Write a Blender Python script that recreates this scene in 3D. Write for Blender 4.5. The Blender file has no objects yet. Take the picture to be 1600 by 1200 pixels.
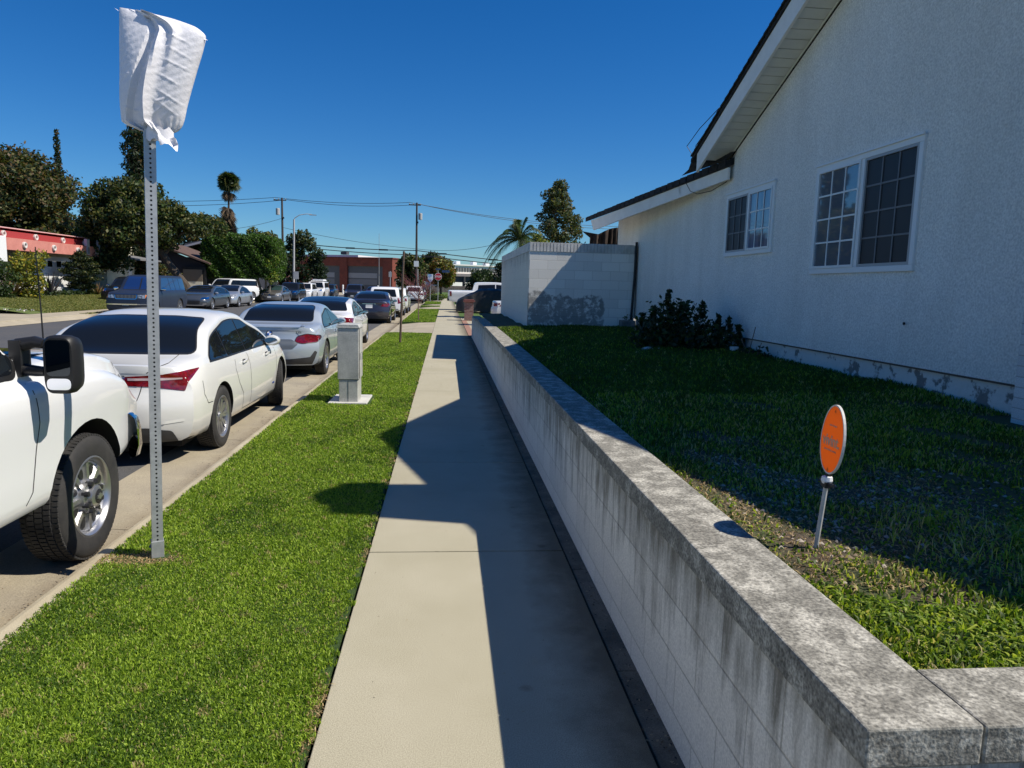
import bpy, bmesh, math, random
import numpy as np
from mathutils import Vector, Matrix
from mathutils.bvhtree import BVHTree
random.seed(7); RNG=np.random.default_rng(11)
R=math.radians
scene=bpy.context.scene
COL=scene.collection

# ------------------------------------------------------------ materials
def _n(nt,t,**k):
    n=nt.nodes.new(t)
    for a,b in k.items(): setattr(n,a,b)
    return n
MATS={}
def mat(name,col,rough=.7,metal=0,spec=.5,coat=0,var=0,vscale=3.,col2=None,bump=0,bscale=40.,bdist=.01,fine=0,fscale=200.,emit=None,detail=6,stretch=None,ramp=(.35,.65),ior=None,trans=0,rvar=0,sheen=0):
    """Principled material; var/col2 mixes two colours by object-space noise, fine adds grain, bump adds relief."""
    if name in MATS: return MATS[name]
    m=bpy.data.materials.new(name); m.use_nodes=True; nt=m.node_tree
    p=nt.nodes['Principled BSDF']; L=nt.links.new
    p.inputs['Base Color'].default_value=(*col,1); p.inputs['Roughness'].default_value=rough
    p.inputs['Metallic'].default_value=metal; p.inputs['Specular IOR Level'].default_value=spec
    p.inputs['Coat Weight'].default_value=coat; p.inputs['Coat Roughness'].default_value=.03
    if ior: p.inputs['IOR'].default_value=ior
    if trans: p.inputs['Transmission Weight'].default_value=trans
    if emit: p.inputs['Emission Color'].default_value=(*emit,1); p.inputs['Emission Strength'].default_value=1
    g=_n(nt,'ShaderNodeNewGeometry'); src=g.outputs['Position']
    if stretch:
        mp=_n(nt,'ShaderNodeMapping'); mp.inputs['Scale'].default_value=stretch; L(src,mp.inputs['Vector']); ssrc=mp.outputs[0]
    else: ssrc=src
    colout=None
    if col2 is not None:
        nz=_n(nt,'ShaderNodeTexNoise'); nz.inputs['Scale'].default_value=vscale; nz.inputs['Detail'].default_value=detail; nz.inputs['Roughness'].default_value=.62
        L(ssrc,nz.inputs['Vector'])
        mr=_n(nt,'ShaderNodeMapRange'); mr.inputs['From Min'].default_value=ramp[0]; mr.inputs['From Max'].default_value=ramp[1]
        L(nz.outputs[0],mr.inputs['Value'])
        mx=_n(nt,'ShaderNodeMix',data_type='RGBA'); mx.inputs[6].default_value=(*col,1); mx.inputs[7].default_value=(*col2,1)
        L(mr.outputs[0],mx.inputs[0]); colout=mx.outputs[2]
        if rvar:
            ma=_n(nt,'ShaderNodeMath',operation='MULTIPLY_ADD'); ma.inputs[1].default_value=rvar; ma.inputs[2].default_value=rough
            L(mr.outputs[0],ma.inputs[0]); L(ma.outputs[0],p.inputs['Roughness'])
    if fine:
        nf=_n(nt,'ShaderNodeTexNoise'); nf.inputs['Scale'].default_value=fscale; nf.inputs['Detail'].default_value=2
        L(src,nf.inputs['Vector'])
        mf=_n(nt,'ShaderNodeMapRange'); mf.inputs['From Min'].default_value=.3; mf.inputs['From Max'].default_value=.7
        mf.inputs['To Min'].default_value=1-fine; mf.inputs['To Max'].default_value=1+fine
        L(nf.outputs[0],mf.inputs['Value'])
        mm=_n(nt,'ShaderNodeMix',data_type='RGBA',blend_type='MULTIPLY'); mm.inputs[0].default_value=1
        if colout: L(colout,mm.inputs[6])
        else: mm.inputs[6].default_value=(*col,1)
        L(mf.outputs[0],mm.inputs[7]); colout=mm.outputs[2]
    if colout: L(colout,p.inputs['Base Color'])
    if bump:
        nb=_n(nt,'ShaderNodeTexNoise'); nb.inputs['Scale'].default_value=bscale; nb.inputs['Detail'].default_value=4
        L(src,nb.inputs['Vector'])
        b=_n(nt,'ShaderNodeBump'); b.inputs['Strength'].default_value=bump; b.inputs['Distance'].default_value=bdist
        L(nb.outputs[0],b.inputs['Height']); L(b.outputs[0],p.inputs['Normal'])
    m['_p']=1
    MATS[name]=m; return m
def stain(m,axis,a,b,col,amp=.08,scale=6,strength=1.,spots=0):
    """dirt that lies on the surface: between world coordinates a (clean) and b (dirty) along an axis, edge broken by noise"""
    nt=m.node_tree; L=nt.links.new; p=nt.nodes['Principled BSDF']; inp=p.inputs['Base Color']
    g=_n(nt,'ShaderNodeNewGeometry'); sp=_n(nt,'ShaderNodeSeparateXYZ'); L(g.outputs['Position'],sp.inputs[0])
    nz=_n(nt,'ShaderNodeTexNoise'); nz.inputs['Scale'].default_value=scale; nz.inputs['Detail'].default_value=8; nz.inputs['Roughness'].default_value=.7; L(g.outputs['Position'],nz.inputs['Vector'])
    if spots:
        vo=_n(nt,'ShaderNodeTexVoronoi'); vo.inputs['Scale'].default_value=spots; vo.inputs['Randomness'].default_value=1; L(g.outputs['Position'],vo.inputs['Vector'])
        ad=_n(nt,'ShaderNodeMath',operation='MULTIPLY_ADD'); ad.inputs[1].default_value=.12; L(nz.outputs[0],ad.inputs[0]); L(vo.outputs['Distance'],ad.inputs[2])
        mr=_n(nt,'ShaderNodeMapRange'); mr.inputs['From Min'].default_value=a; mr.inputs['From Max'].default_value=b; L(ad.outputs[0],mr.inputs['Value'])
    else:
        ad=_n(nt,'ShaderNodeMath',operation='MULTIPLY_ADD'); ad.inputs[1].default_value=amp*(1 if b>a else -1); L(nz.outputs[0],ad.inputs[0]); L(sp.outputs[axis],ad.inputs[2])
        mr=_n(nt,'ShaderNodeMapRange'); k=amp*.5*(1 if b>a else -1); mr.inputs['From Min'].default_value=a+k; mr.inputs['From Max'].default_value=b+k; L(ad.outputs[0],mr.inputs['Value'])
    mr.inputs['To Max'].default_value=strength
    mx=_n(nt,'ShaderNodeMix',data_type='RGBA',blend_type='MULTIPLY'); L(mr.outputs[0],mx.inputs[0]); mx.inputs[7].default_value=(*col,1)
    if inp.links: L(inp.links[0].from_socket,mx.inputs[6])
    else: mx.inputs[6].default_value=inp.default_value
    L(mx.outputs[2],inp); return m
def paint(name,col,flake=0,rough=.35,metal=0): 
    return mat(name,col,rough=rough,metal=metal,coat=1.0,spec=.5,bump=.015,bscale=6,bdist=.02)

# ------------------------------------------------------------ objects
def tag(o,label=None,cat=None,group=None,kind=None):
    if label: o['label']=label
    if cat: o['category']=cat
    if group: o['group']=group
    if kind: o['kind']=kind
    return o
def thing(name,label,cat,loc=(0,0,0),rz=0,group=None):
    o=bpy.data.objects.new(name,None); o.empty_display_size=.2; COL.objects.link(o)
    o.location=loc; o.rotation_euler=(0,0,rz); return tag(o,label,cat,group)
def copy_tree(o,parent=None):
    c=o.copy(); COL.objects.link(c)
    if parent: c.parent=parent
    for ch in list(o.children): copy_tree(ch,c)
    return c
class MB:
    def __init__(s): s.v=[]; s.f=[]; s.mi=[]
    def add(s,vs,fs,mi=0):
        b=len(s.v); s.v+= [tuple(v) for v in vs]; s.f+=[tuple(b+i for i in f) for f in fs]; s.mi+=[mi]*len(fs); return s
    def box(s,x0,x1,y0,y1,z0,z1,mi=0):
        v=[(x0,y0,z0),(x1,y0,z0),(x1,y1,z0),(x0,y1,z0),(x0,y0,z1),(x1,y0,z1),(x1,y1,z1),(x0,y1,z1)]
        return s.add(v,[(3,2,1,0),(4,5,6,7),(0,1,5,4),(1,2,6,5),(2,3,7,6),(3,0,4,7)],mi)
    def obox(s,c,ax,ay,az,mi=0):
        """oriented box: centre + three half-axis vectors"""
        c=Vector(c);ax=Vector(ax);ay=Vector(ay);az=Vector(az)
        v=[c+a*ax+b*ay+d*az for d in(-1,1) for a,b in((-1,-1),(1,-1),(1,1),(-1,1))]
        return s.add(v,[(3,2,1,0),(4,5,6,7),(0,1,5,4),(1,2,6,5),(2,3,7,6),(3,0,4,7)],mi)
    def tube(s,pts,r,n=8,mi=0,cap=True):
        pts=[Vector(p) for p in pts]; rs=r if isinstance(r,(list,tuple)) else [r]*len(pts)
        rings=[];up0=None
        for i,p in enumerate(pts):
            d=(pts[min(i+1,len(pts)-1)]-pts[max(i-1,0)]).normalized()
            a=Vector((0,0,1)) if abs(d.z)<.9 else Vector((1,0,0))
            if up0 is not None: a=up0
            u=d.cross(a).normalized(); w=u.cross(d).normalized(); up0=w
            rings.append([p+rs[i]*(math.cos(2*math.pi*k/n)*u+math.sin(2*math.pi*k/n)*w) for k in range(n)])
        v=[q for r_ in rings for q in r_]; f=[]
        for i in range(len(pts)-1):
            for k in range(n):
                f.append((i*n+k,i*n+(k+1)%n,(i+1)*n+(k+1)%n,(i+1)*n+k))
        if cap: f+=[tuple(range(n-1,-1,-1)),tuple((len(pts)-1)*n+k for k in range(n))]
        return s.add(v,f,mi)
    def prism(s,poly,axis,a,b,mi=0):
        """poly of 2D points extruded along axis ('x','y','z') from a to b"""
        def P(p,t):
            return {'x':(t,p[0],p[1]),'y':(p[0],t,p[1]),'z':(p[0],p[1],t)}[axis]
        n=len(poly); v=[P(p,a) for p in poly]+[P(p,b) for p in poly]
        f=[tuple(range(n)),tuple(range(2*n-1,n-1,-1))]+[(i,i+n,(i+1)%n+n,(i+1)%n) for i in range(n)]
        return s.add(v,f,mi)
    def lathe(s,prof,c=(0,0,0),axis='z',n=24,mi=0):
        v=[];f=[];m=len(prof)
        for k in range(n):
            a=2*math.pi*k/n; ca,sa=math.cos(a),math.sin(a)
            for r,h in prof:
                q={'z':(r*ca,r*sa,h),'x':(h,r*ca,r*sa),'y':(r*ca,h,r*sa)}[axis]
                v.append((q[0]+c[0],q[1]+c[1],q[2]+c[2]))
        for k in range(n):
            for i in range(m-1):
                a=k*m+i; b=((k+1)%n)*m+i
                f.append((a,b,b+1,a+1))
        return s.add(v,f,mi)
    def build(s,name,mats,parent=None,smooth=False,bevel=0,kind=None,fix=True,loc=True):
        me=bpy.data.meshes.new(name); v=s.v
        if parent is not None and loc:
            p=parent
            off=Vector((0,0,0))
            while p is not None:
                off+=Vector(p.location); p=p.parent
            v=[(a-off.x,b-off.y,c-off.z) for a,b,c in v]
        me.from_pydata(v,[],s.f)
        if not isinstance(mats,(list,tuple)): mats=[mats]
        for m in mats: me.materials.append(m)
        if len(mats)>1: me.polygons.foreach_set('material_index',s.mi)
        if fix or bevel:
            bm=bmesh.new(); bm.from_mesh(me)
            if fix: bmesh.ops.recalc_face_normals(bm,faces=bm.faces)
            if bevel:
                es=[e for e in bm.edges if len(e.link_faces)==2 and e.calc_face_angle(0)>.5]
                bmesh.ops.bevel(bm,geom=es,offset=bevel,segments=2,affect='EDGES',profile=.5,clamp_overlap=True)
            bm.to_mesh(me); bm.free()
        if smooth:
            me.polygons.foreach_set('use_smooth',[True]*len(me.polygons)); me.set_sharp_from_angle(angle=R(40))
        me.update()
        o=bpy.data.objects.new(name,me); COL.objects.link(o)
        if parent is not None: o.parent=parent
        if kind: o['kind']=kind
        return o
def np_mesh(name,V,F,mats,parent=None,mi=None,smooth=False):
    """V (n,3) array, F (m,k) array of equal-size faces"""
    me=bpy.data.meshes.new(name); k=F.shape[1]
    me.vertices.add(len(V)); me.vertices.foreach_set('co',V.astype(np.float32).ravel())
    me.loops.add(F.size); me.loops.foreach_set('vertex_index',F.astype(np.int32).ravel())
    me.polygons.add(len(F)); me.polygons.foreach_set('loop_start',np.arange(0,F.size,k,dtype=np.int32))
    try: me.polygons.foreach_set('loop_total',np.full(len(F),k,dtype=np.int32))
    except Exception: pass
    if not isinstance(mats,(list,tuple)): mats=[mats]
    for m in mats: me.materials.append(m)
    if mi is not None: me.polygons.foreach_set('material_index',mi.astype(np.int32))
    if smooth: me.polygons.foreach_set('use_smooth',[True]*len(F))
    me.update(calc_edges=True)
    o=bpy.data.objects.new(name,me); COL.objects.link(o)
    if parent is not None: o.parent=parent
    return o
def text_obj(name,s,size,loc,rot,m,parent=None,ext=.001,bold=0,align='CENTER',local=False):
    cu=bpy.data.curves.new('tmp','FONT'); cu.body=s; cu.size=size; cu.extrude=ext; cu.offset=bold; cu.align_x=align; cu.align_y='CENTER'
    t=bpy.data.objects.new('tmp',cu); COL.objects.link(t)
    dg=bpy.context.evaluated_depsgraph_get(); me=bpy.data.meshes.new_from_object(t.evaluated_get(dg))
    bpy.data.objects.remove(t); bpy.data.curves.remove(cu)
    me.name=name; me.materials.clear(); me.materials.append(m)
    M=Matrix.LocRotScale(Vector(loc),rot.to_quaternion() if hasattr(rot,'to_quaternion') else rot,None)
    me.transform(M)
    if parent is not None and not local:
        off=Vector((0,0,0)); p=parent
        while p is not None: off+=Vector(p.location); p=p.parent
        me.transform(Matrix.Translation(-off))
    o=bpy.data.objects.new(name,me); COL.objects.link(o)
    if parent is not None: o.parent=parent
    return o

# ------------------------------------------------------------ camera, sky, sun
def setup():
    f=1120.; h=1.66
    Yc=Vector((697-800,446-600,f)).normalized()
    r=math.tan(R(1.5)); dy=f*f/(154-103*r); Dc=Vector((-r*dy,dy,f)).normalized()
    Xc=Dc.cross(Yc)
    if Xc.x<0: Xc=-Xc
    # camera axes (right, down, forward) expressed in world X,Y,Z
    right=Vector((Xc[0],Yc[0],-Dc[0])); down=Vector((Xc[1],Yc[1],-Dc[1])); fwd=Vector((Xc[2],Yc[2],-Dc[2]))
    M=Matrix((( right.x,-down.x,-fwd.x,0),(right.y,-down.y,-fwd.y,0),(right.z,-down.z,-fwd.z,h),(0,0,0,1)))
    cd=bpy.data.cameras.new('camera'); cd.sensor_width=36; cd.lens=f/1600*36; cd.clip_end=3000; cd.clip_start=.05
    co=bpy.data.objects.new('camera',cd); COL.objects.link(co); co.matrix_world=M; scene.camera=co
    S=Vector((.8,-.19,1)).normalized()      # towards the sun
    el=math.asin(S.z); az=math.atan2(S.x,S.y)
    sd=bpy.data.lights.new('sun','SUN'); sd.energy=SUN; sd.angle=R(.5); sd.color=(1,.93,.81)
    so=bpy.data.objects.new('sun',sd); COL.objects.link(so); so.rotation_euler=S.to_track_quat('Z','Y').to_euler()
    w=bpy.data.worlds.new('World'); scene.world=w; w.use_nodes=True; nt=w.node_tree
    bg=nt.nodes['Background']; sk=nt.nodes.new('ShaderNodeTexSky'); sk.sky_type='NISHITA'; sk.sun_disc=False
    sk.sun_elevation=el; sk.sun_rotation=az; sk.altitude=0; sk.air_density=1.0; sk.dust_density=.05; sk.ozone_density=5.0
    hs=nt.nodes.new('ShaderNodeHueSaturation'); hs.inputs['Saturation'].default_value=SKYSAT
    mt=nt.nodes.new('ShaderNodeMix'); mt.data_type='RGBA'; mt.blend_type='MULTIPLY'; mt.inputs[0].default_value=1; mt.inputs[7].default_value=SKYTINT
    nt.links.new(sk.outputs[0],hs.inputs['Color']); nt.links.new(hs.outputs[0],mt.inputs[6]); nt.links.new(mt.outputs[2],bg.inputs[0]); bg.inputs[1].default_value=SKY
    scene.view_settings.view_transform='Standard'; scene.view_settings.look='None'; scene.view_settings.exposure=EXPO; scene.view_settings.gamma=1
    scene.render.engine='CYCLES'
    scene.cycles.max_bounces=6; scene.cycles.diffuse_bounces=3; scene.cycles.glossy_bounces=3; scene.cycles.transmission_bounces=3; scene.cycles.transparent_max_bounces=6
SUN=5.0; SKY=.069; SKYSAT=1.33; SKYTINT=(.68,.985,1.25,1); EXPO=.22
setup()
# ------------------------------------------------------------ ground, road, pavement
def lin(x,a=1): return x
M_base=mat('dry_ground',(.16,.14,.10),.95,col2=(.07,.09,.04),vscale=.6)
M_asph=mat('asphalt',(.088,.085,.082),.85,col2=(.075,.076,.08),vscale=.7,fine=.35,fscale=90,bump=.3,bscale=120,bdist=.004)
M_gut=mat('gutter_concrete',(.38,.33,.235),.9,col2=(.27,.235,.18),vscale=1.6,fine=.22,fscale=120,bump=.25,bscale=90,bdist=.004,ramp=(.3,.7))
M_curb=mat('curb_concrete',(.46,.41,.30),.9,col2=(.35,.295,.20),vscale=2.5,fine=.16,fscale=160,bump=.2,bscale=120,bdist=.003)
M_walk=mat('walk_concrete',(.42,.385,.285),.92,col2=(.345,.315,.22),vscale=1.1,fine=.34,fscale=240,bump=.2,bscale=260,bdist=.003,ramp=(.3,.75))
M_drive=mat('driveway_concrete',(.42,.365,.265),.92,col2=(.33,.285,.205),vscale=.8,fine=.12,fscale=80,bump=.15,bscale=90,bdist=.003)
M_dirt=mat('soil',(.085,.068,.048),.95,col2=(.05,.04,.03),vscale=9,bump=.5,bscale=60,bdist=.01)
M_turf=mat('turf_soil',(.05,.10,.014),.95,col2=(.028,.062,.009),vscale=5,fine=.5,fscale=220,bump=.9,bscale=150,bdist=.02)
M_turf2=mat('yard_turf',(.085,.145,.022),.95,col2=(.05,.095,.018),vscale=2.0,fine=.35,fscale=40,bump=.6,bscale=50,bdist=.02)

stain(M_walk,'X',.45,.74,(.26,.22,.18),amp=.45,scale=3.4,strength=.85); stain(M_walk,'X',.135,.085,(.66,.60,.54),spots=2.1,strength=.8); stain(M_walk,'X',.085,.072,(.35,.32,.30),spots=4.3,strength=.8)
stain(M_gut,'X',-2.40,-2.16,(.42,.36,.30),amp=.22,scale=4,strength=.8); stain(M_gut,'X',.14,.09,(.5,.45,.4),spots=2.2,strength=.8)
stain(M_asph,'X',.22,.10,(.55,.55,.56),spots=.9,strength=.7)
MB().box(-900,900,-60,1500,-1.0,-.30).build('ground',M_base,kind='structure')
MB().box(-15.5,-2.80,-12,96,-.3,-.14).box(-60,60,96,108,-.3,-.144).build('road',M_asph,kind='structure')
# gutter pan, sloped towards the kerb, in cast lengths
g=MB(); y=-10.
while y<95:
    y1=y+3.05
    g.prism([(-2.86,-.29),(-2.86,-.132),(-2.10,-.168),(-2.10,-.29)],'y',y+.004,y1-.004); y=y1
g.build('gutter',M_gut,kind='structure')
c=MB()
def kerb(y0,y1):
    y=y0
    while y<y1-.01:
        ye=min(y+3.05,y1)
        c.prism([(-2.12,-.28),(-2.12,-.15),(-2.105,-.03),(-2.085,-.008),(-2.055,0),(-1.95,0),(-1.95,-.28)],'y',y+.003,ye-.003); y=ye
def dip(y0,y1):
    c.prism([(-2.12,-.28),(-2.12,-.15),(-2.09,-.128),(-1.95,-.118),(-1.95,-.28)],'y',y0+.003,y1-.003)
segs=[(-10,24.4),(33.2,49.5),(56.8,58.2),(64.2,70),(82,95)]
for a,b in segs: kerb(a,b)
for a,b in ((24.4,33.2),(49.5,56.8),(58.2,64.2),(70,82)): dip(a,b)
y=-10.
while y<95:   # far kerb
    c.box(-15.66,-15.5,y,y+3.04,-.28,0); y+=3.05
c.build('kerb',M_curb,kind='structure')
# pavement slabs
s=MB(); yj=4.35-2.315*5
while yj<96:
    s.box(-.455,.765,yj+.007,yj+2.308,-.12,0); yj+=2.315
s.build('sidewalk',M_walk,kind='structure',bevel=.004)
# mow strip between pavement and retaining wall (damp concrete)
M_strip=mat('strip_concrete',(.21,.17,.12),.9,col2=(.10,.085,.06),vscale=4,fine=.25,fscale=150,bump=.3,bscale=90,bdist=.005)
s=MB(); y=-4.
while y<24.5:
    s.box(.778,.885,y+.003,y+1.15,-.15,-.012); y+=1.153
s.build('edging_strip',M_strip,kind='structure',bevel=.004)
# driveway aprons
d=MB()
for a,b in ((24.9,32.6),(50,56.4),(58.6,63.8),(74,82)):
    n=2
    for k in range(n):
        x0=-1.945+k*.745; x1=x0+.738
        z0=-.115 if k==0 else -.03; z1=-.03 if k==0 else -.002
        d.add([(x0,a,z0),(x1,a,z1),(x1,b,z1),(x0,b,z0),(x0,a,-.25),(x1,a,-.25),(x1,b,-.25),(x0,b,-.25)],[(0,1,2,3),(0,4,5,1),(2,6,7,3),(1,5,6,2),(0,3,7,4)])
d.build('driveway_apron',M_drive,kind='structure')
# planting strip soil and lawns
t=MB()
for a,b in ((-10,24.9),(32.6,50),(56.4,58.6),(63.8,74),(82,95)):
    t.box(-1.948,-.47,a,b,-.2,.0)
t.build('verge_soil',M_turf,kind='structure')
# right-hand lots beyond the retaining wall
t=MB(); t.box(.77,40,24.6,95,-.25,-.02)
t.build('lawn',M_turf2,kind='structure')
d=MB(); d.box(.78,16,24.6,37.6,-.2,.0); d.box(.78,16,47.5,53.5,-.2,0); d.box(.78,16,58.4,63.8,-.2,0)
d.build('driveway',M_drive,kind='structure')
M_brickpave=mat('brick_paving',(.36,.19,.13),.9,col2=(.25,.14,.10),vscale=14,fine=.2)
# left-hand lots
t=MB(); t.box(-80,-17.2,-10,95,-.25,.02); t.box(-17.2,-15.66,-10,95,-.25,-.004)
t.build('lawn_opposite',mat('dry_lawn',(.13,.16,.035),.95,col2=(.085,.12,.025),vscale=1.4,fine=.3,fscale=20,bump=.5,bscale=40,bdist=.02),kind='structure')
d=MB()
d.box(-27,-15.64,18,33.2,-.2,.024); d.box(-17.15,-15.95,33.2,95,-.2,.024); d.box(-26,-17.15,50,60.5,-.2,.03); d.box(-17.12,-15.64,50,60.5,-.2,.03)
d.add([(-15.64,18,-.2),(-15.64,18,.024),(-15.1,18,-.13),(-15.64,32.9,-.2),(-15.64,32.9,.024),(-15.1,32.9,-.13)],[(0,1,2),(3,5,4),(1,4,5,2)])
d.build('driveway_opposite',M_drive,kind='structure')
# far side of the cross street
t=MB(); t.box(-60,-2,108,150,-.3,-.12); t.build('station_forecourt',M_drive,kind='structure')
t=MB(); t.box(-2,70,108,300,-.3,-.05); t.box(-200,-60,108,300,-.3,-.05); t.build('verge_far',M_turf2,kind='structure')

# crumbs of leaf litter along the kerb and the foot of the wall
def litter(name,n,fx,y0,y1,z,sz,seed):
    rg=np.random.default_rng(seed); Y=y0*(y1/y0)**rg.uniform(0,1,n); X=fx(rg,n,Y); th=rg.uniform(0,6.28,n); a=sz*rg.uniform(.4,1.4,n)*np.clip(Y/5,1,3); b=a*rg.uniform(.3,.6,n)
    ca,sa=np.cos(th),np.sin(th); Z=z+rg.uniform(.001,.004,n)+(np.zeros(n) if z>-.1 else (X+2.48)*.05)
    V=np.stack([np.stack([X-a*ca,Y-a*sa,Z],1),np.stack([X+b*sa,Y-b*ca,Z+.002],1),np.stack([X+a*ca,Y+a*sa,Z+.001],1),np.stack([X-b*sa,Y+b*ca,Z+.003],1)],1).reshape(-1,3)
    o=np_mesh(name,V,np.arange(4*n).reshape(-1,4),[mat('litter_brown',(.13,.085,.045),.9),mat('litter_tan',(.34,.26,.15),.9),mat('litter_dark',(.03,.025,.02),.9)],mi=rg.choice(3,n,p=[.45,.2,.35])); return tag(o,kind='stuff')
litter('leaf_litter',1300,lambda r,n,Y:-2.125-np.abs(r.standard_normal(n))*.09,2.5,26,-.150,.008,1)
litter('leaf_litter',1100,lambda r,n,Y:.86-np.abs(r.standard_normal(n))*.07,1.6,24,-.008,.007,2)
litter('leaf_litter',160,lambda r,n,Y:r.uniform(-.44,.72,n),1.6,24,.0005,.0045,3)
litter('leaf_litter',260,lambda r,n,Y:r.uniform(-2.85,-2.12,n),2.5,26,-.145,.006,4)

# ------------------------------------------------------------ grass blades (numpy)
def blades(name,x0,x1,y0,y1,z,n,hgt,wid,mats,mask=None,zf=None,lean=.6,pieces=1,mix=None,bend=True):
    """n grass leaves, each a bent two-quad strip"""
    X=RNG.uniform(x0,x1,n); t=RNG.uniform(0,1,n)
    a,b=max(y0,.5),y1
    Y=a*(b/a)**t if y0>=.5 else RNG.uniform(y0,y1,n)     # denser near the camera
    if mask is not None:
        k=mask(X,Y); X,Y=X[k],Y[k]; n=len(X)
    Z=np.full(n,z) if zf is None else zf(X,Y)
    sc=np.clip(Y/4.,.8,7.)**.55 if y0>=.5 else np.ones(n)
    H=hgt*RNG.uniform(.45,1.25,n)*np.clip(sc,1,1.8)*(1+.25*np.sin(X*4.3+Y*2.2)*np.sin(Y*3.9-X)); W=wid*RNG.uniform(.6,1.4,n)*sc
    th=RNG.uniform(0,2*np.pi,n); dx,dy=np.cos(th),np.sin(th)
    ph=RNG.uniform(0,2*np.pi,n); ln=RNG.uniform(.1,lean,n)*H*1.4
    lx,ly=np.cos(ph)*ln,np.sin(ph)*ln
    B=np.stack([X,Y,Z-.004],1)
    D=np.stack([dx*W*.5,dy*W*.5,np.zeros(n)],1)
    M1=B+np.stack([lx*.35,ly*.35,H*.62],1); T=B+np.stack([lx,ly,H*(1.05-ln/H*.35)],1)
    V=np.concatenate([B-D,B+D,M1+D*.9,M1-D*.9,T],0)
    i=np.arange(n)
    F=np.concatenate([np.stack([i,i+n,i+2*n],1),np.stack([i,i+2*n,i+3*n],1),np.stack([i+3*n,i+2*n,i+4*n],1)],0)
    nm=len(mats); 
    # patches: some areas run lighter, darker or drier, and grow taller or thinner
    pn=np.sin(X*3.7+1.1*np.sin(Y*1.3))*np.sin(Y*2.1+.8*np.sin(X*2.9))+.5*np.sin(X*9.1+Y*4.3)*np.sin(Y*7.7-X*3.1)
    if mix is None: m=RNG.integers(0,nm,n)
    else:
        m=RNG.choice(nm,n,p=mix)
        if nm>2:
            q=RNG.uniform(0,1,n); m=np.where((pn>.45)&(q<.35)&(m==0),2,m); m=np.where((pn<-.45)&(q<.45)&(m!=3),1,m)
            if nm>3: m=np.where((np.sin(X*13+Y*5)*np.sin(Y*11-X*4)>.93)&(q<.5),3,m)
    o=np_mesh(name,V,F,mats,mi=np.concatenate([m,m,m])); return tag(o,kind='stuff')
def leafmat(name,col,rough=.55,trans=.35):
    m=bpy.data.materials.new(name); m.use_nodes=True; nt=m.node_tree; p=nt.nodes['Principled BSDF']
    p.inputs['Base Color'].default_value=(*col,1); p.inputs['Roughness'].default_value=rough; p.inputs['Specular IOR Level'].default_value=.35
    t=nt.nodes.new('ShaderNodeBsdfTranslucent'); t.inputs[0].default_value=(min(1,col[0]*1.5),min(1,col[1]*1.6),col[2]*.7,1)
    mx=nt.nodes.new('ShaderNodeMixShader'); mx.inputs[0].default_value=trans
    nt.links.new(p.outputs[0],mx.inputs[1]); nt.links.new(t.outputs[0],mx.inputs[2]); nt.links.new(mx.outputs[0],nt.nodes['Material Output'].inputs[0])
    return m
GR=[leafmat('grass_mid',(.175,.275,.022)),leafmat('grass_dark',(.072,.14,.012)),leafmat('grass_light',(.34,.46,.05)),leafmat('grass_dry',(.38,.32,.14))]
def dug(X,Y):
    """bare ring round the sign post"""
    k=((X+1.78)/.24)**2+((Y-4.27)/.10)**2>RNG.uniform(.5,1.4,len(X))
    k&=~((X>-1.66)&(X<-1.02)&(Y>9.86)&(Y<10.75))
    nz=.018*np.sin(Y*23)+.015*np.sin(Y*61+1)+.012*RNG.standard_normal(len(X))
    k&=(X<-.487+nz)&(X>-1.955-np.abs(nz)*2.6)
    return k
g=blades('grass',-2.0,-.45,2.0,24.9,0,520000,.021,.0060,GR,mask=dug,mix=[.40,.25,.31,.04])
def rest(X,Y): return ((Y>32.6)&(Y<50))|((Y>56.4)&(Y<58.6))|((Y>63.8)&(Y<74))|((Y>82)&(Y<95))
blades('grass',-1.95,-.47,32.6,95,0,60000,.03,.007,GR,mask=rest,mix=[.42,.26,.28,.04])
# straw-coloured cut stems round the post and along the pavement edge
def ring(X,Y): return (((X+1.78)/.27)**2+((Y-4.27)/.13)**2<1.1)&(((X+1.68)/.05)**2+((Y-4.32)/.05)**2>1)
STRAW=[leafmat('straw',(.42,.31,.15),trans=.1),leafmat('straw_dark',(.25,.17,.08),trans=.1)]
blades('dry_grass',-2.02,-1.45,4.05,4.5,0.0,5000,.014,.006,STRAW,mask=ring,lean=1.6)
def edge(X,Y): return (X>-.50-.03*np.abs(np.sin(Y*5)))&(np.sin(Y*3.1)+np.sin(Y*7.7)+RNG.uniform(-1,1,len(X))>.7)
blades('dry_grass',-.54,-.462,2.0,14,0,7000,.018,.006,STRAW,mask=edge,lean=1.2)
V=[];F=[]   # lawn climbing to the planting bed
for i in range(19):
    y=31.6+i*1.05
    for j in range(9):
        x=-17.2-.58*j; t=j/8; V.append((x,y,.028+.52*t**.9+.012*math.sin(i*1.9+j)))
for i in range(18):
    for j in range(8): q=i*9+j; F.append((q,q+9,q+10,q+1))
MB().add(V,F).build('lawn_rise',bpy.data.materials['dry_lawn'],kind='structure',smooth=True)
o=blades('grass',-21.6,-15.7,33,50,.03,110000,.03,.018,[leafmat('dry_blade',(.30,.27,.09)),leafmat('green_blade',(.17,.21,.05)),leafmat('olive_blade',(.15,.165,.045))],zf=lambda X,Y:np.where(X<-17.2,.035+.52*(np.clip(-17.2-X,0,9)/4.64)**.9,.0),mask=lambda X,Y:(X<-17.2)|(X>-15.95))
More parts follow.
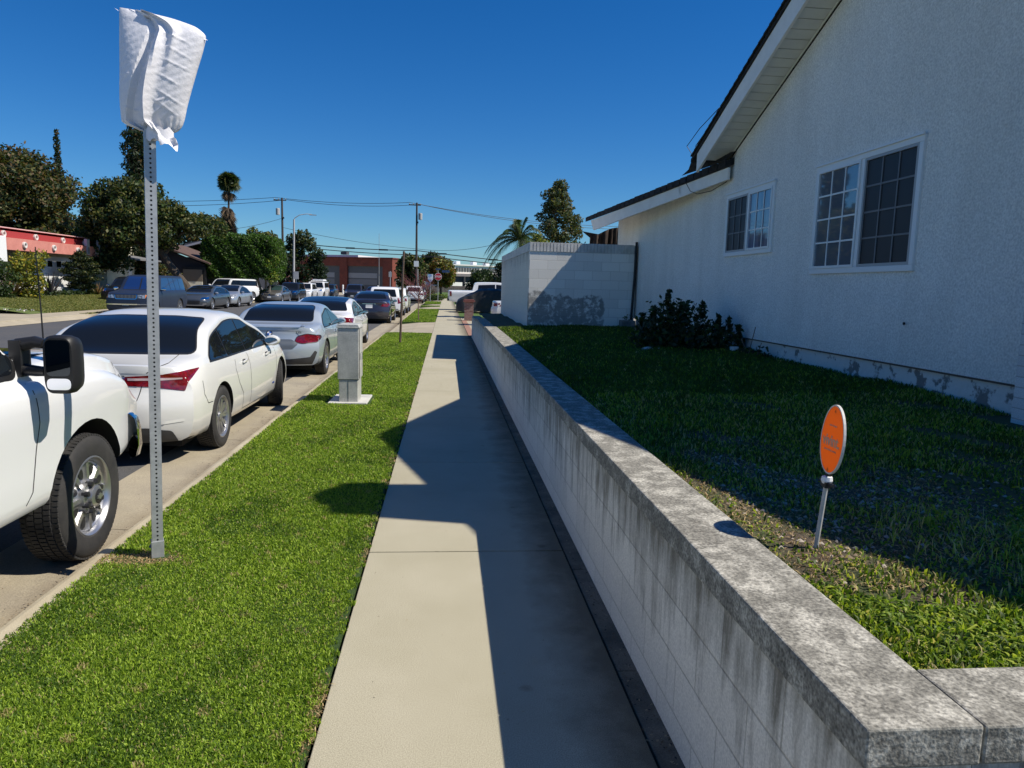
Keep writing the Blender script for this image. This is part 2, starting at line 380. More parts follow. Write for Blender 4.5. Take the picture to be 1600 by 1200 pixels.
# ------------------------------------------------------------ block walls
def block_mat(name,axis,paintc,bare,bw=.405,bh=.2032,z0=0.,dirt=.6,topz=.75,streak=1.,patch=None,groove=.5,edge_dark=True):
    """painted concrete block: courses, worn paint, rain streaks that start at the top"""
    m=bpy.data.materials.new(name); m.use_nodes=True; nt=m.node_tree; L=nt.links.new; p=nt.nodes['Principled BSDF']
    p.inputs['Roughness'].default_value=.92; p.inputs['Specular IOR Level'].default_value=.2
    g=_n(nt,'ShaderNodeNewGeometry'); sp=_n(nt,'ShaderNodeSeparateXYZ'); L(g.outputs['Position'],sp.inputs[0])
    cb=_n(nt,'ShaderNodeCombineXYZ'); L(sp.outputs['Y' if axis=='y' else 'X'],cb.inputs[0]); L(sp.outputs['Z'],cb.inputs[1])
    ad=_n(nt,'ShaderNodeVectorMath',operation='ADD'); ad.inputs[1].default_value=(0,-z0,0); L(cb.outputs[0],ad.inputs[0])
    br=_n(nt,'ShaderNodeTexBrick'); br.inputs['Scale'].default_value=1; br.inputs['Brick Width'].default_value=bw; br.inputs['Row Height'].default_value=bh
    br.inputs['Mortar Size'].default_value=.005; br.inputs['Mortar Smooth'].default_value=.6; br.inputs['Color1'].default_value=(1,1,1,1); br.inputs['Color2'].default_value=(.86,.86,.86,1); br.inputs['Mortar'].default_value=(.62,.61,.59,1)
    L(ad.outputs[0],br.inputs['Vector'])
    # streaks
    st=_n(nt,'ShaderNodeMapping'); st.inputs['Scale'].default_value=(9,9,1.2); L(g.outputs['Position'],st.inputs[0])
    n1=_n(nt,'ShaderNodeTexNoise'); n1.inputs['Scale'].default_value=1.3; n1.inputs['Detail'].default_value=7; n1.inputs['Roughness'].default_value=.7; L(st.outputs[0],n1.inputs['Vector'])
    n2=_n(nt,'ShaderNodeTexNoise'); n2.inputs['Scale'].default_value=3.2; n2.inputs['Detail'].default_value=8; n2.inputs['Roughness'].default_value=.72; L(g.outputs['Position'],n2.inputs['Vector'])
    gr=_n(nt,'ShaderNodeMapRange'); gr.inputs['From Min'].default_value=topz-.62; gr.inputs['From Max'].default_value=topz; gr.inputs['To Min'].default_value=-.16; gr.inputs['To Max'].default_value=.16*streak
    L(sp.outputs['Z'],gr.inputs['Value'])
    a1=_n(nt,'ShaderNodeMath',operation='ADD'); L(n1.outputs[0],a1.inputs[0]); L(gr.outputs[0],a1.inputs[1])
    a2=_n(nt,'ShaderNodeMath',operation='MULTIPLY_ADD'); a2.inputs[1].default_value=.45; L(n2.outputs[0],a2.inputs[0]); L(a1.outputs[0],a2.inputs[2])
    mr=_n(nt,'ShaderNodeMapRange'); mr.inputs['From Min'].default_value=.70; mr.inputs['From Max'].default_value=.98; mr.inputs['To Max'].default_value=dirt; L(a2.outputs[0],mr.inputs['Value'])
    mx=_n(nt,'ShaderNodeMix',data_type='RGBA'); mx.inputs[6].default_value=(*paintc,1); mx.inputs[7].default_value=(*bare,1); L(mr.outputs[0],mx.inputs[0])
    col=mx.outputs[2]
    if patch:
        # paint has come off low on the wall: height threshold broken by noise
        n3=_n(nt,'ShaderNodeTexNoise'); n3.inputs['Scale'].default_value=2.4; n3.inputs['Detail'].default_value=6; L(g.outputs['Position'],n3.inputs['Vector'])
        zz=_n(nt,'ShaderNodeMath',operation='MULTIPLY_ADD'); zz.inputs[1].default_value=.7; L(n3.outputs[0],zz.inputs[0]); L(sp.outputs['Z'],zz.inputs[2])
        c1=_n(nt,'ShaderNodeMapRange'); c1.inputs['From Min'].default_value=patch[0]+.37; c1.inputs['From Max'].default_value=patch[0]+.33; L(zz.outputs[0],c1.inputs['Value'])
        xx=_n(nt,'ShaderNodeMath',operation='MULTIPLY_ADD'); xx.inputs[1].default_value=.5; L(n3.outputs[0],xx.inputs[0]); L(sp.outputs['X'],xx.inputs[2])
        c2=_n(nt,'ShaderNodeMapRange'); c2.inputs['From Min'].default_value=patch[1]+.27; c2.inputs['From Max'].default_value=patch[1]+.23; L(xx.outputs[0],c2.inputs['Value'])
        # smears of old whitewash left inside the bare patch
        n4=_n(nt,'ShaderNodeTexNoise'); n4.inputs['Scale'].default_value=6; n4.inputs['Detail'].default_value=8; n4.inputs['Roughness'].default_value=.75; L(g.outputs['Position'],n4.inputs['Vector'])
        c3=_n(nt,'ShaderNodeMapRange'); c3.inputs['From Min'].default_value=.60; c3.inputs['From Max'].default_value=.50; L(n4.outputs[0],c3.inputs['Value'])
        mu=_n(nt,'ShaderNodeMath',operation='MULTIPLY'); L(c1.outputs[0],mu.inputs[0]); L(c2.outputs[0],mu.inputs[1])
        mu2=_n(nt,'ShaderNodeMath',operation='MULTIPLY'); L(mu.outputs[0],mu2.inputs[0]); L(c3.outputs[0],mu2.inputs[1])
        m3=_n(nt,'ShaderNodeMix',data_type='RGBA'); L(mu2.outputs[0],m3.inputs[0]); L(col,m3.inputs[6]); m3.inputs[7].default_value=(.36,.355,.335,1); col=m3.outputs[2]
    m2=_n(nt,'ShaderNodeMix',data_type='RGBA',blend_type='MULTIPLY'); m2.inputs[0].default_value=groove; L(col,m2.inputs[6]); L(br.outputs['Color'],m2.inputs[7])
    nf=_n(nt,'ShaderNodeTexNoise'); nf.inputs['Scale'].default_value=140; nf.inputs['Detail'].default_value=3; L(g.outputs['Position'],nf.inputs['Vector'])
    mf=_n(nt,'ShaderNodeMapRange'); mf.inputs['From Min'].default_value=.3; mf.inputs['From Max'].default_value=.7; mf.inputs['To Min'].default_value=.82; mf.inputs['To Max'].default_value=1.12; L(nf.outputs[0],mf.inputs['Value'])
    m4=_n(nt,'ShaderNodeMix',data_type='RGBA',blend_type='MULTIPLY'); m4.inputs[0].default_value=1; L(m2.outputs[2],m4.inputs[6]); L(mf.outputs[0],m4.inputs[7]); L(m4.outputs[2],p.inputs['Base Color'])
    b1=_n(nt,'ShaderNodeBump'); b1.inputs['Strength'].default_value=.7; b1.inputs['Distance'].default_value=.004; b1.invert=True; L(br.outputs['Fac'],b1.inputs['Height'])
    b2=_n(nt,'ShaderNodeBump'); b2.inputs['Strength'].default_value=.35; b2.inputs['Distance'].default_value=.004; L(nf.outputs[0],b2.inputs['Height']); L(b1.outputs[0],b2.inputs['Normal']); L(b2.outputs[0],p.inputs['Normal'])
    return m
M_rw=block_mat('retaining_block_paint','y',(.84,.80,.72),(.16,.145,.11),topz=.74,streak=1.15,dirt=.85,z0=-.105,groove=.8)
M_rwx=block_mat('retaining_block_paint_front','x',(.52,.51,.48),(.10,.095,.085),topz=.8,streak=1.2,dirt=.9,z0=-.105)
M_cap=mat('cap_concrete',(.205,.195,.165),.95,col2=(.44,.42,.36),vscale=11,detail=13,ramp=(.46,.64),fine=.5,fscale=110,bump=.6,bscale=110,bdist=.006)
rw=thing('retaining_wall','long low whitewashed concrete block retaining wall with stained flat top beside the pavement','wall',(1,1.25,0))
MB().box(.868,1.102,1.278,23.3,-.2,.708).build('wall_face',M_rw,rw)
MB().box(1.104,9,1.278,1.48,-.2,.708).build('return_wall_face',M_rwx,rw)
cp=MB(); y=1.265; L_=[1.18,1.22,1.2,1.24,1.19]
k=0
while y<23.3:
    l=L_[k%5]; z=.795 if y<15.2 else .765
    if y>20.5: z=.70
    cp.box(.857,1.112,y+.001,min(y+l,23.32)-.001,.705 if z>.72 else .66,z); y+=l; k+=1
x=1.114
while x<9:
    cp.box(x+.002,x+.402,1.268,1.492,.705,.793); x+=.405
cp.build('coping',M_cap,rw,bevel=.006)
# little end post of the wall
MB().box(.858,1.128,23.32,23.62,-.2,.66).build('end_post',M_rw,rw)

# ------------------------------------------------------------ raised front yard
def yz(x,y):
    x=np.asarray(x,float); y=np.asarray(y,float)
    return .742+.022*(np.clip(x,1.1,4.3)-1.1)+.012*np.sin(x*2.3+y*1.7)+.01*np.sin(x*5.1-y*3.3)-.006+.028*np.clip((y-3)/6,0,1)
nx,ny=34,110
xs=1.10+(9-1.10)*(np.linspace(0,1,nx)**1.7); ys=1.478+(24-1.478)*np.linspace(0,1,ny)
gx,gy=np.meshgrid(xs,ys); V=np.stack([gx.ravel(),gy.ravel(),yz(gx,gy).ravel()],1)
i=np.arange((ny-1)*(nx-1)); r_=i//(nx-1); c_=i%(nx-1); a=r_*nx+c_
M_yard=mat('yard_soil',(.06,.075,.022),.95,col2=(.085,.062,.04),vscale=3.2,fine=.5,fscale=120,bump=.8,bscale=80,bdist=.02,ramp=(.42,.62))
tag(np_mesh('front_yard',V,np.stack([a,a+1,a+nx+1,a+nx],1),M_yard,smooth=True),kind='structure')
YG=[leafmat('yard_grass_mid',(.16,.25,.02)),leafmat('yard_grass_dark',(.055,.095,.012)),leafmat('yard_grass_light',(.34,.40,.05)),leafmat('yard_grass_dead',(.50,.42,.20))]
def bare(X,Y):
    w=np.sin(X*4.1+1.3)*np.sin(Y*2.6+.4)+.5*np.sin(X*9.3+Y*6.1)+.35*RNG.standard_normal(len(X))
    zone=np.exp(-((Y-2.75)/.75)**2)*1.5
    ok=(w+.9-zone*1.6)>0
    # low hollow behind the sign keeps little grass
    return ok&~((X>3.84)&(Y<4.95)&(Y>4))
blades('yard_grass',1.11,4.25,1.49,6,.75,120000,.034,.0075,YG,mask=bare,zf=yz,mix=[.30,.42,.18,.10])
blades('yard_grass',1.13,4.25,6,15.9,.75,90000,.035,.009,YG,zf=yz,mix=[.22,.76,.02,0])  # darker leaf mix here puts the yard's shade into the grass colour
# broad clover leaves in the sunny corner
def near(X,Y): return (Y<2.35+.5*np.sin(X*3))|(RNG.uniform(0,1,len(X))<.1)
blades('clover',1.11,3.2,1.49,3.6,.75,60000,.024,.0115,[YG[0],YG[2],YG[1]],mask=near,zf=yz,lean=1.3,mix=[.5,.28,.22])
blades('dry_grass',1.13,2.4,2.0,4.3,.75,9000,.02,.006,[STRAW[0],STRAW[1]],zf=yz,lean=2.2)
def tuft(X,Y): return ((X-1.95)**2+(Y-2.35)**2*.5<.1)
blades('yard_grass',1.6,2.4,1.9,2.9,.75,900,.06,.004,[YG[0],YG[2],YG[3]],mask=tuft,zf=yz,lean=.9)
# chips of pale gravel scattered over the bare patch
n=1500
X=1.2+RNG.gamma(2.2,.32,n); Y=3.0+RNG.standard_normal(n)*.55+(X-1.3)*.25; k=(X<4.1)&(Y>1.6)&(Y<5.2); X,Y=X[k],Y[k]; n=len(X)
rr=RNG.uniform(.004,.013,n)
base=np.array([(1,0,0),(0,1,0),(-1,0,0),(0,-1,0),(0,0,.8)],float)
V=[];th=RNG.uniform(0,6.28,n)
ct,st=np.cos(th),np.sin(th); Zs=yz(X,Y)
for b in base:
    bx=b[0]*rr*1.3; by=b[1]*rr*RNG.uniform(.6,1.1,n); V.append(np.stack([X+bx*ct-by*st,Y+bx*st+by*ct,Zs+.001+b[2]*rr],1))
V=np.concatenate(V); i=np.arange(n)
F=np.concatenate([np.stack([i+(q*n),i+((q+1)%4)*n,i+4*n],1) for q in range(4)])
tag(np_mesh('gravel',V,F,[mat('pale_gravel',(.38,.33,.27),.9),mat('brown_gravel',(.20,.15,.10),.9)],mi=np.tile(RNG.integers(0,2,n),4)),kind='stuff')

# ------------------------------------------------------------ house
M_stucco=mat('white_stucco',(.89,.87,.82),.95,spec=.2,col2=(.76,.74,.69),vscale=.9,stretch=(2.2,2.2,.5),fine=.17,fscale=55,bump=1.0,bscale=62,bdist=.012,ramp=(.3,.72))
M_trim=mat('trim_paint',(.92,.89,.83),.6,col2=(.84,.81,.75),vscale=4)
M_trim2=mat('trim_paint_aged',(.90,.87,.80),.6,col2=(.84,.80,.73),vscale=3)
M_soff=mat('vinyl_soffit',(.80,.80,.74),.55,col2=(.72,.72,.67),vscale=3)
M_shing=mat('dark_shingle',(.028,.027,.028),.9,col2=(.015,.015,.016),vscale=8,fine=.4,fscale=60,bump=.8,bscale=50,bdist=.02)
M_found=mat('flaking_foundation',(.62,.61,.58),.95,col2=(.20,.19,.18),vscale=5.5,detail=9,ramp=(.53,.58),bump=.8,bscale=14,bdist=.015)
M_black=mat('black_rubber',(.012,.012,.013),.6)
M_white=mat('white_vinyl',(.82,.82,.81),.35)
M_glass=mat('window_glass',(.13,.15,.185),.025,spec=.9,ior=1.9)
M_screen=mat('insect_screen',(.022,.023,.026),.45,spec=.35)
M_curt=mat('curtain',(.50,.56,.72),.8,col2=(.30,.36,.52),vscale=1,stretch=(1,16,.15),ramp=(.4,.6))
H=thing('house','pale stucco bungalow with two vinyl windows and dark shingle roof behind the retaining wall','house',(5,9,.7))
SO=lambda y:3.65+.41*(10.8-y) if y>6.75 else 3.65+.41*(10.8-13.5+y)
def wallpoly():
    return [(.9,1.03),(11.2,1.03),(11.2,3.42),(10.85,3.42),(10.85,SO(10.85)+.02),(6.75,SO(6.75)+.02),(.9,SO(.9)+.02)]
w=MB(); w.prism(wallpoly(),'x',4.25,4.45)
w.box(4.25,4.45,11.2,17.9,1.03,3.42); w.box(4.45,10,17.7,17.9,.5,3.3); w.box(4.45,11,.9,1.1,.5,3.0); w.box(10.9,11,1.1,17.7,.5,3.0)
w.build('wall',M_stucco,H)
MB().box(4.272,4.44,.95,15.9,.45,1.028).build('foundation',M_found,H)
MB().box(4.244,4.252,1.0,15.9,1.018,1.034).build('drip_screed',mat('rusty_metal',(.10,.07,.055),.8),H)
# main gable roof: shingle deck, bargeboard, soffit with vinyl slats
r=MB()
def slope_slab(y0,y1,x0,x1,zo,th):
    z0,z1=SO(y0)+zo,SO(y1)+zo
    r.add([(x0,y0,z0),(x1,y0,z0),(x1,y1,z1),(x0,y1,z1),(x0,y0,z0+th),(x1,y0,z0+th),(x1,y1,z1+th),(x0,y1,z1+th)],[(0,1,2,3),(7,6,5,4),(0,4,5,1),(1,5,6,2),(2,6,7,3),(3,7,4,0)])
slope_slab(6.75,11.45,3.84,11,.315,.05); slope_slab(.6,6.75,3.84,11,.315,.05)
# ragged shingle butts along the rake
y=11.4
while y>1:
    dy=.145; s=1 if y>6.75 else -1
    r.obox((3.845,y-dy/2,SO(y-dy/2)+.376),(.03,0,0),(0,.074,-.03*s+ .006),(0,0,.012)); y-=dy
r.build('roof',M_shing,H)
f=MB()
for (a,b) in ((6.75,11.22),(.7,6.745)):
    z0,z1=SO(a),SO(b)
    f.add([(3.86,a,z0+.03),(3.895,a,z0+.03),(3.895,b,z1+.03),(3.86,b,z1+.03),(3.86,a,z0+.31),(3.895,a,z0+.31),(3.895,b,z1+.31),(3.86,b,z1+.31)],[(0,1,2,3),(7,6,5,4),(0,4,5,1),(1,5,6,2),(2,6,7,3),(3,7,4,0)])
f.build('bargeboard',M_trim,H)
sf=MB(); y=10.95
while y>1:
    y2=y-.150; a,b=SO(y)+.062,SO(y2)+.062
    s=1
    if y2<6.75<y: y2=6.75; b=SO(6.75)+.062
    sg=1 if y>6.75 else -1; c_=b-.41*.016*sg; sf.add([(3.897,y,a),(4.26,y,a),(4.26,y2+.016,c_),(3.897,y2+.016,c_),(3.897,y2+.016,c_+.02),(4.26,y2+.016,c_+.02)],[(0,1,2,3),(3,2,5,4)])
    y=y2
sf.build('soffit',M_soff,H,fix=False)
MB().prism([(10.95,SO(10.95)+.10),(6.75,SO(6.75)+.10),(1,SO(1)+.10),(1,SO(1)+.09),(6.75,SO(6.75)+.09),(10.95,SO(10.95)+.09)],'x',3.897,4.26).build('soffit_backing',M_black,H)
MB().tube([(4.235,10.9,SO(10.9)+.05),(4.235,6.75,SO(6.75)+.05)],.012,4).build('soffit_channel',M_soff,H)
# low wing roof, eave parallel to the street, open sloped underside
# the eave line swings out slightly from the house corner to its far end
E0=(4.16,10.68); E1=(3.52,17.4)
def ev(t,dx=0): return (E0[0]+(E1[0]-E0[0])*t+dx, E0[1]+(E1[1]-E0[1])*t)
ZB=lambda t:1.66+.4028*ev(t)[0]              # underside of the fascia
ZT=lambda t:ZB(t)+.175+.075*t
r=MB(); V=[];F=[]
for i in range(13):
    t=i/12*1.09
    x,y=ev(t); zt=ZT(min(t,1.05))
    V+=[(x-.025,y,zt+.002),(x-.025,y,zt+.105),(x+2.6,y,zt+.105+1.04),(x+2.6,y,zt+1.04)]
for i in range(12):
    b=4*i; F+=[(b,b+4,b+5,b+1),(b+1,b+5,b+6,b+2),(b+3,b+2,b+6,b+7),(b,b+3,b+7,b+4)]
F+=[(0,1,2,3),(48,51,50,49)]
r.add(V,F)
for i in range(26):
    t=(i+.5)/26*1.07; x,y=ev(t); r.obox((x-.028,y,ZT(min(t,1.05))+.06+.010*random.random()),(.012,0,0),(-.011,.125,0),(0,0,.047))
# flashing turned up under the main roof
r.add([(4.10,10.72,3.60),(4.245,10.60,3.74),(4.245,11.9,3.78),(3.98,12.3,3.62),(3.90,11.6,3.74),(3.96,11.9,3.66)],[(0,1,4),(1,2,4),(2,3,5),(2,5,4),(0,4,5),(0,5,3)])
r.build('wing_roof',M_shing,H)
def fboard(t0,t1,name,m,cut=0):
    V=[]
    for dx in(0,.035):
        for t,zz in((t0,0),(t1,0),(t1,1),(t0,1)):
            tt=t+(cut if zz and t==t1 else 0); x,y=ev(tt,dx); V.append((x,y,ZB(t) if not zz else ZT(tt)))
    MB().add(V,[(0,1,2,3),(7,6,5,4),(0,4,5,1),(1,5,6,2),(2,6,7,3),(3,7,4,0)]).build(name,m,H)
fboard(.0,.249,'fascia_board',M_trim,.02); fboard(.251,1.0,'fascia_board',M_trim2,.035)
u=MB(); V=[];F=[]
for i in range(9):
    t=i/8; x,y=ev(t,.035); V+=[(x,y,ZB(t)+.014),(4.252,y,1.66+.4028*4.25+.012)]
    if i: b=2*(i-1); F.append((b,b+2,b+3,b+1))
u.add(V,F).build('wing_soffit',M_trim,H,fix=False)
# windows
def window(y0,y1,z0,z1,cols,rows,near_dark,curtain=False):
    fr=MB(); X=4.25; t=.06; d=.028
    fr.box(X-d,X+.03,y0,y1,z1-t,z1); fr.box(X-d,X+.03,y0,y1,z0,z0+t); fr.box(X-d,X+.03,y0,y0+t,z0+t,z1-t); fr.box(X-d,X+.03,y1-t,y1,z0+t,z1-t)
    ym=(y0+y1)/2; fr.box(X-d+.004,X+.03,ym-.032,ym+.032,z0+t,z1-t)
    o=fr.build('window',M_white,H,bevel=.006)
    MB().box(X-.045,X-d+.001,y0-.012,y1+.012,z1-.004,z1+.018).build('drip_cap',M_white,o,loc=True)
    for s in (0,1):
        a,b=(y0+t,ym-.032) if s==0 else (ym+.032,y1-t)
        dark=(s==0)==near_dark
        zb,zt=z0+t,z1-t
        sash=MB(); q=.028; dx=-.022 if dark else -.032
        sash.box(X-.004+dx,X+.02+dx,a,b,zb,zb+q); sash.box(X-.004+dx,X+.02+dx,a,b,zt-q,zt); sash.box(X-.004+dx,X+.02+dx,a,a+q,zb+q,zt-q); sash.box(X-.004+dx,X+.02+dx,b-q,b,zb+q,zt-q)
        sash.build('sash',M_white if not dark else mat('sash_grey',(.40,.40,.40),.4),o)
        mu=MB()
        for i in range(1,cols): yy=a+q+(b-a-2*q)*i/cols; mu.box(X+.006+dx,X+.012+dx,yy-.009,yy+.009,zb+q,zt-q)
        for i in range(1,rows): zz=zb+q+(zt-zb-2*q)*i/rows; mu.box(X+.007+dx,X+.013+dx,a+q,b-q,zz-.009,zz+.009)
        mu.build('muntin',mat('muntin_grey',(.16,.16,.165),.5) if dark else M_white,o)
        if dark: MB().box(X+.014+dx,X+.017+dx,a+q,b-q,zb+q,zt-q).build('insect_screen',M_screen,o)
        else: MB().box(X+.014+dx,X+.017+dx,a+q,b-q,zb+q,zt-q).build('pane',(mat('curtained_glass',(.17,.21,.32),.03,spec=.9,ior=1.8,col2=(.09,.12,.20),vscale=1,stretch=(1,18,.12),ramp=(.4,.6)) if curtain else M_glass),o)
window(6.26,8.14,1.90,3.11,3,4,True)
window(9.20,10.82,2.20,3.12,3,3,False,True)
# chimney (only its base reaches into the picture, its shadow crosses the pavement)
M_wbrick=block_mat('painted_brick','x',(.66,.66,.65),(.3,.28,.26),bw=.21,bh=.075,topz=9,dirt=.4,groove=.9)
ch=MB().box(4.05,4.7,3.95,4.72,.45,6.15).box(4.02,4.73,3.92,4.75,5.95,6.05).build('chimney',M_wbrick,H)
MB().lathe([(.0,6.5),(.2,6.46),(.3,6.34),(.33,6.15)],c=(4.34,4.33,0),n=20).build('chimney_cap',mat('flue_clay',(.4,.25,.18),.8),ch)
# loose cables over the roof and the fascia
cab=MB(); 
cab.tube([(3.9,11.35,3.70),(3.78,11.5,3.95),(3.80,11.0,4.12),(3.86,10.4,4.28)],.006,5); cab.tube([(3.92,11.3,3.7),(3.82,11.2,3.9),(3.86,10.7,4.12)],.006,5)
cab.tube([(3.99,12.2,3.56),(3.96,12.05,3.50),(3.98,11.8,3.30),(4.0,11.5,3.22),(4.08,11.1,3.22),(4.24,10.9,3.34)],.006,5)
cab.build('roof_cable',M_black,H)
MB().tube([(4.20,15.87,2.72),(4.19,15.87,1.9),(4.15,15.86,1.0)],.028,8).build('drain_pipe',M_black,H)
MB().lathe([(0,0),(.014,.004),(.014,.012),(.01,.016),(0,.016)],c=(4.22,6.3,1.42),axis='x',n=12).build('hose_outlet',M_black,H)

# tall block wall beside the house
M_tall=block_mat('tall_wall_paint','x',(.90,.88,.82),(.24,.235,.22),z0=.03,topz=2.9,dirt=.6,streak=.6,patch=(1.52,3.62),groove=.8)
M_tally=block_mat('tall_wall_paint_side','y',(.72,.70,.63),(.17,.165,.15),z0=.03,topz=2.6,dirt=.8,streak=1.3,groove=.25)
tw=thing('block_wall','tall white concrete block wall with ribbed top course and bare patches low down, joined to the house','wall',(3,16,.7))
MB().box(1.825,4.22,15.9,16.1,.4,2.455).build('front_face',M_tall,tw)
MB().box(1.823,2.03,16.102,23.9,-.2,2.455).build('side_face',M_tally,tw)
stain(M_stucco,'Z',1.9,1.1,(.84,.84,.83),amp=1.6,scale=1.3,strength=.6)
rb=MB(); x=1.825
while x<4.16:
    rb.box(x,x+.058,15.885,16.1,2.459,2.655); x+=.0755
rb.box(1.835,4.21,15.905,16.09,2.457,2.645)
y=16.13
rb.box(1.815,2.03,16.102,23.9,2.46,2.65)
rb.build('ribbed_course',mat('rib_paint',(.70,.69,.66),.9,col2=(.5,.49,.46),vscale=5),tw)
# brown tarpaulin and shade corner behind the wall
pts=[]
V=[];F=[];nn=18
for i in range(nn):
    t=i/(nn-1); x=3.62+.95*t; yy=18.3+.04*math.sin(t*26)+.03*math.sin(t*61)
    zt=3.06+.27*max(0,(t-.2))/.8-.02*math.sin(t*9)
    V+=[(x,yy,2.5),(x,yy+.03*math.sin(t*40),2.9),(x,yy,zt)]
    if i: b=3*(i-1); F+=[(b,b+3,b+4,b+1),(b+1,b+4,b+5,b+2)]
V+=[(3.40,18.25,3.11),(3.85,18.3,3.05),(3.66,18.32,2.93)]; F+=[(len(V)-3,len(V)-2,len(V)-1)]
sh=MB().add(V,F).build('tarpaulin',mat('brown_canvas',(.07,.045,.035),.9,col2=(.035,.025,.02),vscale=6),None)
tag(sh,'crumpled brown tarpaulin hung behind the tall block wall under the eave','tarpaulin')
sh.modifiers.new('s','SOLIDIFY').thickness=.01
nb=MB(); nb.prism([(3.0,2.4),(4.6,3.05),(4.6,3.13),(2.9,2.45)],'y',19,24).build('patio_cover',mat('red_brown_roof',(.16,.07,.05),.9))
tag(bpy.data.objects['patio_cover'],'low reddish brown patio cover sloping down behind the tall block wall','roof')
# ------------------------------------------------------------ vehicles
def interp(pts):
    """monotone cubic through (a,b) pairs"""
    xs=[p[0] for p in pts]; ys=[p[1] for p in pts]; n=len(xs)
    d=[(ys[i+1]-ys[i])/(xs[i+1]-xs[i]) for i in range(n-1)]
    m=[d[0]]+[0 if d[i-1]*d[i]<=0 else 2*d[i-1]*d[i]/(d[i-1]+d[i]) for i in range(1,n-1)]+[d[-1]]
    def f(x):
        if x<=xs[0]: return ys[0]
        if x>=xs[-1]: return ys[-1]
        i=0
        while x>xs[i+1]: i+=1
        h=xs[i+1]-xs[i]; t=(x-xs[i])/h
        return ys[i]*(1+2*t)*(1-t)**2+m[i]*h*t*(1-t)**2+ys[i+1]*t*t*(3-2*t)+m[i+1]*h*t*t*(t-1)
    return f
SIDE=[(0,.86),(.05,.93),(.14,.965),(.3,.99),(.5,1.0),(.68,.995),(.8,.985),(.9,.965),(.96,.945),(1,.925)]
def body_mesh(S):
    top=interp(S['top']); belt=interp(S['belt']); wid=interp(S['wid']); bot=interp(S['bot'])
    y0,y1=S['top'][0][0],S['top'][-1][0]
    k=S.get('tumble',.38); cabw=S.get('cabw',.0); ex=S.get('n',2.8); side=S.get('side',SIDE); crown=S.get('crown',.10)
    ns=S.get('ns',78); ys=[]
    for i in range(ns+1):
        t=i/ns; t=t+S.get('cl',.06)*(-math.sin(2*math.pi*t)/(1))*.5
        ys.append(y0+(y1-y0)*t)
    tail=S.get('tailx'); nose=S.get('nosex'); pl=S.get('plan',.16)
    tf=interp(tail); nf=interp(nose)
    def warp(x,y,z,w):
        a=max(0,min(1,1-(y-y0)/.75)); a=a*a*(3-2*a)
        b=max(0,min(1,1-(y1-y)/.75)); b=b*b*(3-2*b)
        r=min(1,abs(x)/w)
        y+=a*(tf(z)+S.get('plant',pl)*r**3.2)
        y-=b*(nf(z)+S.get('plann',pl)*r**3.0)
        return (x,y,z)
    secs=[]
    for y in ys:
        w=wid(y); zb=bot(y); zB=belt(y); zT=max(top(y),zB+.02); sec=[(0,zb),(w*.45,zb)]
        for f_,wf in side: sec.append((w*wf,zb+(zB-zb)*f_))
        wB=sec[-1][0]-cabw; cr=min(crown,zT-zB); zTe=zT-cr
        for i in range(1,7):
            z=zB+(zTe-zB)*i/6; sec.append((wB-k*(z-zB)-(0 if i else 0),z))
        wT=sec[-1][0]
        for i in range(1,11):
            a=math.pi/2*i/10; sec.append((wT*math.cos(a)**(2/ex) if i<10 else 0,zTe+cr*math.sin(a)**(2/ex)))
        secs.append([warp(x,y,z,w) for x,z in sec])
    n=len(secs[0]); V=[];F=[]
    full=[]
    for s in secs:
        ring=list(s)+[(-x,y,z) for x,y,z in reversed(s[1:-1])]
        full.append(ring)
    m=len(full[0])
    for r_ in full: V+=r_
    for i in range(len(full)-1):
        for j in range(m):
            F.append((i*m+j,i*m+(j+1)%m,(i+1)*m+(j+1)%m,(i+1)*m+j))
    # end caps as ladders between left and right
    for e,(yy,rev) in enumerate(((0,False),(len(full)-1,True))):
        base=yy*m; cols=8; prev=None
        w=wid(y0 if e==0 else y1); ysrc=y0 if e==0 else y1
        for j in range(n):
            L=base+j; Rr=base+(m-j)%m
            if L==Rr: row=[L]*(cols+1)
            else:
                x,yv,z=V[L]; row=[L]
                for c_ in range(1,cols):
                    xx=x*(1-2*c_/cols); 
                    V.append(warp(xx,ysrc,z,w)); row.append(len(V)-1)
                row.append(Rr)
            if prev is not None:
                for c_ in range(cols):
                    q=[prev[c_],prev[c_+1],row[c_+1],row[c_]]; u=[]
                    for a in q:
                        if a not in u: u.append(a)
                    if len(u)>2: F.append(tuple(u if rev else u[::-1]))
            prev=row
    me=bpy.data.meshes.new('body'); me.from_pydata(V,[],F); 
    bm=bmesh.new(); bm.from_mesh(me); bmesh.ops.remove_doubles(bm,verts=bm.verts,dist=1e-5); bmesh.ops.recalc_face_normals(bm,faces=bm.faces); bm.to_mesh(me); bm.free()
    return me
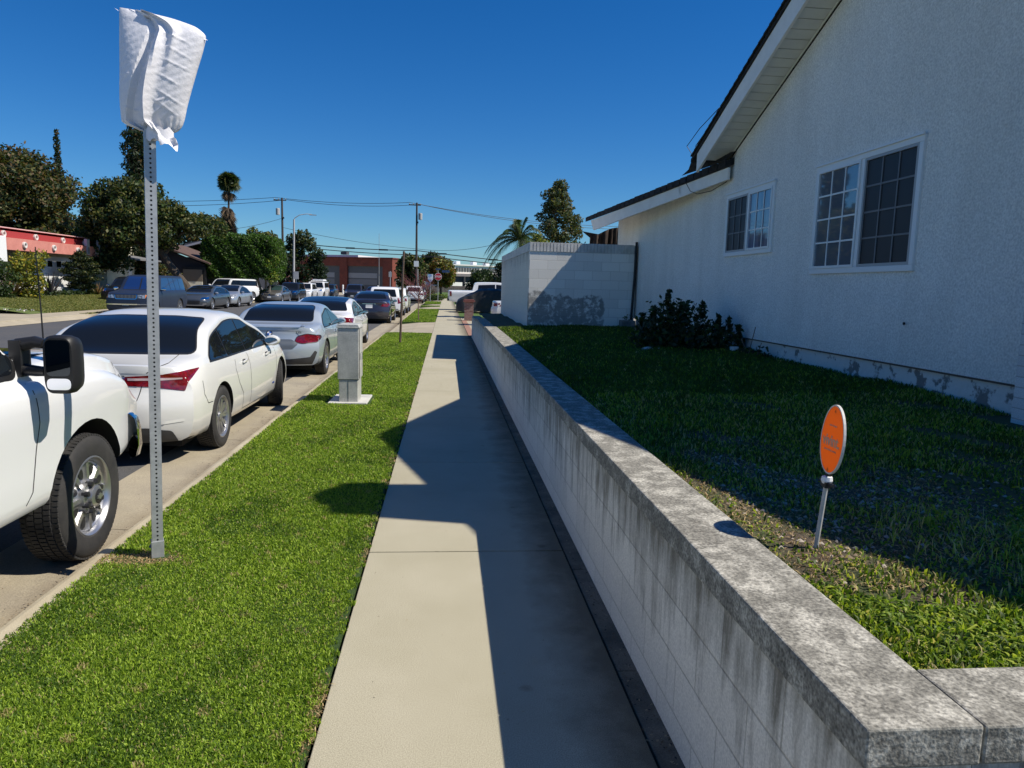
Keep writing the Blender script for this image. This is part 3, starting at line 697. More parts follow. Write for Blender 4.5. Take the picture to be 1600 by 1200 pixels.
def cut_arches(me,axles,Ra,w,mats,depth=.42,zc=None):
    """round wheel openings cut into the body, lined in black"""
    o=bpy.data.objects.new('tmpb',me); COL.objects.link(o)
    c=MB()
    for y,rr,zz in axles:
        for s in (-1,1):
            x0,x1=(w-depth,w+.3) if s>0 else (-w-.3,-w+depth)
            N=40; pr=[(y+rr*math.cos(2*math.pi*k/N),zz+rr*math.sin(2*math.pi*k/N)) for k in range(N)]
            pr=[(a,b if b>zz else zz-(zz-b)*1.0) for a,b in pr]
            c.prism(pr,'x',x0,x1)
    co=c.build('tmpc',M_black)
    for p in co.data.polygons: p.material_index=0
    md=o.modifiers.new('b','BOOLEAN'); md.object=co; md.operation='DIFFERENCE'; md.solver='EXACT'
    me.materials.append(mats[0])
    dg=bpy.context.evaluated_depsgraph_get(); nm=bpy.data.meshes.new_from_object(o.evaluated_get(dg))
    bpy.data.objects.remove(o); bpy.data.objects.remove(co)
    nm.materials.clear(); nm.materials.append(mats[0]); nm.materials.append(M_liner)
    sm=[];mi=[]
    for p in nm.polygons:
        q=0
        for y,rr,zz in axles:
            d=math.hypot(p.center.y-y,p.center.z-zz)
            if d<rr+.002 and (d<rr-.004 or abs(p.normal.x)<.5) and abs(p.center.x)<w+.05 and abs(p.center.x)>w-depth-.01:
                if d<rr*.985 or abs(p.normal.x)<.3: q=1
            elif d<rr*.95 and abs(p.center.x)<w-depth+.02 and abs(p.normal.x)>.9: q=1
        if p.normal.z<-.85 and p.center.z<.5: q=1
        mi.append(q); sm.append(True)
    nm.polygons.foreach_set('material_index',mi); nm.polygons.foreach_set('use_smooth',sm); nm.set_sharp_from_angle(angle=R(44))
    return nm
DSTEP=1.0
def decal(bvh,poly,view,name,m,parent,off=.004,step=.045,mirror=False,smooth=True,edge=0):
    """patch laid over the body. poly in the plane of the view; view: 'side' (y,z), 'left', 'front' (x,z), 'rear' (x,z), 'top' (x,y)"""
    step*=DSTEP; bm=bmesh.new()
    vs=[bm.verts.new((a,b,0)) for a,b in poly]; bm.faces.new(vs)
    xs=[p[0] for p in poly]; ys=[p[1] for p in poly]
    for ax,lo,hi in ((0,min(xs),max(xs)),(1,min(ys),max(ys))):
        t=lo+step
        while t<hi-1e-4:
            co=[0,0,0]; no=[0,0,0]; co[ax]=t; no[ax]=1
            bmesh.ops.bisect_plane(bm,geom=bm.verts[:]+bm.edges[:]+bm.faces[:],plane_co=co,plane_no=no); t+=step
    bad=[]
    for v in bm.verts:
        a,b=v.co.x,v.co.y
        o,d={'side':((3,a,b),(-1,0,0)),'left':((-3,a,b),(1,0,0)),'front':((a,6,b),(0,-1,0)),'rear':((a,-6,b),(0,1,0)),'top':((a,b,4),(0,0,-1))}[view]
        h,nr,_,_=bvh.ray_cast(Vector(o),Vector(d))
        if h is None: bad.append(v); continue
        if nr.dot(Vector(d))>0: nr=-nr
        v.co=h+nr*off
    if bad: bmesh.ops.delete(bm,geom=bad,context='VERTS')
    if not bm.faces: bm.free(); return None
    me=bpy.data.meshes.new(name); bmesh.ops.recalc_face_normals(bm,faces=bm.faces)
    # face outward
    s=sum((f.normal.dot(Vector({'side':(1,0,0),'left':(-1,0,0),'front':(0,1,0),'rear':(0,-1,0),'top':(0,0,1)}[view])) for f in bm.faces))
    if s<0: bmesh.ops.reverse_faces(bm,faces=bm.faces)
    bm.to_mesh(me); bm.free(); me.materials.append(m)
    if smooth: me.polygons.foreach_set('use_smooth',[True]*len(me.polygons))
    ob=bpy.data.objects.new(name,me); COL.objects.link(ob); ob.parent=parent; return ob
def roundpoly(p,r,n=4):
    out=[];N=len(p)
    for i in range(N):
        a,b,c=Vector(p[i-1]),Vector(p[i]),Vector(p[(i+1)%N]); u=(a-b);v=(c-b); q=min(r,u.length*.45,v.length*.45)
        s=b+u.normalized()*q; e=b+v.normalized()*q
        for k in range(n+1):
            t=k/n; pt=(1-t)**2*s+2*t*(1-t)*b+t*t*e; out.append((pt.x,pt.y))
    return out
def offpoly(p,d):
    N=len(p); out=[]
    A=sum(p[i][0]*p[(i+1)%N][1]-p[(i+1)%N][0]*p[i][1] for i in range(N)); s=1 if A>0 else -1
    for i in range(N):
        a,b,c=Vector(p[i-1]),Vector(p[i]),Vector(p[(i+1)%N])
        n1=(b-a); n1=Vector((n1.y,-n1.x)).normalized()*s; n2=(c-b); n2=Vector((n2.y,-n2.x)).normalized()*s
        nn=(n1+n2); nn=nn/max(.3,nn.dot(nn)/2) if nn.length>1e-6 else n1
        out.append((b.x+nn.x*d,b.y+nn.y*d))
    return out
def strip(pts,w):
    """thin polygon around a 2D polyline"""
    l=[];r_=[]
    for i,p in enumerate(pts):
        a=Vector(pts[max(0,i-1)]);b=Vector(pts[min(len(pts)-1,i+1)]); d=(b-a).normalized(); n=Vector((-d.y,d.x))*w/2
        l.append((p[0]+n.x,p[1]+n.y)); r_.append((p[0]-n.x,p[1]-n.y))
    return l+r_[::-1]
M_liner=mat('arch_liner',(.012,.012,.013),.9)
M_tyre=mat('tyre_rubber',(.022,.022,.023),.82,col2=(.038,.036,.034),vscale=9,bump=.3,bscale=90,bdist=.004)
M_rim=mat('alloy',(.52,.52,.53),.3,metal=.85)
M_rimd=mat('alloy_dark',(.05,.05,.055),.4,metal=.6)
M_chrome=mat('chrome',(.75,.76,.78),.07,metal=1.0)
M_cglass=mat('car_glass',(.008,.010,.013),.02,spec=.38,coat=0)
M_ctrim=mat('black_trim',(.016,.016,.017),.45)
M_plast=mat('grey_plastic',(.045,.045,.047),.6)
M_tail=mat('tail_lens',(.24,.004,.008),.12,coat=1,col2=(.10,.002,.004),vscale=30)
M_tailc=mat('tail_clear',(.55,.42,.42),.15,coat=1)
M_head=mat('head_lens',(.55,.58,.60),.12,coat=1,metal=.3,col2=(.12,.13,.14),vscale=14,ramp=(.45,.55))
M_amber=mat('amber_lens',(.75,.20,.02),.2,coat=1)
M_plate=mat('licence_plate',(.68,.68,.66),.5)
M_gap=mat('panel_gap',(.02,.02,.02),.8)
M_under=mat('under_body',(.012,.012,.012),.9)
WH={}
def wheel_meshes(Rr,Wd,rimR,style,n):
    key=(Rr,Wd,rimR,style,n)
    if key in WH: return WH[key]
    t=MB(); h=Wd/2
    # tyre with shoulder and tread blocks
    prof=[(rimR,-h*.75),(rimR+.012,-h*.92),((rimR+Rr)/2,-h),(Rr-.03,-h*.93),(Rr-.008,-h*.80),(Rr,-h*.62),(Rr,h*.62),(Rr-.008,h*.80),(Rr-.03,h*.93),((rimR+Rr)/2,h),(rimR+.012,h*.92),(rimR,h*.75)]
    t.lathe(prof,axis='x',n=48)
    if style in('truck','near'):
        nb=64 if style=='near' else 76
        for k in range(nb):
            a=2*math.pi*k/nb
            for row in ((-.70,.13),(-.36,.14),(0,.15),(.36,.14),(.70,.13)):
                aa=a+(.5*2*math.pi/nb if abs(row[0]) in(.36,) else 0)
                er=Vector((0,math.cos(aa),math.sin(aa))); et=Vector((0,-math.sin(aa),math.cos(aa)))
                rad=Rr+(.001 if abs(row[0])<.6 else -.0045)
                t.obox(er*rad+Vector((row[0]*h,0,0)),(row[1]*h,0,0),et*(math.pi*Rr/nb*.74),er*.006)
    r_=MB(); fx=h*.55
    r_.lathe([(rimR+.006,h*.80),(rimR+.012,h*.9),(rimR,h*.93),(rimR-.018,h*.80),(rimR-.028,h*.3),(rimR-.04,-h*.8)],axis='x',n=40)
    r_.lathe([(rimR-.03,-h*.1),(.06,-h*.1),(.0,-h*.1)],axis='x',n=24,mi=1)
    if style=='truck':
        # pressed disc with eight slots and a raised centre cap
        r_.lathe([(rimR*.93,fx+.004),(rimR*.62,fx+.012),(rimR*.30,fx+.004)],axis='x',n=40)
        for k in range(n):
            a0=2*math.pi*(k+.5)/n; er=Vector((0,math.cos(a0),math.sin(a0))); et=Vector((0,-math.sin(a0),math.cos(a0)))
            V=[er*(rimR*(.68+.155*math.cos(2*math.pi*j/14)))+et*(rimR*(.105+.02*math.cos(2*math.pi*j/14))*math.sin(2*math.pi*j/14))+Vector((fx+.0155,0,0)) for j in range(14)]
            r_.add(V,[tuple(range(14))],mi=1)
            a0=2*math.pi*k/n; er=Vector((0,math.cos(a0),math.sin(a0))); et=Vector((0,-math.sin(a0),math.cos(a0)))
            r_.obox(er*(rimR*.62)+Vector((fx+.016,0,0)),(.010,0,0),et*(rimR*.060),er*(rimR*.26))
        r_.lathe([(rimR*.99,fx-.01),(rimR*.9,fx+.016),(rimR*.86,fx+.004)],axis='x',n=40)
        r_.lathe([(rimR*.46,fx),(rimR*.44,fx+.045),(rimR*.30,fx+.05),(rimR*.28,fx+.075),(rimR*.2,fx+.085),(0,fx+.088)],axis='x',n=32)
        for k in range(n):
            a=2*math.pi*(k+.5)/n; r_.lathe([(0,fx+.072),(.017,fx+.07),(.02,fx+.03)],c=(0,rimR*.38*math.cos(a),rimR*.38*math.sin(a)),axis='x',n=8,mi=1)
        r_.lathe([(rimR*.19,fx+.087),(rimR*.17,fx+.091),(0,fx+.091)],axis='x',n=20,mi=1)
        r_.obox((fx+.094,0,0),(.003,0,0),(0,.032,0),(0,0,.010),mi=0); r_.obox((fx+.094,0,0),(.0025,0,0),(0,.012,0),(0,0,.019),mi=0)
    elif style=='disc':
        r_.lathe([(rimR-.01,fx),(rimR*.5,fx+.02),(0,fx+.02)],axis='x',n=24)
    else:
        for k in range(n):
            a0=2*math.pi*k/n
            for tw in ((-.10,.10) if style in('near','twin') else (0,)):
                a=a0+tw; er=Vector((0,math.cos(a),math.sin(a))); et=Vector((0,-math.sin(a),math.cos(a)))
                w_=rimR*(.052 if style in('near','twin') else .085)
                r_.obox(er*(rimR*.56)+Vector((fx,0,0)),(.012,0,0),et*w_,er*(rimR*.42)+Vector((.008,0,0)))
        r_.lathe([(rimR*.24,fx-.03),(rimR*.22,fx+.018),(rimR*.1,fx+.022),(0,fx+.022)],axis='x',n=20)
    def fin(mb,name,ms):
        o=mb.build(name,ms,smooth=True); me=o.data; bpy.data.objects.remove(o); return me
    WH[key]=(fin(t,'tyre',M_tyre),fin(r_,'rim',[M_rim,M_rimd])); return WH[key]
def add_wheels(root,S):
    Rr,Wd,rimR,style,n=S['wheel']
    tm,rm=wheel_meshes(Rr,Wd,rimR,style,n)
    for y,steer in ((S['ax'][0],0),(S['ax'][1],S.get('steer',0))):
        for s in (1,-1):
            o=bpy.data.objects.new('wheel',tm); COL.objects.link(o); o.parent=root
            o.location=(s*(S['track']-Wd/2),y,Rr); o.rotation_euler=(0,0,(0 if s>0 else math.pi)+R(steer))
            q=bpy.data.objects.new('rim',rm); COL.objects.link(q); q.parent=o
def mirror_part(root,y,z,x,m,sz=(.10,.07,.075),arm=True,both=True):
    for s in ((1,-1) if both else (1,)):
        b=MB(); cx=x+sz[0]
        N=14; V=[];F=[]
        prof=[(-1,.35),(-.8,.8),(-.3,1),(.4,.95),(.85,.6),(1,.2)]
        for (t,k) in prof:
            for j in range(N):
                a=2*math.pi*j/N; ca,sa=math.cos(a),math.sin(a)
                V.append((s*(cx+sz[0]*ca*k**.3*(.98)),y+sz[1]*t,z+sz[2]*sa*k**.6))
        for i in range(len(prof)-1):
            for j in range(N): F.append((i*N+j,i*N+(j+1)%N,(i+1)*N+(j+1)%N,(i+1)*N+j))
        F+=[tuple(range(N))[::-1],tuple((len(prof)-1)*N+j for j in range(N))]
        b.add(V,F); o=b.build('mirror',m,root,smooth=True,loc=False)
        g=MB(); g.add([(s*(cx+sz[0]*.82*math.cos(2*math.pi*j/N)),y-sz[1]-.003,z+sz[2]*.74*math.sin(2*math.pi*j/N)*.8) for j in range(N)],[tuple(range(N))])
        g.build('mirror_glass',M_chrome,o,loc=False,fix=False)
        MB().obox((s*(x+.02),y+.02,z-sz[2]*.7),(.07,0,0),(0,.03,0),(0,0,.02)).build('mirror_foot',M_ctrim,o,loc=False)
def car(name,label,cat,S,loc,rz,pm,group=None):
    root=thing(name,label,cat,loc,rz,group)
    me=body_mesh(S); w=S['wid'][len(S['wid'])//2][1]
    Rr=S['wheel'][0]; ra=S.get('archr',Rr+.045)
    me=cut_arches(me,[(S['ax'][0],ra,Rr+.005),(S['ax'][1],ra,Rr+.005)],ra,w,[pm])
    o=bpy.data.objects.new('body',me); COL.objects.link(o); o.parent=root
    bm=bmesh.new(); bm.from_mesh(me); bvh=BVHTree.FromBMesh(bm); bm.free()
    if 'roofm' in S: decal(bvh,roundpoly(S['roofp'],.06),'top','roof_panel',S['roofm'],root,off=.004)
    for kind in S.get('parts',()):
        nm,view,poly,m=kind[:4]; opt=kind[4] if len(kind)>4 else {}
        P=roundpoly(poly,opt.get('r',.03)) if opt.get('r',.03) else poly
        vs=[view]
        if view=='side': vs=['side','left'] if not opt.get('one') else ['side']
        for v in vs:
            ob=decal(bvh,P,v,nm,m,root,off=opt.get('off',.005),step=opt.get('step',.05))
            if ob is not None and opt.get('rim') :
                rm_=decal(bvh,roundpoly(offpoly(poly,opt['rim']),opt.get('r',.03)+opt['rim']),v,nm+'_surround',opt.get('rimm',M_ctrim),root,off=opt.get('off',.005)-.0025,step=opt.get('step',.05))
                if rm_: rm_.parent=ob
            if opt.get('lab') and ob: ob['label']=opt['lab']
    for pts in S.get('gaps',()):
        for v in ('side','left'):
            decal(bvh,strip(pts,S.get('gapw',.008)),v,'door_gap',M_gap,root,off=.0015,step=.08)
    for y,z in S.get('handles',()):
        for s in (1,-1):
            h,nr,_,_=bvh.ray_cast(Vector((3*s,y,z)),Vector((-s,0,0)))
            if h:
                cup=MB().obox(h+nr*.001,(.002,0,0),(0,.055,0),(0,0,.026)).build('handle_recess',M_plast,root,loc=False,bevel=.001)
                MB().obox(h+nr*.022,(.009,0,0),(0,.095,.008),(0,0,.013)).obox(h+nr*.01+Vector((0,.08,.006)),(.012,0,0),(0,.012,0),(0,0,.011)).obox(h+nr*.01-Vector((0,.08,.006)),(.012,0,0),(0,.012,0),(0,0,.011)).build('door_handle',S.get('handm',pm),root,smooth=True,loc=False,bevel=.004)
    if 'mirror' in S:
        y,z,x=S['mirror']; mirror_part(root,y,z,x,S.get('mirm',pm),S.get('mirsz',(.10,.07,.07)))
    add_wheels(root,S)
    zb=min(b for a,b in S['bot'])
    L0,L1=S['top'][0][0],S['top'][-1][0]
    MB().box(-w*.72,w*.72,L0+.5,L1-.5,zb-.07,zb+.06).build('under_body',M_under,root,loc=False)
    return root,bvh

# --- body styles (y runs from tail to nose, origin under the middle of the car)
def sedan(L=4.95,W=.915,H=1.46,tail_len=.95,trunk=1.02,hood=.93,cowl=1.02,wb=2.82,rear_over=1.08,roofc=-.2,Rr=.334,fast=False,ns=78,style=('spoke',10),steer=0,scoop=1.0,noseh=.70,beltz=.90,lights='sedan',detail=True,pm=None,glassr=None):
    a=-L/2; b=L/2; ra=a+rear_over; fa=ra+wb
    deck_end=a+tail_len if not fast else a+tail_len*.75
    rw0=deck_end; rw1=deck_end+ (.95 if not fast else 1.15)
    ws1=fa-.30; ws0=ws1-1.0      # base and header of the windshield
    top=[(a,trunk-.08),(a+.05,trunk-.005),(a+.18,trunk),(rw0-.1,trunk+.035),(rw0+.05,trunk+.07),((rw0+rw1)/2,(trunk+H)/2+.085),(rw1-.05,H-.055),(rw1+.25,H-.008),((rw1+ws0)/2,H),(ws0-.1,H-.025),(ws0+.12,H-.095),((ws0+ws1)/2+.08,(H+cowl)/2-.005),(ws1,cowl+.005),(ws1+.15,cowl-.02),((ws1+b)/2,hood-.02),(b-.3,noseh+.10),(b-.08,noseh),(b,noseh-.07)]
    belt=[(a,trunk-.16),(a+.25,trunk-.07),(rw0,beltz+.075),(0,beltz),(ws1,beltz-.015),(fa,beltz-.035),(b-.45,noseh+.01),(b,noseh-.14)]
    wid=[(a,W*.955),(a+.3,W*.975),(ra,W*.995),(0,W),(fa,W*.985),(b-.35,W*.92),(b,W*.84)]
    bot=[(a,.25),(a+.35,.22),(ra,.21),(0,.20),(fa,.20),(b-.3,.20),(b,.25)]
    S=dict(top=top,belt=belt,wid=wid,bot=bot,ns=ns,wheel=(Rr,.215,Rr-.115,style[0],style[1]),ax=(ra,fa),track=W-.03,steer=steer,tumble=.42,crown=.105,cabw=.0,plan=.24,
      tailx=[(.2,.10),(.34,.03),(.5,0),(.66,.012),(.72,.05),(trunk-.1,.07),(trunk-.02,.035),(trunk+.02,.02),(1.5,.02)],
      nosex=[(.2,.05),(.3,.01),(.5,0),(noseh-.1,.03),(noseh,.10),(1.0,.14)])
    bz=beltz+.025; zt=H-.135
    # side glass outline
    tpf=interp(top); sy0=rw0-.10; pts=[(sy0+.14,bz+.085),(sy0+.55,zt-.055),(sy0+1.0,zt+.015),(ws0-.15,zt+.02),(ws0+.12,zt-.06),(ws1-.22,bz+.02),(ws1-.32,bz-.005),(sy0+.45,bz+.01)]
    up=[];yy=rw0+.12; ze=lambda y:min(zt+.012,tpf(y)-.105-.030)
    while yy<ws1-.20:
        if ze(yy)>bz+.035: up.append((yy,ze(yy)))
        yy+=.07
    pts=[(up[0][0]-.03,bz+.015)]+up+[(up[-1][0]+.03,bz+.0)]
    bp=(sy0+1.0+ws0+.25)/2
    S['glass']=pts; S['bp']=bp; S['zt']=zt; S['bz']=bz; S['rw']=(rw0,rw1); S['ws']=(ws0,ws1); S['H']=H
    return S
def clip_poly(poly,lo,hi):
    def cut(P,t,keep):
        out=[]
        for i in range(len(P)):
            p,q=P[i],P[(i+1)%len(P)]; a=keep(p[0],t); b=keep(q[0],t)
            if a: out.append(p)
            if a!=b:
                u=(t-p[0])/(q[0]-p[0]); out.append((t,p[1]+u*(q[1]-p[1])))
        return out
    P=cut(poly,lo,lambda v,t:v>=t); return cut(P,hi,lambda v,t:v<=t)
def mir(poly): return [(-x,z) for x,z in poly][::-1]
def sedan_parts(S,p):
    """windows, lights, gaps for a sedan/coupe; p overrides"""
    P=[]; rw0,rw1=S['rw']; ws0,ws1=S['ws']; H=S['H']; W=S['wid'][3][1]; g=S['glass']; bp=S['bp']
    tz=p.get('trunk',1.02); cowl=p.get('cowl',1.02)
    lo,hi=min(q[0] for q in g)-.01,max(q[0] for q in g)+.01
    gm=p.get('glassm',M_cglass)
    split=[bp] if not p.get('coupe') else [bp-.1]
    e=[lo]+split+[hi]
    if p.get('quarter'): e=[lo,lo+p['quarter'],bp,hi]
    P.append(('window_surround','side',offpoly(g,.018),p.get('surround',M_ctrim),dict(off=.004,r=.02,step=.06)))
    for a,b in zip(e[:-1],e[1:]):
        q=clip_poly(g,a+(.02 if a!=lo else 0),b-(.02 if b!=hi else 0))
        if len(q)>2: P.append(('side_window','side',q,gm,dict(off=.008,r=.015,step=.06)))
    P.append(('rear_window','rear',p.get('rwpoly',[(-.68,tz+.085),(.68,tz+.085),(.56,H-.075),(.3,H-.055),(-.3,H-.055),(-.56,H-.075)]),gm,dict(r=.05,off=.005,rim=.012)))
    P.append(('windshield','front',[(-.70,cowl+.03),(.70,cowl+.03),(.57,H-.075),(.3,H-.055),(-.3,H-.055),(-.57,H-.075)],p.get('wsm',gm),dict(r=.05,off=.005,rim=.012)))
    return P
DSTEP=.5
# ---- white sedan next to the sign post
P_white=paint('pearl_white_paint',(.74,.74,.71)); P_silver=paint('pale_silver_blue_paint',(.44,.50,.56),rough=.3,metal=.25); P_white2=paint('bright_white_paint',(.80,.80,.80))
P_navy=mat('dark_navy_paint',(.022,.030,.052),rough=.4,coat=.15,spec=.3); P_grey=paint('dark_grey_paint',(.075,.085,.095),rough=.3,metal=.4); P_slv=paint('silver_paint',(.42,.44,.46),rough=.3,metal=.5)
P_char=paint('charcoal_purple_paint',(.035,.034,.048),rough=.3,metal=.3); P_brz=paint('grey_bronze_paint',(.15,.145,.14),rough=.35,metal=.4); P_blk=paint('black_paint',(.010,.011,.014),rough=.3); P_truck=paint('fleet_white_paint',(.78,.79,.80))
S=sedan(L=4.96,W=.917,H=1.46,tail_len=.66,trunk=1.0,wb=2.82,rear_over=1.08,cowl=1.02,steer=14,style=('near',10),beltz=.93,ns=96)
S['track']=.905
S['parts']=sedan_parts(S,dict(trunk=1.0,cowl=1.02,quarter=.62,rwpoly=[(-.73,1.055),(.73,1.055),(.60,H1:=1.365),(.3,1.385),(-.3,1.385),(-.60,H1)]))
S['parts']+=[
 ('tail_light','rear',[(.30,.80),(.55,.785),(.70,.755),(.80,.735),(.83,.84),(.85,.935),(.62,.90),(.30,.885)],M_tail,dict(r=.012,step=.03)),
 ('tail_light','rear',mir([(.30,.80),(.55,.785),(.70,.755),(.80,.735),(.83,.84),(.85,.935),(.62,.90),(.30,.885)]),M_tail,dict(r=.012,step=.03)),
 ('light_strip','rear',[(.34,.848),(.62,.845),(.78,.85),(.78,.865),(.62,.868),(.34,.870)],M_tailc,dict(r=.004,step=.03,off=.008)),
 ('light_strip','rear',mir([(.34,.848),(.62,.845),(.78,.85),(.78,.865),(.62,.868),(.34,.870)]),M_tailc,dict(r=.004,step=.03,off=.008)),
 ('garnish','rear',[(-.315,.835),(.315,.835),(.315,.895),(-.315,.895)],M_chrome,dict(r=.01)),
 ('number_plate','rear',[(-.155,.66),(.155,.66),(.155,.81),(-.155,.81)],M_plate,dict(r=.01,off=.008)),
 ('lower_valance','rear',[(-.74,.225),(.74,.225),(.70,.36),(.5,.40),(-.5,.40),(-.70,.36)],M_plast,dict(r=.03)),
 ('reflector','rear',[(.62,.43),(.80,.445),(.80,.475),(.62,.455)],P_white,dict(r=.01)),
 ('headlight','front',[(.42,.62),(.82,.66),(.80,.76),(.55,.71)],M_head,dict(r=.02)),('headlight','front',mir([(.42,.62),(.82,.66),(.80,.76),(.55,.71)]),M_head,dict(r=.02)),
 ('grille','front',[(-.5,.3),(.5,.3),(.42,.56),(-.42,.56)],M_ctrim,dict(r=.03))]
bp=S['bp']
S['gaps']=[[(-.86,.90),(-.90,.80),(-.80,.62),(-.64,.48),(-.60,.30)],[(bp-.02,.93),(bp-.02,.55),(bp,.27)],[(1.06,1.0),(1.10,.75),(1.02,.42),(.98,.27)],[(-.60,.285),(.98,.28)],[(-1.98,.80),(-1.97,.66),(-1.88,.56),(-1.62,.55)]]
S['handles']=[(-.52,.845),(.58,.835)]; S['mirror']=(.78,1.0,.82); S['mirsz']=(.105,.075,.075)
av,bvh=car('white_sedan','pearl white four door sedan parked right behind the perforated sign post','car',S,(-3.30,9.36,-.15),0,P_white)
def decal2(bvh,pts,w,name,m,root,view='rear',off=.002): return decal(bvh,strip(pts,w),view,name,m,root,off=off,step=.05)
decal2(bvh,[(-.60,1.075),(-.62,.99),(-.52,.93),(-.50,.915)],.008,'boot_gap',M_gap,av); decal2(bvh,[(.60,1.075),(.62,.99),(.52,.93),(.50,.915)],.008,'boot_gap',M_gap,av)
decal2(bvh,[(-.46,.80),(-.42,.62),(-.2,.58),(.2,.58),(.42,.62),(.46,.80)],.008,'boot_gap',M_gap,av)
text_obj('badge','XLE',.075,(0,0,0),Matrix.Rotation(R(90),3,'X').to_quaternion(),M_chrome,None)
b_=bpy.data.objects['badge']; h,nr,_,_=bvh.ray_cast(Vector((-.40,-6,.70)),Vector((0,1,0))); b_.parent=av; b_.location=h+Vector((0,-.004,0))
text_obj('hybrid_badge','HYBRID',.035,(0,0,0),Matrix.Rotation(R(90),3,'X').to_quaternion(),mat('blue_badge',(.02,.06,.3),.3),None)
b_=bpy.data.objects['hybrid_badge']; h,nr,_,_=bvh.ray_cast(Vector((3,.88,.40)),Vector((-1,0,0))); b_.parent=av; b_.location=h+Vector((.004,0,0)); b_.rotation_euler=(0,0,R(90))

# ---- pale silver coupe
S=sedan(L=4.54,W=.919,H=1.39,tail_len=.70,trunk=.985,wb=2.74,rear_over=.93,cowl=.98,hood=.9,fast=False,style=('near',5),beltz=.90,Rr=.335,ns=88)
S['track']=.91; g=S['glass']
S['parts']=sedan_parts(S,dict(trunk=.985,cowl=.98,coupe=True,rwpoly=[(-.66,1.05),(.66,1.05),(.61,1.27),(.52,H_:=1.325),(-.52,H_),(-.61,1.27)]))
S['parts']+=[
 ('tail_light','rear',[(.46,.70),(.58,.665),(.84,.69),(.87,.76),(.86,.80),(.66,.835),(.50,.79)],M_tail,dict(r=.03,step=.03,rim=.015)),
 ('tail_light','rear',mir([(.46,.70),(.58,.665),(.84,.69),(.87,.76),(.86,.80),(.66,.835),(.50,.79)]),M_tail,dict(r=.03,step=.03,rim=.015)),
 ('plate_recess','rear',[(-.42,.56),(.42,.56),(.52,.66),(.40,.74),(-.40,.74),(-.52,.66)],mat('recess_silver',(.16,.18,.20),.4,metal=.3),dict(r=.03,off=.004)),
 ('number_plate','rear',[(-.15,.58),(.15,.58),(.15,.72),(-.15,.72)],M_plate,dict(r=.01,off=.009)),
 ('diffuser','rear',[(-.72,.22),(.72,.22),(.79,.36),(.84,.50),(.80,.53),(.72,.41),(.35,.37),(-.35,.37),(-.72,.41),(-.80,.53),(-.84,.50),(-.79,.36)],M_plast,dict(r=.02)),
 ('boot_lip','rear',[(-.62,.962),(.62,.962),(.58,.985),(-.58,.985)],P_silver,dict(r=.01,off=.02)),
 ('headlight','front',[(.42,.60),(.82,.64),(.78,.73),(.48,.69)],M_head,dict(r=.02)),('headlight','front',mir([(.42,.60),(.82,.64),(.78,.73),(.48,.69)]),M_head,dict(r=.02))]
S['gaps']=[[(-.34,.92),(-.42,.7),(-.34,.45),(-.30,.28)],[(.98,.98),(1.02,.72),(.95,.42),(.92,.27)],[(-.30,.28),(.92,.27)]]
S['handles']=[(-.12,.80)]; S['mirror']=(.72,.96,.80)
bm_,bvh=car('silver_coupe','pale silver blue two door coupe parked beyond the pearl white sedan','car',S,(-3.25,15.85,-.15),0,P_silver)
h,nr,_,_=bvh.ray_cast(Vector((0,-6,.85)),Vector((0,1,0)))
rd=MB(); 
for q in range(4):
    V=[(0,0,0)]+[(.040*math.cos(math.pi/2*q+math.pi/2*k/6),0,.040*math.sin(math.pi/2*q+math.pi/2*k/6)) for k in range(7)]
    rd.add(V,[(0,k+1,k+2) for k in range(6)],mi=q%2)
N=24; V=[(.040*math.cos(2*math.pi*k/N),0,.040*math.sin(2*math.pi*k/N)) for k in range(N)]+[(.056*math.cos(2*math.pi*k/N),-.002,.056*math.sin(2*math.pi*k/N)) for k in range(N)]
rd.add(V,[(k,(k+1)%N,(k+1)%N+N,k+N) for k in range(N)],mi=2)
o=rd.build('emblem',[mat('emblem_blue',(.03,.12,.45),.3),mat('emblem_white',(.8,.8,.8),.3),M_ctrim],bm_,loc=False,fix=False); o.location=h+Vector((0,-.010,0)); o.rotation_euler=(R(-18),0,0)
o=text_obj('model_badge','230i',.062,(0,0,0),Matrix.Rotation(R(90),3,'X').to_quaternion(),M_ctrim,None)
h,nr,_,_=bvh.ray_cast(Vector((.52,-6,.865)),Vector((0,1,0))); o.parent=bm_; o.location=h+Vector((0,-.012,0))

DSTEP=.7
# ---- white coupe with a black roof
S=sedan(L=4.7,W=.925,H=1.42,tail_len=.62,trunk=1.0,wb=2.74,rear_over=1.02,style=('spoke',7),beltz=.91,ns=64)
S['roofm']=paint('black_roof_paint',(.015,.016,.02)); S['roofp']=[(-.60,-1.15),(.60,-1.15),(.62,.45),(-.62,.45)]
S['parts']=sedan_parts(S,dict(trunk=1.0,coupe=True))
tl=[(.50,.74),(.72,.70),(.88,.76),(.88,.90),(.70,.93),(.52,.86)]
S['parts']+=[('tail_light','rear',tl,M_tail,dict(r=.02,step=.03)),('tail_light','rear',mir(tl),M_tail,dict(r=.02,step=.03)),('lens_clear','rear',[(.70,.74),(.80,.75),(.80,.80),(.70,.79)],M_tailc,dict(off=.008,r=.01)),
 ('number_plate','rear',[(-.15,.62),(.15,.62),(.15,.76),(-.15,.76)],M_plate,dict(r=.01,off=.008))]
S['gaps']=[[(-.36,.92),(-.44,.7),(-.34,.28)],[(1.0,.98),(1.02,.72),(.92,.27)]]; S['handles']=[(-.12,.80)]; S['mirror']=(.74,.97,.81); S['mirm']=M_ctrim
car('white_coupe','white two door coupe with a black roof parked just beyond the grey utility box','car',S,(-3.28,20.95,-.15),0,P_white2)

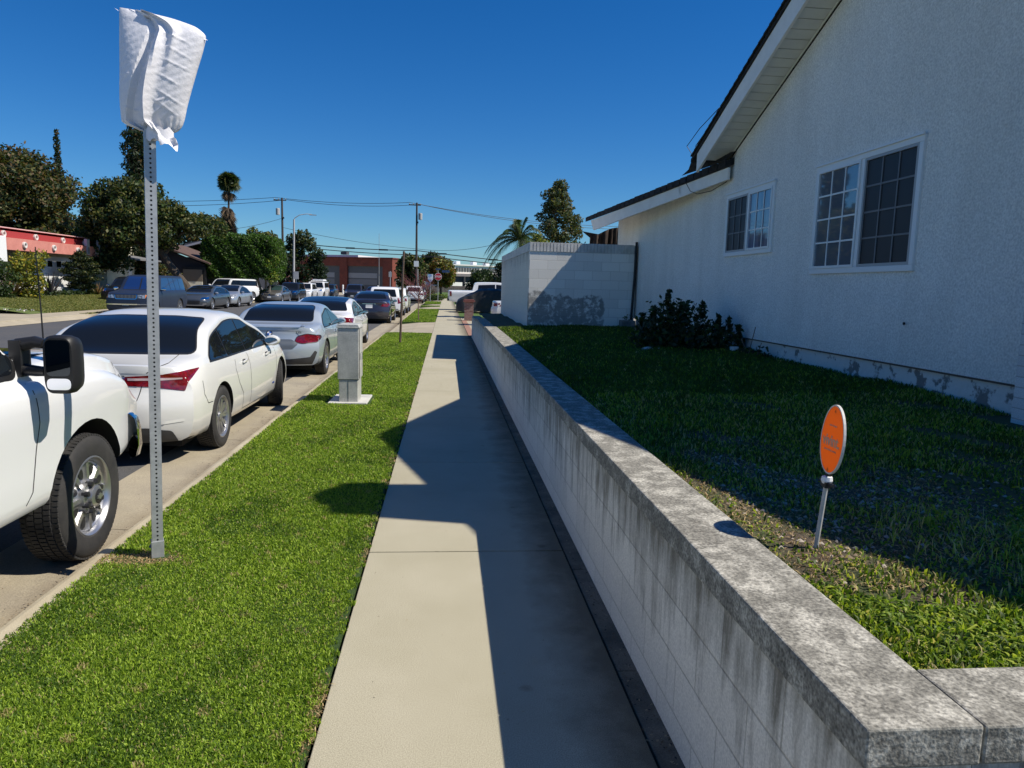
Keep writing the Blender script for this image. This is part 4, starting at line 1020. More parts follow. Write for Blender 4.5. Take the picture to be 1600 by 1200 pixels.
# ---- dark sedan with full rear detail
S=sedan(L=4.88,W=.93,H=1.45,trunk=1.04,wb=2.87,rear_over=1.05,style=('spoke',5),beltz=.93,ns=56)
S['parts']=sedan_parts(S,dict(trunk=1.04))
tl=[(.50,.80),(.80,.78),(.89,.84),(.87,.93),(.60,.92)]
S['parts']+=[('tail_light','rear',tl,M_tail,dict(r=.03)),('tail_light','rear',mir(tl),M_tail,dict(r=.03)),('number_plate','rear',[(-.15,.72),(.15,.72),(.15,.87),(-.15,.87)],M_plate,dict(off=.008,r=.01)),('chrome_strip','rear',[(-.3,.90),(.3,.90),(.3,.915),(-.3,.915)],M_chrome,dict(r=0,off=.008)),('exhaust_trim','rear',[(-.75,.25),(.75,.25),(.7,.36),(-.7,.36)],M_plast,dict(r=.03))]
S['gaps']=[[(bp-.02,.93),(bp,.27)]]; S['mirror']=(.8,.99,.83)
dark,_=car('dark_sedan','dark charcoal purple sedan parked beyond the white coupe with the black roof','car',S,(-3.42,35.1,-.15),0,P_char)

DSTEP=1.0
# ---- generic upright body (suv, van, estate)
def suv(L=4.7,W=.93,H=1.7,belt=1.05,cowl=1.1,hood=1.05,noseh=.9,wb=2.75,ro=.95,Rr=.36,rake=.35,wsl=.75,tumble=.22,box=3.4,crown=.08,style=('spoke',6),ns=52,wsb=-.35,plan=.12):
    a,b=-L/2,L/2; ra=a+ro; fa=ra+wb; ws1=fa+wsb; ws0=ws1-wsl
    top=[(a,belt-.02),(a+.02,belt+.05),(a+rake*.5,(belt+H)/2+.07),(a+rake,H-.07),(a+rake+.22,H-.01),(0,H),(ws0-.1,H-.02),(ws0+.1,H-.09),(ws1,cowl),(ws1+.12,cowl-.01),(b-.35,hood-.03),(b-.08,noseh+.02),(b,noseh-.06)]
    bl=[(a,belt-.05),(a+.3,belt),(ws1,belt),(fa,hood-.09),(b-.35,noseh),(b,noseh-.14)]
    wid=[(a,W*.94),(a+.3,W*.98),(ra,W),(0,W),(fa,W*.99),(b-.35,W*.95),(b,W*.88)]
    bot=[(a,.42),(a+.35,.30),(ra,.27),(0,.26),(fa,.27),(b-.3,.27),(b,.32)]
    return dict(top=top,belt=bl,wid=wid,bot=bot,ns=ns,wheel=(Rr,.23,Rr-.12,style[0],style[1]),ax=(ra,fa),track=W-.02,tumble=tumble,crown=crown,cabw=.012,plan=plan,n=box,
      tailx=[(.2,.08),(.4,.0),(.6,.0),(belt,.03),(2.2,.05)],nosex=[(.2,.04),(.35,0),(.6,0),(noseh,.05),(1.4,.08)],a=a,b=b,ws=(ws0,ws1),H=H,bz=belt+.02,zt=H-.14,rake=rake,cowl=cowl)
def suv_parts(S,rear=True,splits=2,gm=M_cglass,wsm=None,rw=True,tail='v',plate=True):
    a,b=S['a'],S['b']; ws0,ws1=S['ws']; bz,zt=S['bz'],S['zt']; H=S['H']; W=S['wid'][3][1]; P=[]
    g=[(a+.22+S['rake']*.1,bz+.03),(a+.12+S['rake'],zt),(ws0+.05,zt+.01),(ws1-.18,bz+.04),(ws1-.28,bz)]
    ps=[a+.2,]+[a+1.05+ (ws1-.6-a-1.05)*(i/(splits-1+1e-9))*.62 for i in range(splits)]+[b]
    for q0,q1 in zip(ps[:-1],ps[1:]):
        q=clip_poly(g,q0+.025,q1-.025)
        if len(q)>2: P.append(('side_window','side',q,gm,dict(r=.04,off=.005)))
    if rw: P.append(('rear_window','rear',[(-W*.70,bz+.06),(W*.70,bz+.06),(W*.60,zt-.0),(-W*.60,zt-.0)],gm,dict(r=.05)))
    P.append(('windshield','front',[(-W*.76,S['cowl']+.03),(W*.76,S['cowl']+.03),(W*.63,H-.09),(-W*.63,H-.09)],wsm or gm,dict(r=.05,rim=.012)))
    if tail=='v': tl=[(W*.76,bz-.30),(W*.93,bz-.28),(W*.90,bz+.02),(W*.76,bz+.02)]
    elif tail=='h': tl=[(W*.45,bz-.22),(W*.93,bz-.26),(W*.92,bz-.06),(W*.50,bz-.12)]
    P+=[('tail_light','rear',tl,M_tail,dict(r=.02)),('tail_light','rear',mir(tl),M_tail,dict(r=.02))]
    if plate: P.append(('number_plate','rear',[(-.15,.70),(.15,.70),(.15,.85),(-.15,.85)],M_plate,dict(off=.008,r=.01)))
    P.append(('lower_valance','rear',[(-W*.85,.36),(W*.85,.36),(W*.8,.50),(-W*.8,.50)],M_plast,dict(r=.03)))
    P.append(('front_plate','front',[(-.15,.45),(.15,.45),(.15,.58),(-.15,.58)],M_plate,dict(off=.01,r=.01)))
    return P
def hl(x0,x1,z0,z1,sk=.03): return [(x0,z0),(x1,z0+sk),(x1-.01,z1+sk),(x0+.03,z1)]
def heads(x0,x1,z0,z1,sk=.03,m=None):
    q=hl(x0,x1,z0,z1,sk); return [('headlight','front',q,m or M_head,dict(r=.02)),('headlight','front',mir(q),m or M_head,dict(r=.02))]

# right-hand kerb, beyond the dark sedan
S=suv(L=4.5,H=1.66,style=('spoke',5)); S['parts']=suv_parts(S)+heads(.5,.84,.78,.88); S['mirror']=(.9,1.12,.86)
car('white_crossover','white crossover parked directly ahead of the dark charcoal sedan','car',S,(-3.28,41.2,-.15),0,P_white2)
S=suv(L=4.55,H=1.60,rake=.7,belt=1.0,style=('spoke',7),W=.92); S['parts']=suv_parts(S,tail='h')+heads(.5,.84,.78,.88); S['mirror']=(.9,1.08,.86); S['mirm']=M_ctrim
car('white_hatchback','white hatchback with black mirrors second in front of the dark charcoal sedan','car',S,(-3.27,47.6,-.15),0,P_white)
S=suv(L=4.8,H=1.69,rake=.75,belt=1.06,W=.95,style=('spoke',5)); S['parts']=suv_parts(S,tail='h')+heads(.5,.86,.80,.9)+[('bumper_trim','rear',[(-.7,.30),(.7,.30),(.8,.46),(-.8,.46)],M_chrome,dict(r=.03)),]
S['mirror']=(.9,1.14,.88)
car('white_luxury_crossover','white crossover with slim tail lights, farthest white car parked along the right kerb','car',S,(-3.08,72.6,-.15),0,P_white2)
S=suv(L=4.6,H=1.55,rake=.6,belt=1.0); S['parts']=suv_parts(S); car('grey_hatchback','grey car mostly hidden in front of the farthest white crossover by the right kerb','car',S,(-2.98,79.0,-.15),0,P_grey)

# oncoming cars in the carriageway
S=suv(L=4.7,H=1.68,style=('spoke',5)); S['parts']=suv_parts(S,splits=2)+heads(.48,.86,.80,.93)+[('grille','front',[(-.42,.62),(.42,.62),(.46,.86),(-.46,.86)],M_ctrim,dict(r=.04)),('bumper_guard','front',[(-.6,.34),(.6,.34),(.5,.43),(-.5,.43)],M_slv_:=M_chrome,dict(r=.02))]; S['mirror']=(.85,1.14,.88)
car('dark_crossover','dark grey crossover driving towards the camera in the middle of the road','car',S,(-9.45,76.5,-.145),math.pi,P_char)
S=sedan(L=4.7,H=1.47,ns=44,style=('spoke',6)); S['parts']=sedan_parts(S,{})+heads(.5,.84,.62,.72); 
car('maroon_sedan','dark maroon sedan half hidden behind the oncoming dark crossover','car',S,(-8.6,88,-.145),math.pi,paint('maroon_paint',(.05,.012,.018)))

# left-hand kerb, all facing the camera
M_shade=mat('blue_sunshade_glass',(.012,.035,.13),.08,coat=1,spec=.5)
S=suv(L=5.2,W=1.0,H=1.93,belt=1.18,cowl=1.22,hood=1.18,noseh=1.08,wb=3.02,ro=1.25,Rr=.38,rake=.25,wsl=.62,wsb=-.55,style=('spoke',5),tumble=.24,ns=60)
S['side']=[(0,.90),(.06,.95),(.15,.975),(.3,.99),(.5,1.0),(.68,1.0),(.8,.99),(.9,.98),(.96,.965),(1,.95)]
S['parts']=suv_parts(S,splits=3,wsm=M_shade,gm=mat('blue_side_glass',(.018,.035,.085),.05,coat=1))
hp=[(.50,.86),(.80,.86),(.79,1.01),(.50,1.01)]; ap=[(.81,.87),(.93,.88),(.92,1.0),(.81,1.01)]
S['parts']+=[('headlight','front',hp,M_head,dict(r=.02)),('headlight','front',mir(hp),M_head,dict(r=.02)),('indicator','front',ap,M_amber,dict(r=.02)),('indicator','front',mir(ap),M_amber,dict(r=.02)),
 ('grille','front',[(-.44,.84),(.44,.84),(.47,1.02),(-.47,1.02)],M_ctrim,dict(r=.05,rim=.03,rimm=M_chrome)),('bumper','front',[(-.90,.56),(.90,.56),(.92,.72),(-.92,.72)],P_navy,dict(r=.03,off=.03)),('bumper_strip','front',[(-.90,.56),(.90,.56),(.90,.61),(-.90,.61)],M_chrome,dict(r=.01,off=.04)),('bumper_trim','front',[(-.86,.40),(.86,.40),(.88,.53),(-.88,.53)],M_plast,dict(r=.03,off=.02)),
 ('shade_divider','front',[(-.03,1.26),(.03,1.26),(.03,1.78),(-.03,1.78)],M_ctrim,dict(r=.01,off=.008))]
for k in range(15):
    x=-.41+k*.0586; S['parts'].append(('grille_bar','front',[(x-.008,.855),(x+.008,.855),(x+.008,1.005),(x-.008,1.005)],mat('grille_grey',(.30,.31,.33),.5,metal=.3),dict(r=0,off=.012)))
S['gaps']=[[(1.0,1.2),(1.0,.4)],[(-.05,1.2),(-.05,.4)],[(-1.0,1.2),(-1.05,.8)]]; S['gapw']=.014
S['mirror']=(1.0,1.27,.96); S['mirm']=M_chrome; S['mirsz']=(.11,.07,.085)
car('navy_suv','large dark navy suv with blue windscreen shades parked on the opposite kerb','car',S,(-14.35,36.5,-.14),math.pi,P_navy)
# black car in the red house's drive
S=suv(L=4.6,H=1.66); S['parts']=suv_parts(S)+heads(.5,.85,.8,.95,m=M_chrome); S['mirror']=(.9,1.12,.88); S['mirm']=M_chrome
car('black_crossover','black crossover in the driveway of the red roofed house, half hidden by the navy suv','car',S,(-18.9,45.6,.03),math.pi,P_blk)
S=sedan(L=4.97,W=.965,H=1.445,ns=60,style=('spoke',10),wb=2.96,rear_over=1.05,beltz=.9,tail_len=.5,trunk=1.02,Rr=.35,fast=True,noseh=.72)
S['parts']=sedan_parts(S,dict(surround=M_chrome))+heads(.50,.86,.60,.73,.04,m=M_chrome)+[('grille','front',[(-.45,.36),(.45,.36),(.50,.56),(-.50,.56)],M_ctrim,dict(r=.05,off=.008)),('lower_lip','front',[(-.7,.26),(.7,.26),(.65,.31),(-.65,.31)],M_chrome,dict(r=.01,off=.01)),('fog_lamp','front',[(.60,.32),(.80,.34),(.78,.40),(.62,.38)],M_chrome,dict(r=.01,off=.01)),('fog_lamp','front',mir([(.60,.32),(.80,.34),(.78,.40),(.62,.38)]),M_chrome,dict(r=.01,off=.01))]
S['gaps']=[[(0,.92),(0,.27)],[(1.0,.98),(1.0,.27)]]; S['mirror']=(.78,.98,.84); S['mirm']=P_slv; S['handles']=[(-.3,.83),(.7,.82)]; S['handm']=M_chrome
car('dark_grey_sedan','dark grey sedan with pale headlights parked directly behind the navy suv on the opposite kerb','car',S,(-14.68,45.7,-.14),math.pi,P_grey)
S=sedan(L=4.85,W=.93,H=1.47,ns=56,style=('spoke',8),noseh=.76)
S['parts']=sedan_parts(S,{})+heads(.45,.86,.64,.76,.05)+[('grille','front',[(-.45,.36),(.45,.36),(.42,.66),(-.42,.66)],M_ctrim,dict(r=.05,off=.008,rim=.02,rimm=M_chrome)),('lower_lip','front',[(-.6,.24),(.6,.24),(.62,.31),(-.62,.31)],M_chrome,dict(r=.01,off=.01))]
S['gaps']=[[(0,.92),(0,.27)],[(1.0,.98),(1.0,.27)]]; S['mirror']=(.78,.98,.84)
car('silver_sedan','light silver sedan parked behind the dark grey sedan on the opposite kerb','car',S,(-14.68,51.3,-.14),math.pi,P_slv)
S=suv(L=5.1,W=.96,H=1.73,belt=1.14,rake=.2,tumble=.16,wsl=.6,wb=3.0,cowl=1.15,hood=1.1)
S['parts']=[('glass_band','side',[(-2.35,1.18),(-2.3,1.58),(.75,1.60),(1.25,1.2)],M_cglass,dict(r=.04))]+suv_parts(S)[-8:]+heads(.5,.85,.8,.9); S['roofm']=P_white2; S['roofp']=[(-.7,-2.1),(.7,-2.1),(.7,.5),(-.7,.5)]; S['mirror']=(.95,1.2,.9)
car('white_estate','long boxy white estate car with black glass band in the driveway behind the silver sedan','car',S,(-16.7,57.6,.04),math.pi-R(24),P_white)
S=sedan(L=4.6,H=1.47,ns=44); S['parts']=sedan_parts(S,{})+heads(.5,.84,.62,.72); car('small_white_sedan','white sedan in the driveway glimpsed under the clipped hedge tree','car',S,(-18.3,69,.04),math.pi,P_white)
S=sedan(L=4.75,W=.91,H=1.46,ns=50,style=('spoke',7),noseh=.76)
S['parts']=sedan_parts(S,dict(wsm=mat('green_glass',(.03,.06,.06),.03,coat=1)))+heads(.45,.84,.64,.78,.03)+[('grille','front',[(-.45,.62),(.45,.62),(.42,.72),(-.42,.72)],M_ctrim,dict(r=.02,off=.008)),('front_plate','front',[(-.15,.42),(.15,.42),(.15,.55),(-.15,.55)],M_plate,dict(r=.01,off=.01)),('emblem','front',roundpoly([(-.06,.63),(.06,.63),(.06,.75),(-.06,.75)],.06),M_chrome,dict(r=0,off=.012))]
S['mirror']=(.78,.98,.82)
car('grey_bronze_sedan','grey bronze sedan with a white front plate parked at the kerb past the low hedge','car',S,(-14.3,62.6,-.14),math.pi,P_brz)
S=suv(L=4.7,H=1.72,W=.95); S['parts']=suv_parts(S)+heads(.5,.85,.8,.95,m=M_chrome); S['mirror']=(.9,1.14,.88)
car('black_suv','black suv parked between the grey bronze sedan and a white suv on the opposite kerb','car',S,(-14.05,67.7,-.14),math.pi,P_blk)
S=suv(L=4.6,H=1.70,W=.95,Rr=.38); S['parts']=suv_parts(S)+heads(.5,.85,.8,.9)+[('arch_trim','side',strip([(1.1+.52*math.cos(t*math.pi/8)+.0,.38+.50*math.sin(t*math.pi/8)) for t in range(9)],.08),M_plast,dict(r=0))]
car('white_suv','white suv with black trim parked behind the black suv on the opposite kerb','car',S,(-13.9,73.2,-.14),math.pi,P_white2)
S=suv(L=4.3,H=1.86,W=.94,rake=.12,tumble=.08,wsl=.22,wsb=-.5,box=5,cowl=1.2,hood=1.15,noseh=1.08,belt=1.2,Rr=.41); S['parts']=suv_parts(S)+heads(.5,.75,.9,1.05,m=M_chrome); S['mirror']=(.85,1.3,.9); S['mirm']=M_ctrim
jp,_=car('white_off_roader','upright white off road car with roof rack at the far end of the row','car',S,(-13.5,78.2,-.14),math.pi,P_white2)
rk=MB(); 
for s in(-.6,.6): rk.tube([(s,-1.9,1.95),(s,.4,1.95),(s,.5,1.9)],.03,6)
for y in(-1.6,-1,-.4,.2): rk.tube([(-.6,y,1.95),(.6,y,1.95)],.025,6)
rk.box(-.55,.55,-1.8,.1,1.97,2.10); rk.build('roof_rack',mat('rack_cover',(.75,.75,.75),.6),jp,loc=False)
S=suv(L=4.5,H=1.6); S['parts']=suv_parts(S)+heads(.5,.85,.8,.95,m=M_chrome); car('far_black_car','black car last in the row at the far end of the opposite kerb','car',S,(-13.3,83.6,-.14),math.pi,P_blk)

DSTEP=.6
# ---- white pickup in the foreground
L=6.1; a,b=-L/2,L/2; fa=b-.97; ra=fa-3.65
S=dict(top=[(a,1.30),(a+.04,1.36),(-1.42,1.37),(-1.36,1.42),(-1.26,1.84),(-1.1,1.93),(.2,1.96),(.65,1.93),(.92,1.86),(1.60,1.33),(1.70,1.335),(fa,1.345),(b-.4,1.28),(b-.14,1.19),(b-.03,1.06),(b,.95)],
 belt=[(a,1.25),(a+.05,1.30),(-1.42,1.31),(-1.3,1.25),(1.2,1.22),(fa,1.21),(b-.4,1.13),(b,.93)],
 wid=[(a,1.0),(a+.3,1.01),(0,1.01),(fa,1.015),(b-.4,.995),(b,.93)],bot=[(a,.62),(a+.3,.56),(ra,.52),(0,.50),(fa,.5),(b-.3,.56),(b,.62)],
 ns=96,wheel=(.402,.262,.252,'truck',8),ax=(ra,fa),track=1.0,tumble=.24,crown=.075,cabw=.02,plan=.10,n=4.2,archr=.50,
 side=[(0,.945),(.04,.965),(.12,.975),(.3,.98),(.5,.985),(.68,.997),(.8,1.0),(.9,.996),(.96,.982),(1,.955)],
 tailx=[(.5,0),(2,0)],nosex=[(.5,.02),(.8,0),(1.05,.02),(1.2,.08),(1.5,.1)])
gl=[(-1.05,1.30),(-.98,1.74),(.2,1.80),(.70,1.76),(1.42,1.36),(1.40,1.28)]
S['parts']=[('side_window','side',clip_poly(gl,-2,.16),M_cglass,dict(r=.04,off=.006)),('side_window','side',clip_poly(gl,.23,2),M_cglass,dict(r=.04,off=.006)),('window_surround','side',offpoly(gl,.03),M_ctrim,dict(r=.05,off=.003)),
 ('windshield','front',[(-.80,1.34),(.80,1.34),(.66,1.84),(-.66,1.84)],M_cglass,dict(r=.05,rim=.02)),('rear_window','rear',[(-.66,1.42),(.66,1.42),(.60,1.80),(-.60,1.80)],M_cglass,dict(r=.04)),
 ('grille','front',[(-.62,.80),(.62,.80),(.60,1.10),(-.60,1.10)],M_ctrim,dict(r=.03,rim=.03,rimm=M_chrome)),('cowl_panel','top',[(-.78,1.66),(.78,1.66),(.74,1.76),(-.74,1.76)],M_ctrim,dict(r=.02,off=.006)),
 ('wiper','top',[(-.6,1.60),(.1,1.68),(.1,1.70),(-.6,1.62)],M_ctrim,dict(r=0,off=.02))]+heads(.62,.90,.82,1.08)
S['gaps']=[[(.20,1.26),(.20,.56)],[(1.46,1.22),(1.49,1.0),(1.42,.62),(1.36,.56)],[(-1.15,1.26),(-1.18,.56)],[(-1.36,1.3),(-1.36,.6)]]
S['handles']=[(.06,1.06),(-1.0,1.06)]
pk,bvh=car('white_pickup','white pickup truck with a large black towing mirror beside the sign post','pickup truck',S,(-3.255,4.74-fa,-.155),0,P_truck)
# chrome front bumper wrapping the corner
V=[];F=[];prof=[(-.02,.50),(.03,.52),(.05,.60),(.045,.72),(.03,.80),(0,.83),(-.04,.84)]
path=[(t,b+.02-.02*abs(t)**2-.30*max(0,(abs(t)-.55)/.45)**2.4) for t in [x/12 for x in range(-12,13)]]
path=[(t*.985,y) for t,y in path]; path=[(-.985,b-.36)]+path+[(.985,b-.36)]
for i,(x,y) in enumerate(path):
    p0=path[max(0,i-1)];p1=path[min(len(path)-1,i+1)]; d=Vector((p1[0]-p0[0],p1[1]-p0[1])).normalized(); n=Vector((-d.y,d.x))
    for o_,z in prof: V.append((x+n.x*o_,y+n.y*o_,z))
m_=len(prof)
for i in range(len(path)-1):
    for j in range(m_-1): F.append((i*m_+j,(i+1)*m_+j,(i+1)*m_+j+1,i*m_+j+1))
MB().add(V,F).build('bumper',M_chrome,pk,smooth=True,loc=False)
MB().prism([(.94,b-.30),(.86,b-.1),(-.86,b-.1),(-.94,b-.30)],'z',.54,.78).build('bumper_core',M_ctrim,pk,loc=False)
# towing mirror
for s in (1,-1):
    hx=s*1.18; hy=1.45
    sh=MB(); N=28; V=[];
    def ring(sx,sz,y,zc): return [(hx+sx*math.copysign(abs(math.cos(2*math.pi*k/N))**.45,math.cos(2*math.pi*k/N)),y,zc+sz*math.copysign(abs(math.sin(2*math.pi*k/N))**.45,math.sin(2*math.pi*k/N))) for k in range(N)]
    rs=[ring(.074,.146,hy-.065,1.335),ring(.083,.158,hy-.05,1.335),ring(.085,.16,hy,1.335),ring(.075,.145,hy+.06,1.335),ring(.045,.10,hy+.09,1.335)]
    for q in rs: V+=q
    F=[(i*N+k,i*N+(k+1)%N,(i+1)*N+(k+1)%N,(i+1)*N+k) for i in range(4) for k in range(N)]+[tuple(range(N)),tuple(4*N+k for k in range(N))]
    o=sh.add(V,F).build('mirror',mat('black_textured',(.012,.012,.013),.5,bump=.2,bscale=200,bdist=.001),pk,smooth=True,loc=False)
    def plate(x0,x1,z0,z1,y): 
        P=roundpoly([(x0,z0),(x1,z0),(x1,z1),(x0,z1)],.03); return MB().add([(p,y,q) for p,q in P],[tuple(range(len(P)))])
    plate(hx-.062,hx+.062,1.275,1.470,hy-.067).build('mirror_glass',mat('dark_mirror',(.05,.055,.06),.03,metal=1),o,loc=False,fix=False)
    plate(hx-.062,hx+.062,1.20,1.262,hy-.067).build('spot_mirror',M_chrome,o,loc=False,fix=False)
    MB().tube([(s*.93,hy+.03,1.43),(s*1.02,hy+.03,1.45),(hx-s*.10,hy+.01,1.44)],[.04,.034,.028],10).tube([(s*.93,hy+.03,1.30),(s*1.02,hy+.03,1.29),(hx-s*.10,hy+.01,1.29)],[.034,.03,.026],10).obox((s*.93,hy+.04,1.36),(.03,0,0),(0,.05,0),(0,0,.10)).build('mirror_arm',M_ctrim,o,smooth=True,loc=False)
MB().tube([(.80,fa-.10,1.22),(.80,fa-.11,1.60),(.80,fa-.13,1.98)],[.006,.004,.003],6).build('antenna',M_black,pk,loc=False)
MB().box(.86,.99,-1.1,1.0,.36,.44).build('side_step',M_ctrim,pk,loc=False); MB().box(-.99,-.86,-1.1,1.0,.36,.44).build('side_step',M_ctrim,pk,loc=False)
MB().box(-.95,.95,a+.05,-1.45,1.15,1.20).build('bed_liner',M_plast,pk,loc=False)

DSTEP=1.0
# ---- driveway beyond the tall wall: pickup, covered car, sedan tail
L=5.8; a,b=-L/2,L/2; fa2=b-.97; ra2=fa2-3.65
S2=dict(S); S2['ns']=60; S2['wheel']=(.40,.26,.25,'spoke',6); S2['gaps']=[[(-.09,1.26),(-.09,.56)]]; S2['parts']=[p for p in S['parts'] if p[0] in('side_window','windshield','rear_window')]+[('tail_light','rear',[(.80,.95),(.98,.95),(.98,1.28),(.80,1.28)],M_tail,dict(r=.02)),('tail_light','rear',[(-.98,.95),(-.80,.95),(-.80,1.28),(-.98,1.28)],M_tail,dict(r=.02)),('tail_light','side',[(-2.93,.95),(-2.78,.95),(-2.80,1.28),(-2.93,1.28)],M_tail,dict(r=.02)),('rear_bumper','rear',[(-.95,.63),(.95,.63),(.95,.78),(-.95,.78)],M_plast,dict(r=.02,off=.05))]
S2['handles']=[]
car('silver_white_pickup','white pickup truck backed across the pavement in the far driveway, tail light facing the street','pickup truck',S2,(3.18,50.2,0.0),-math.pi/2,P_truck)
S3=sedan(L=4.7,W=.92,H=1.52,ns=44); S3['parts']=sedan_parts(S3,dict(trunk=1.02))
tl=[(.52,.78),(.88,.76),(.89,.93),(.55,.90)]
S3['parts']+=[('tail_light','rear',tl,M_tail,dict(r=.02)),('tail_light','rear',mir(tl),M_tail,dict(r=.02)),('tail_light','side',[(-2.34,.76),(-2.05,.80),(-2.05,.90),(-2.34,.93)],M_tail,dict(r=.02))]
car('white_driveway_sedan','white sedan in the near driveway, only its tail showing beyond the tall block wall','car',S3,(4.50,34.6,-.02),-math.pi/2,P_white)
# black cover draped over a car
N=46;Mm=18; V=[];F=[]
topc=interp([(0,.55),(.05,.72),(.35,.95),(1.1,1.30),(1.55,1.50),(2.6,1.53),(3.4,1.25),(4.3,.98),(4.7,.6)])
for i in range(N):
    x=4.7*i/(N-1); tz=topc(x)
    for j in range(Mm+1):
        t=j/Mm*2-1; a_=abs(t)
        yy=.98*math.copysign(min(1,a_*1.35),t); zz=tz*(1-max(0,(a_-.62)/.38)**1.2) if a_>.62 else tz-.10*(a_/.62)**3
        fold=.035*math.sin(x*7.5+2*math.sin(x*2.1+t*2))*min(1,max(0,(a_-.45)*3))
        zz=max(.06+.03*math.sin(x*6),zz); V.append((x,yy*(1.0+.08*max(0,a_-.7)/.3)+fold*math.copysign(1,t),zz+.02*math.sin(x*9+t*5)))
for i in range(N-1):
    for j in range(Mm): q=i*(Mm+1)+j; F.append((q,q+Mm+1,q+Mm+2,q+1))
F+=[tuple(range(Mm+1)),tuple((N-1)*(Mm+1)+j for j in range(Mm,-1,-1))]
cv=MB().add([(x+.66,y+46.0,z) for x,y,z in V],F).build('covered_car',mat('black_cover',(.012,.012,.013),.55,bump=.4,bscale=5,bdist=.05),None,smooth=True)
tag(cv,'car under a loose black fabric cover in the driveway in front of the white pickup','covered car')
# ------------------------------------------------------------ covered sign on its perforated post
M_galv=mat('galvanised_steel',(.50,.51,.52),.45,metal=.45,col2=(.36,.37,.38),vscale=18,ramp=(.3,.7))
sp=thing('sign_post','square galvanised perforated steel post standing in the grass, wrapped sign on top','sign post',(-1.71,4.32,0))
def post(z0,z1,half,holes=True,rot=R(24),lean=.05,pitch=.0254,hr=.0062):
    """square tube with punched holes, faces built as strips of holed cells"""
    mb=MB(); n=int((z1-z0)/pitch)
    for q in range(4):
        a=rot+q*math.pi/2; u=Vector((math.cos(a),math.sin(a),0)); nrm=Vector((math.sin(a),-math.cos(a),0))
        for k in range(n):
            zc=z0+(k+.5)*pitch; K=8
            V=[];hole=[];cell=[]
            for j in range(K):
                t=2*math.pi*j/K+math.pi/8; cx,cz=math.cos(t),math.sin(t); m=max(abs(cx),abs(cz))
                hole.append((hr*cx,hr*cz)); 
            cc=[(half,-pitch/2),(half,pitch/2),(-half,pitch/2),(-half,-pitch/2)]
            def P(x,z): 
                w=Vector((-1.71,4.32,0))+u*x+nrm*half; zz=zc+z; return (w.x+lean*zz/2.4,w.y,zz)
            V=[P(x,z) for x,z in hole]+[P(x,z) for x,z in cc]
            mb.add(V,[(7,0,8),(0,1,9,8),(1,2,9),(2,3,10,9),(3,4,10),(4,5,11,10),(5,6,11),(6,7,8,11)][0:8])
    return mb
post(.02,2.56,.0295).build('post',M_galv,sp,fix=False)
def tubebox(z0,z1,half,rot=R(24),lean=.05):
    mb=MB(); V=[]
    for zz in(z0,z1):
        for q in range(4):
            a=rot+q*math.pi/2; u=Vector((math.cos(a),math.sin(a),0)); n=Vector((math.sin(a),-math.cos(a),0)); w=Vector((-1.71,4.32,0))+(n-u)*half; V.append((w.x+lean*zz/2.4,w.y,zz))
    return mb.add(V,[(0,1,5,4),(1,2,6,5),(2,3,7,6),(3,0,4,7),(4,5,6,7)])
tubebox(.0,2.55,.0262).build('post_hollow',mat('post_inside',(.02,.02,.02),.8),sp)
tubebox(-.05,.10,.0345).build('anchor_sleeve',M_galv,sp,bevel=.002)
MB().lathe([(0,.012),(.012,.012),(.012,0)],c=(-1.735,4.288,.07),axis='y',n=6).build('bolt',M_galv,sp)
# bag: woven sack over the sign, gathered and knotted at the bottom
CREASE=[(.30,.35,.50,.95),(.38,.30,.55,1.),(.50,.28,.52,.92),(.62,.22,.55,1.),(.74,.30,.6,.97),(.83,.25,.5,.9),(.22,-.3,.52,.8),(.12,-.5,.5,.85),(.45,.05,.02,.22),(.16,.12,.05,.45),(.93,.35,.05,.45),(.06,.5,.2,.6)]
def bag():
    N=150;Mz=120; V=[];F=[]
    lft=interp([(2.45,-1.63),(2.475,-1.72),(2.52,-1.805),(2.62,-1.808),(2.8,-1.80),(3.0,-1.795),(3.10,-1.79)])
    rgt=interp([(2.45,-1.57),(2.48,-1.50),(2.52,-1.475),(2.62,-1.45),(2.8,-1.395),(2.93,-1.352),(2.985,-1.34),(3.02,-1.37),(3.075,-1.50),(3.10,-1.60)])
    for i in range(Mz+1):
        t=i/Mz; z=2.45+.65*t
        a,b_=lft(z),rgt(z); cx=(a+b_)/2; w=(b_-a)/2
        d=.075*(1-(2*t-1)**6)*(.55+.45*math.sin(math.pi*min(1,t*1.1)))+.008
        for j in range(N):
            th=2*math.pi*j/N; x=math.cos(th); y=math.sin(th)
            X=cx+w*math.copysign(abs(x)**.8,x); ff=(X-a)/max(1e-3,(b_-a))
            # long diagonal ridges and creases
            r1=.060*math.exp(-abs((ff-(.46+.06*t))/.05)**1.5)*min(1,max(.25,(1-t)*3.2))
            q_=(ff-(.08+.36*t)); r2=(-.055*min(1,max(0,q_/.06))*max(0,1-q_/(.40-.28*t)) if q_>0 and q_<.40-.28*t else 0)*(t<.95)
            r3=.040*math.exp(-abs((ff-(.70-.02*t))/.045)**1.5)*max(0,t-.45)*1.8
            cr=sum(.0042*math.exp(-((t-(c0-sl*(ff-.5)))/.007)**2)*max(0,min(1,(ff-f0)*9))*max(0,min(1,(f1-ff)*9)) for c0,sl,f0,f1 in CREASE)+.0007*math.sin(97*t-35*ff)
            gath=.010*math.sin(j*.9)*max(0,1-t*6)
            Y=4.32-(-y)*(d+gath)
            if y<0: Y-= (r1+r2+r3+cr)*abs(y)**.5
            Z=z-.014*(ff-.5)*(t>.9)*6*(t-.9)*10*.3
            V.append((X,Y,Z))
    for i in range(Mz):
        for j in range(N): F.append((i*N+j,i*N+(j+1)%N,(i+1)*N+(j+1)%N,(i+1)*N+j))
    F.append(tuple(Mz*N+j for j in range(N)))
    return MB().add(V,F)
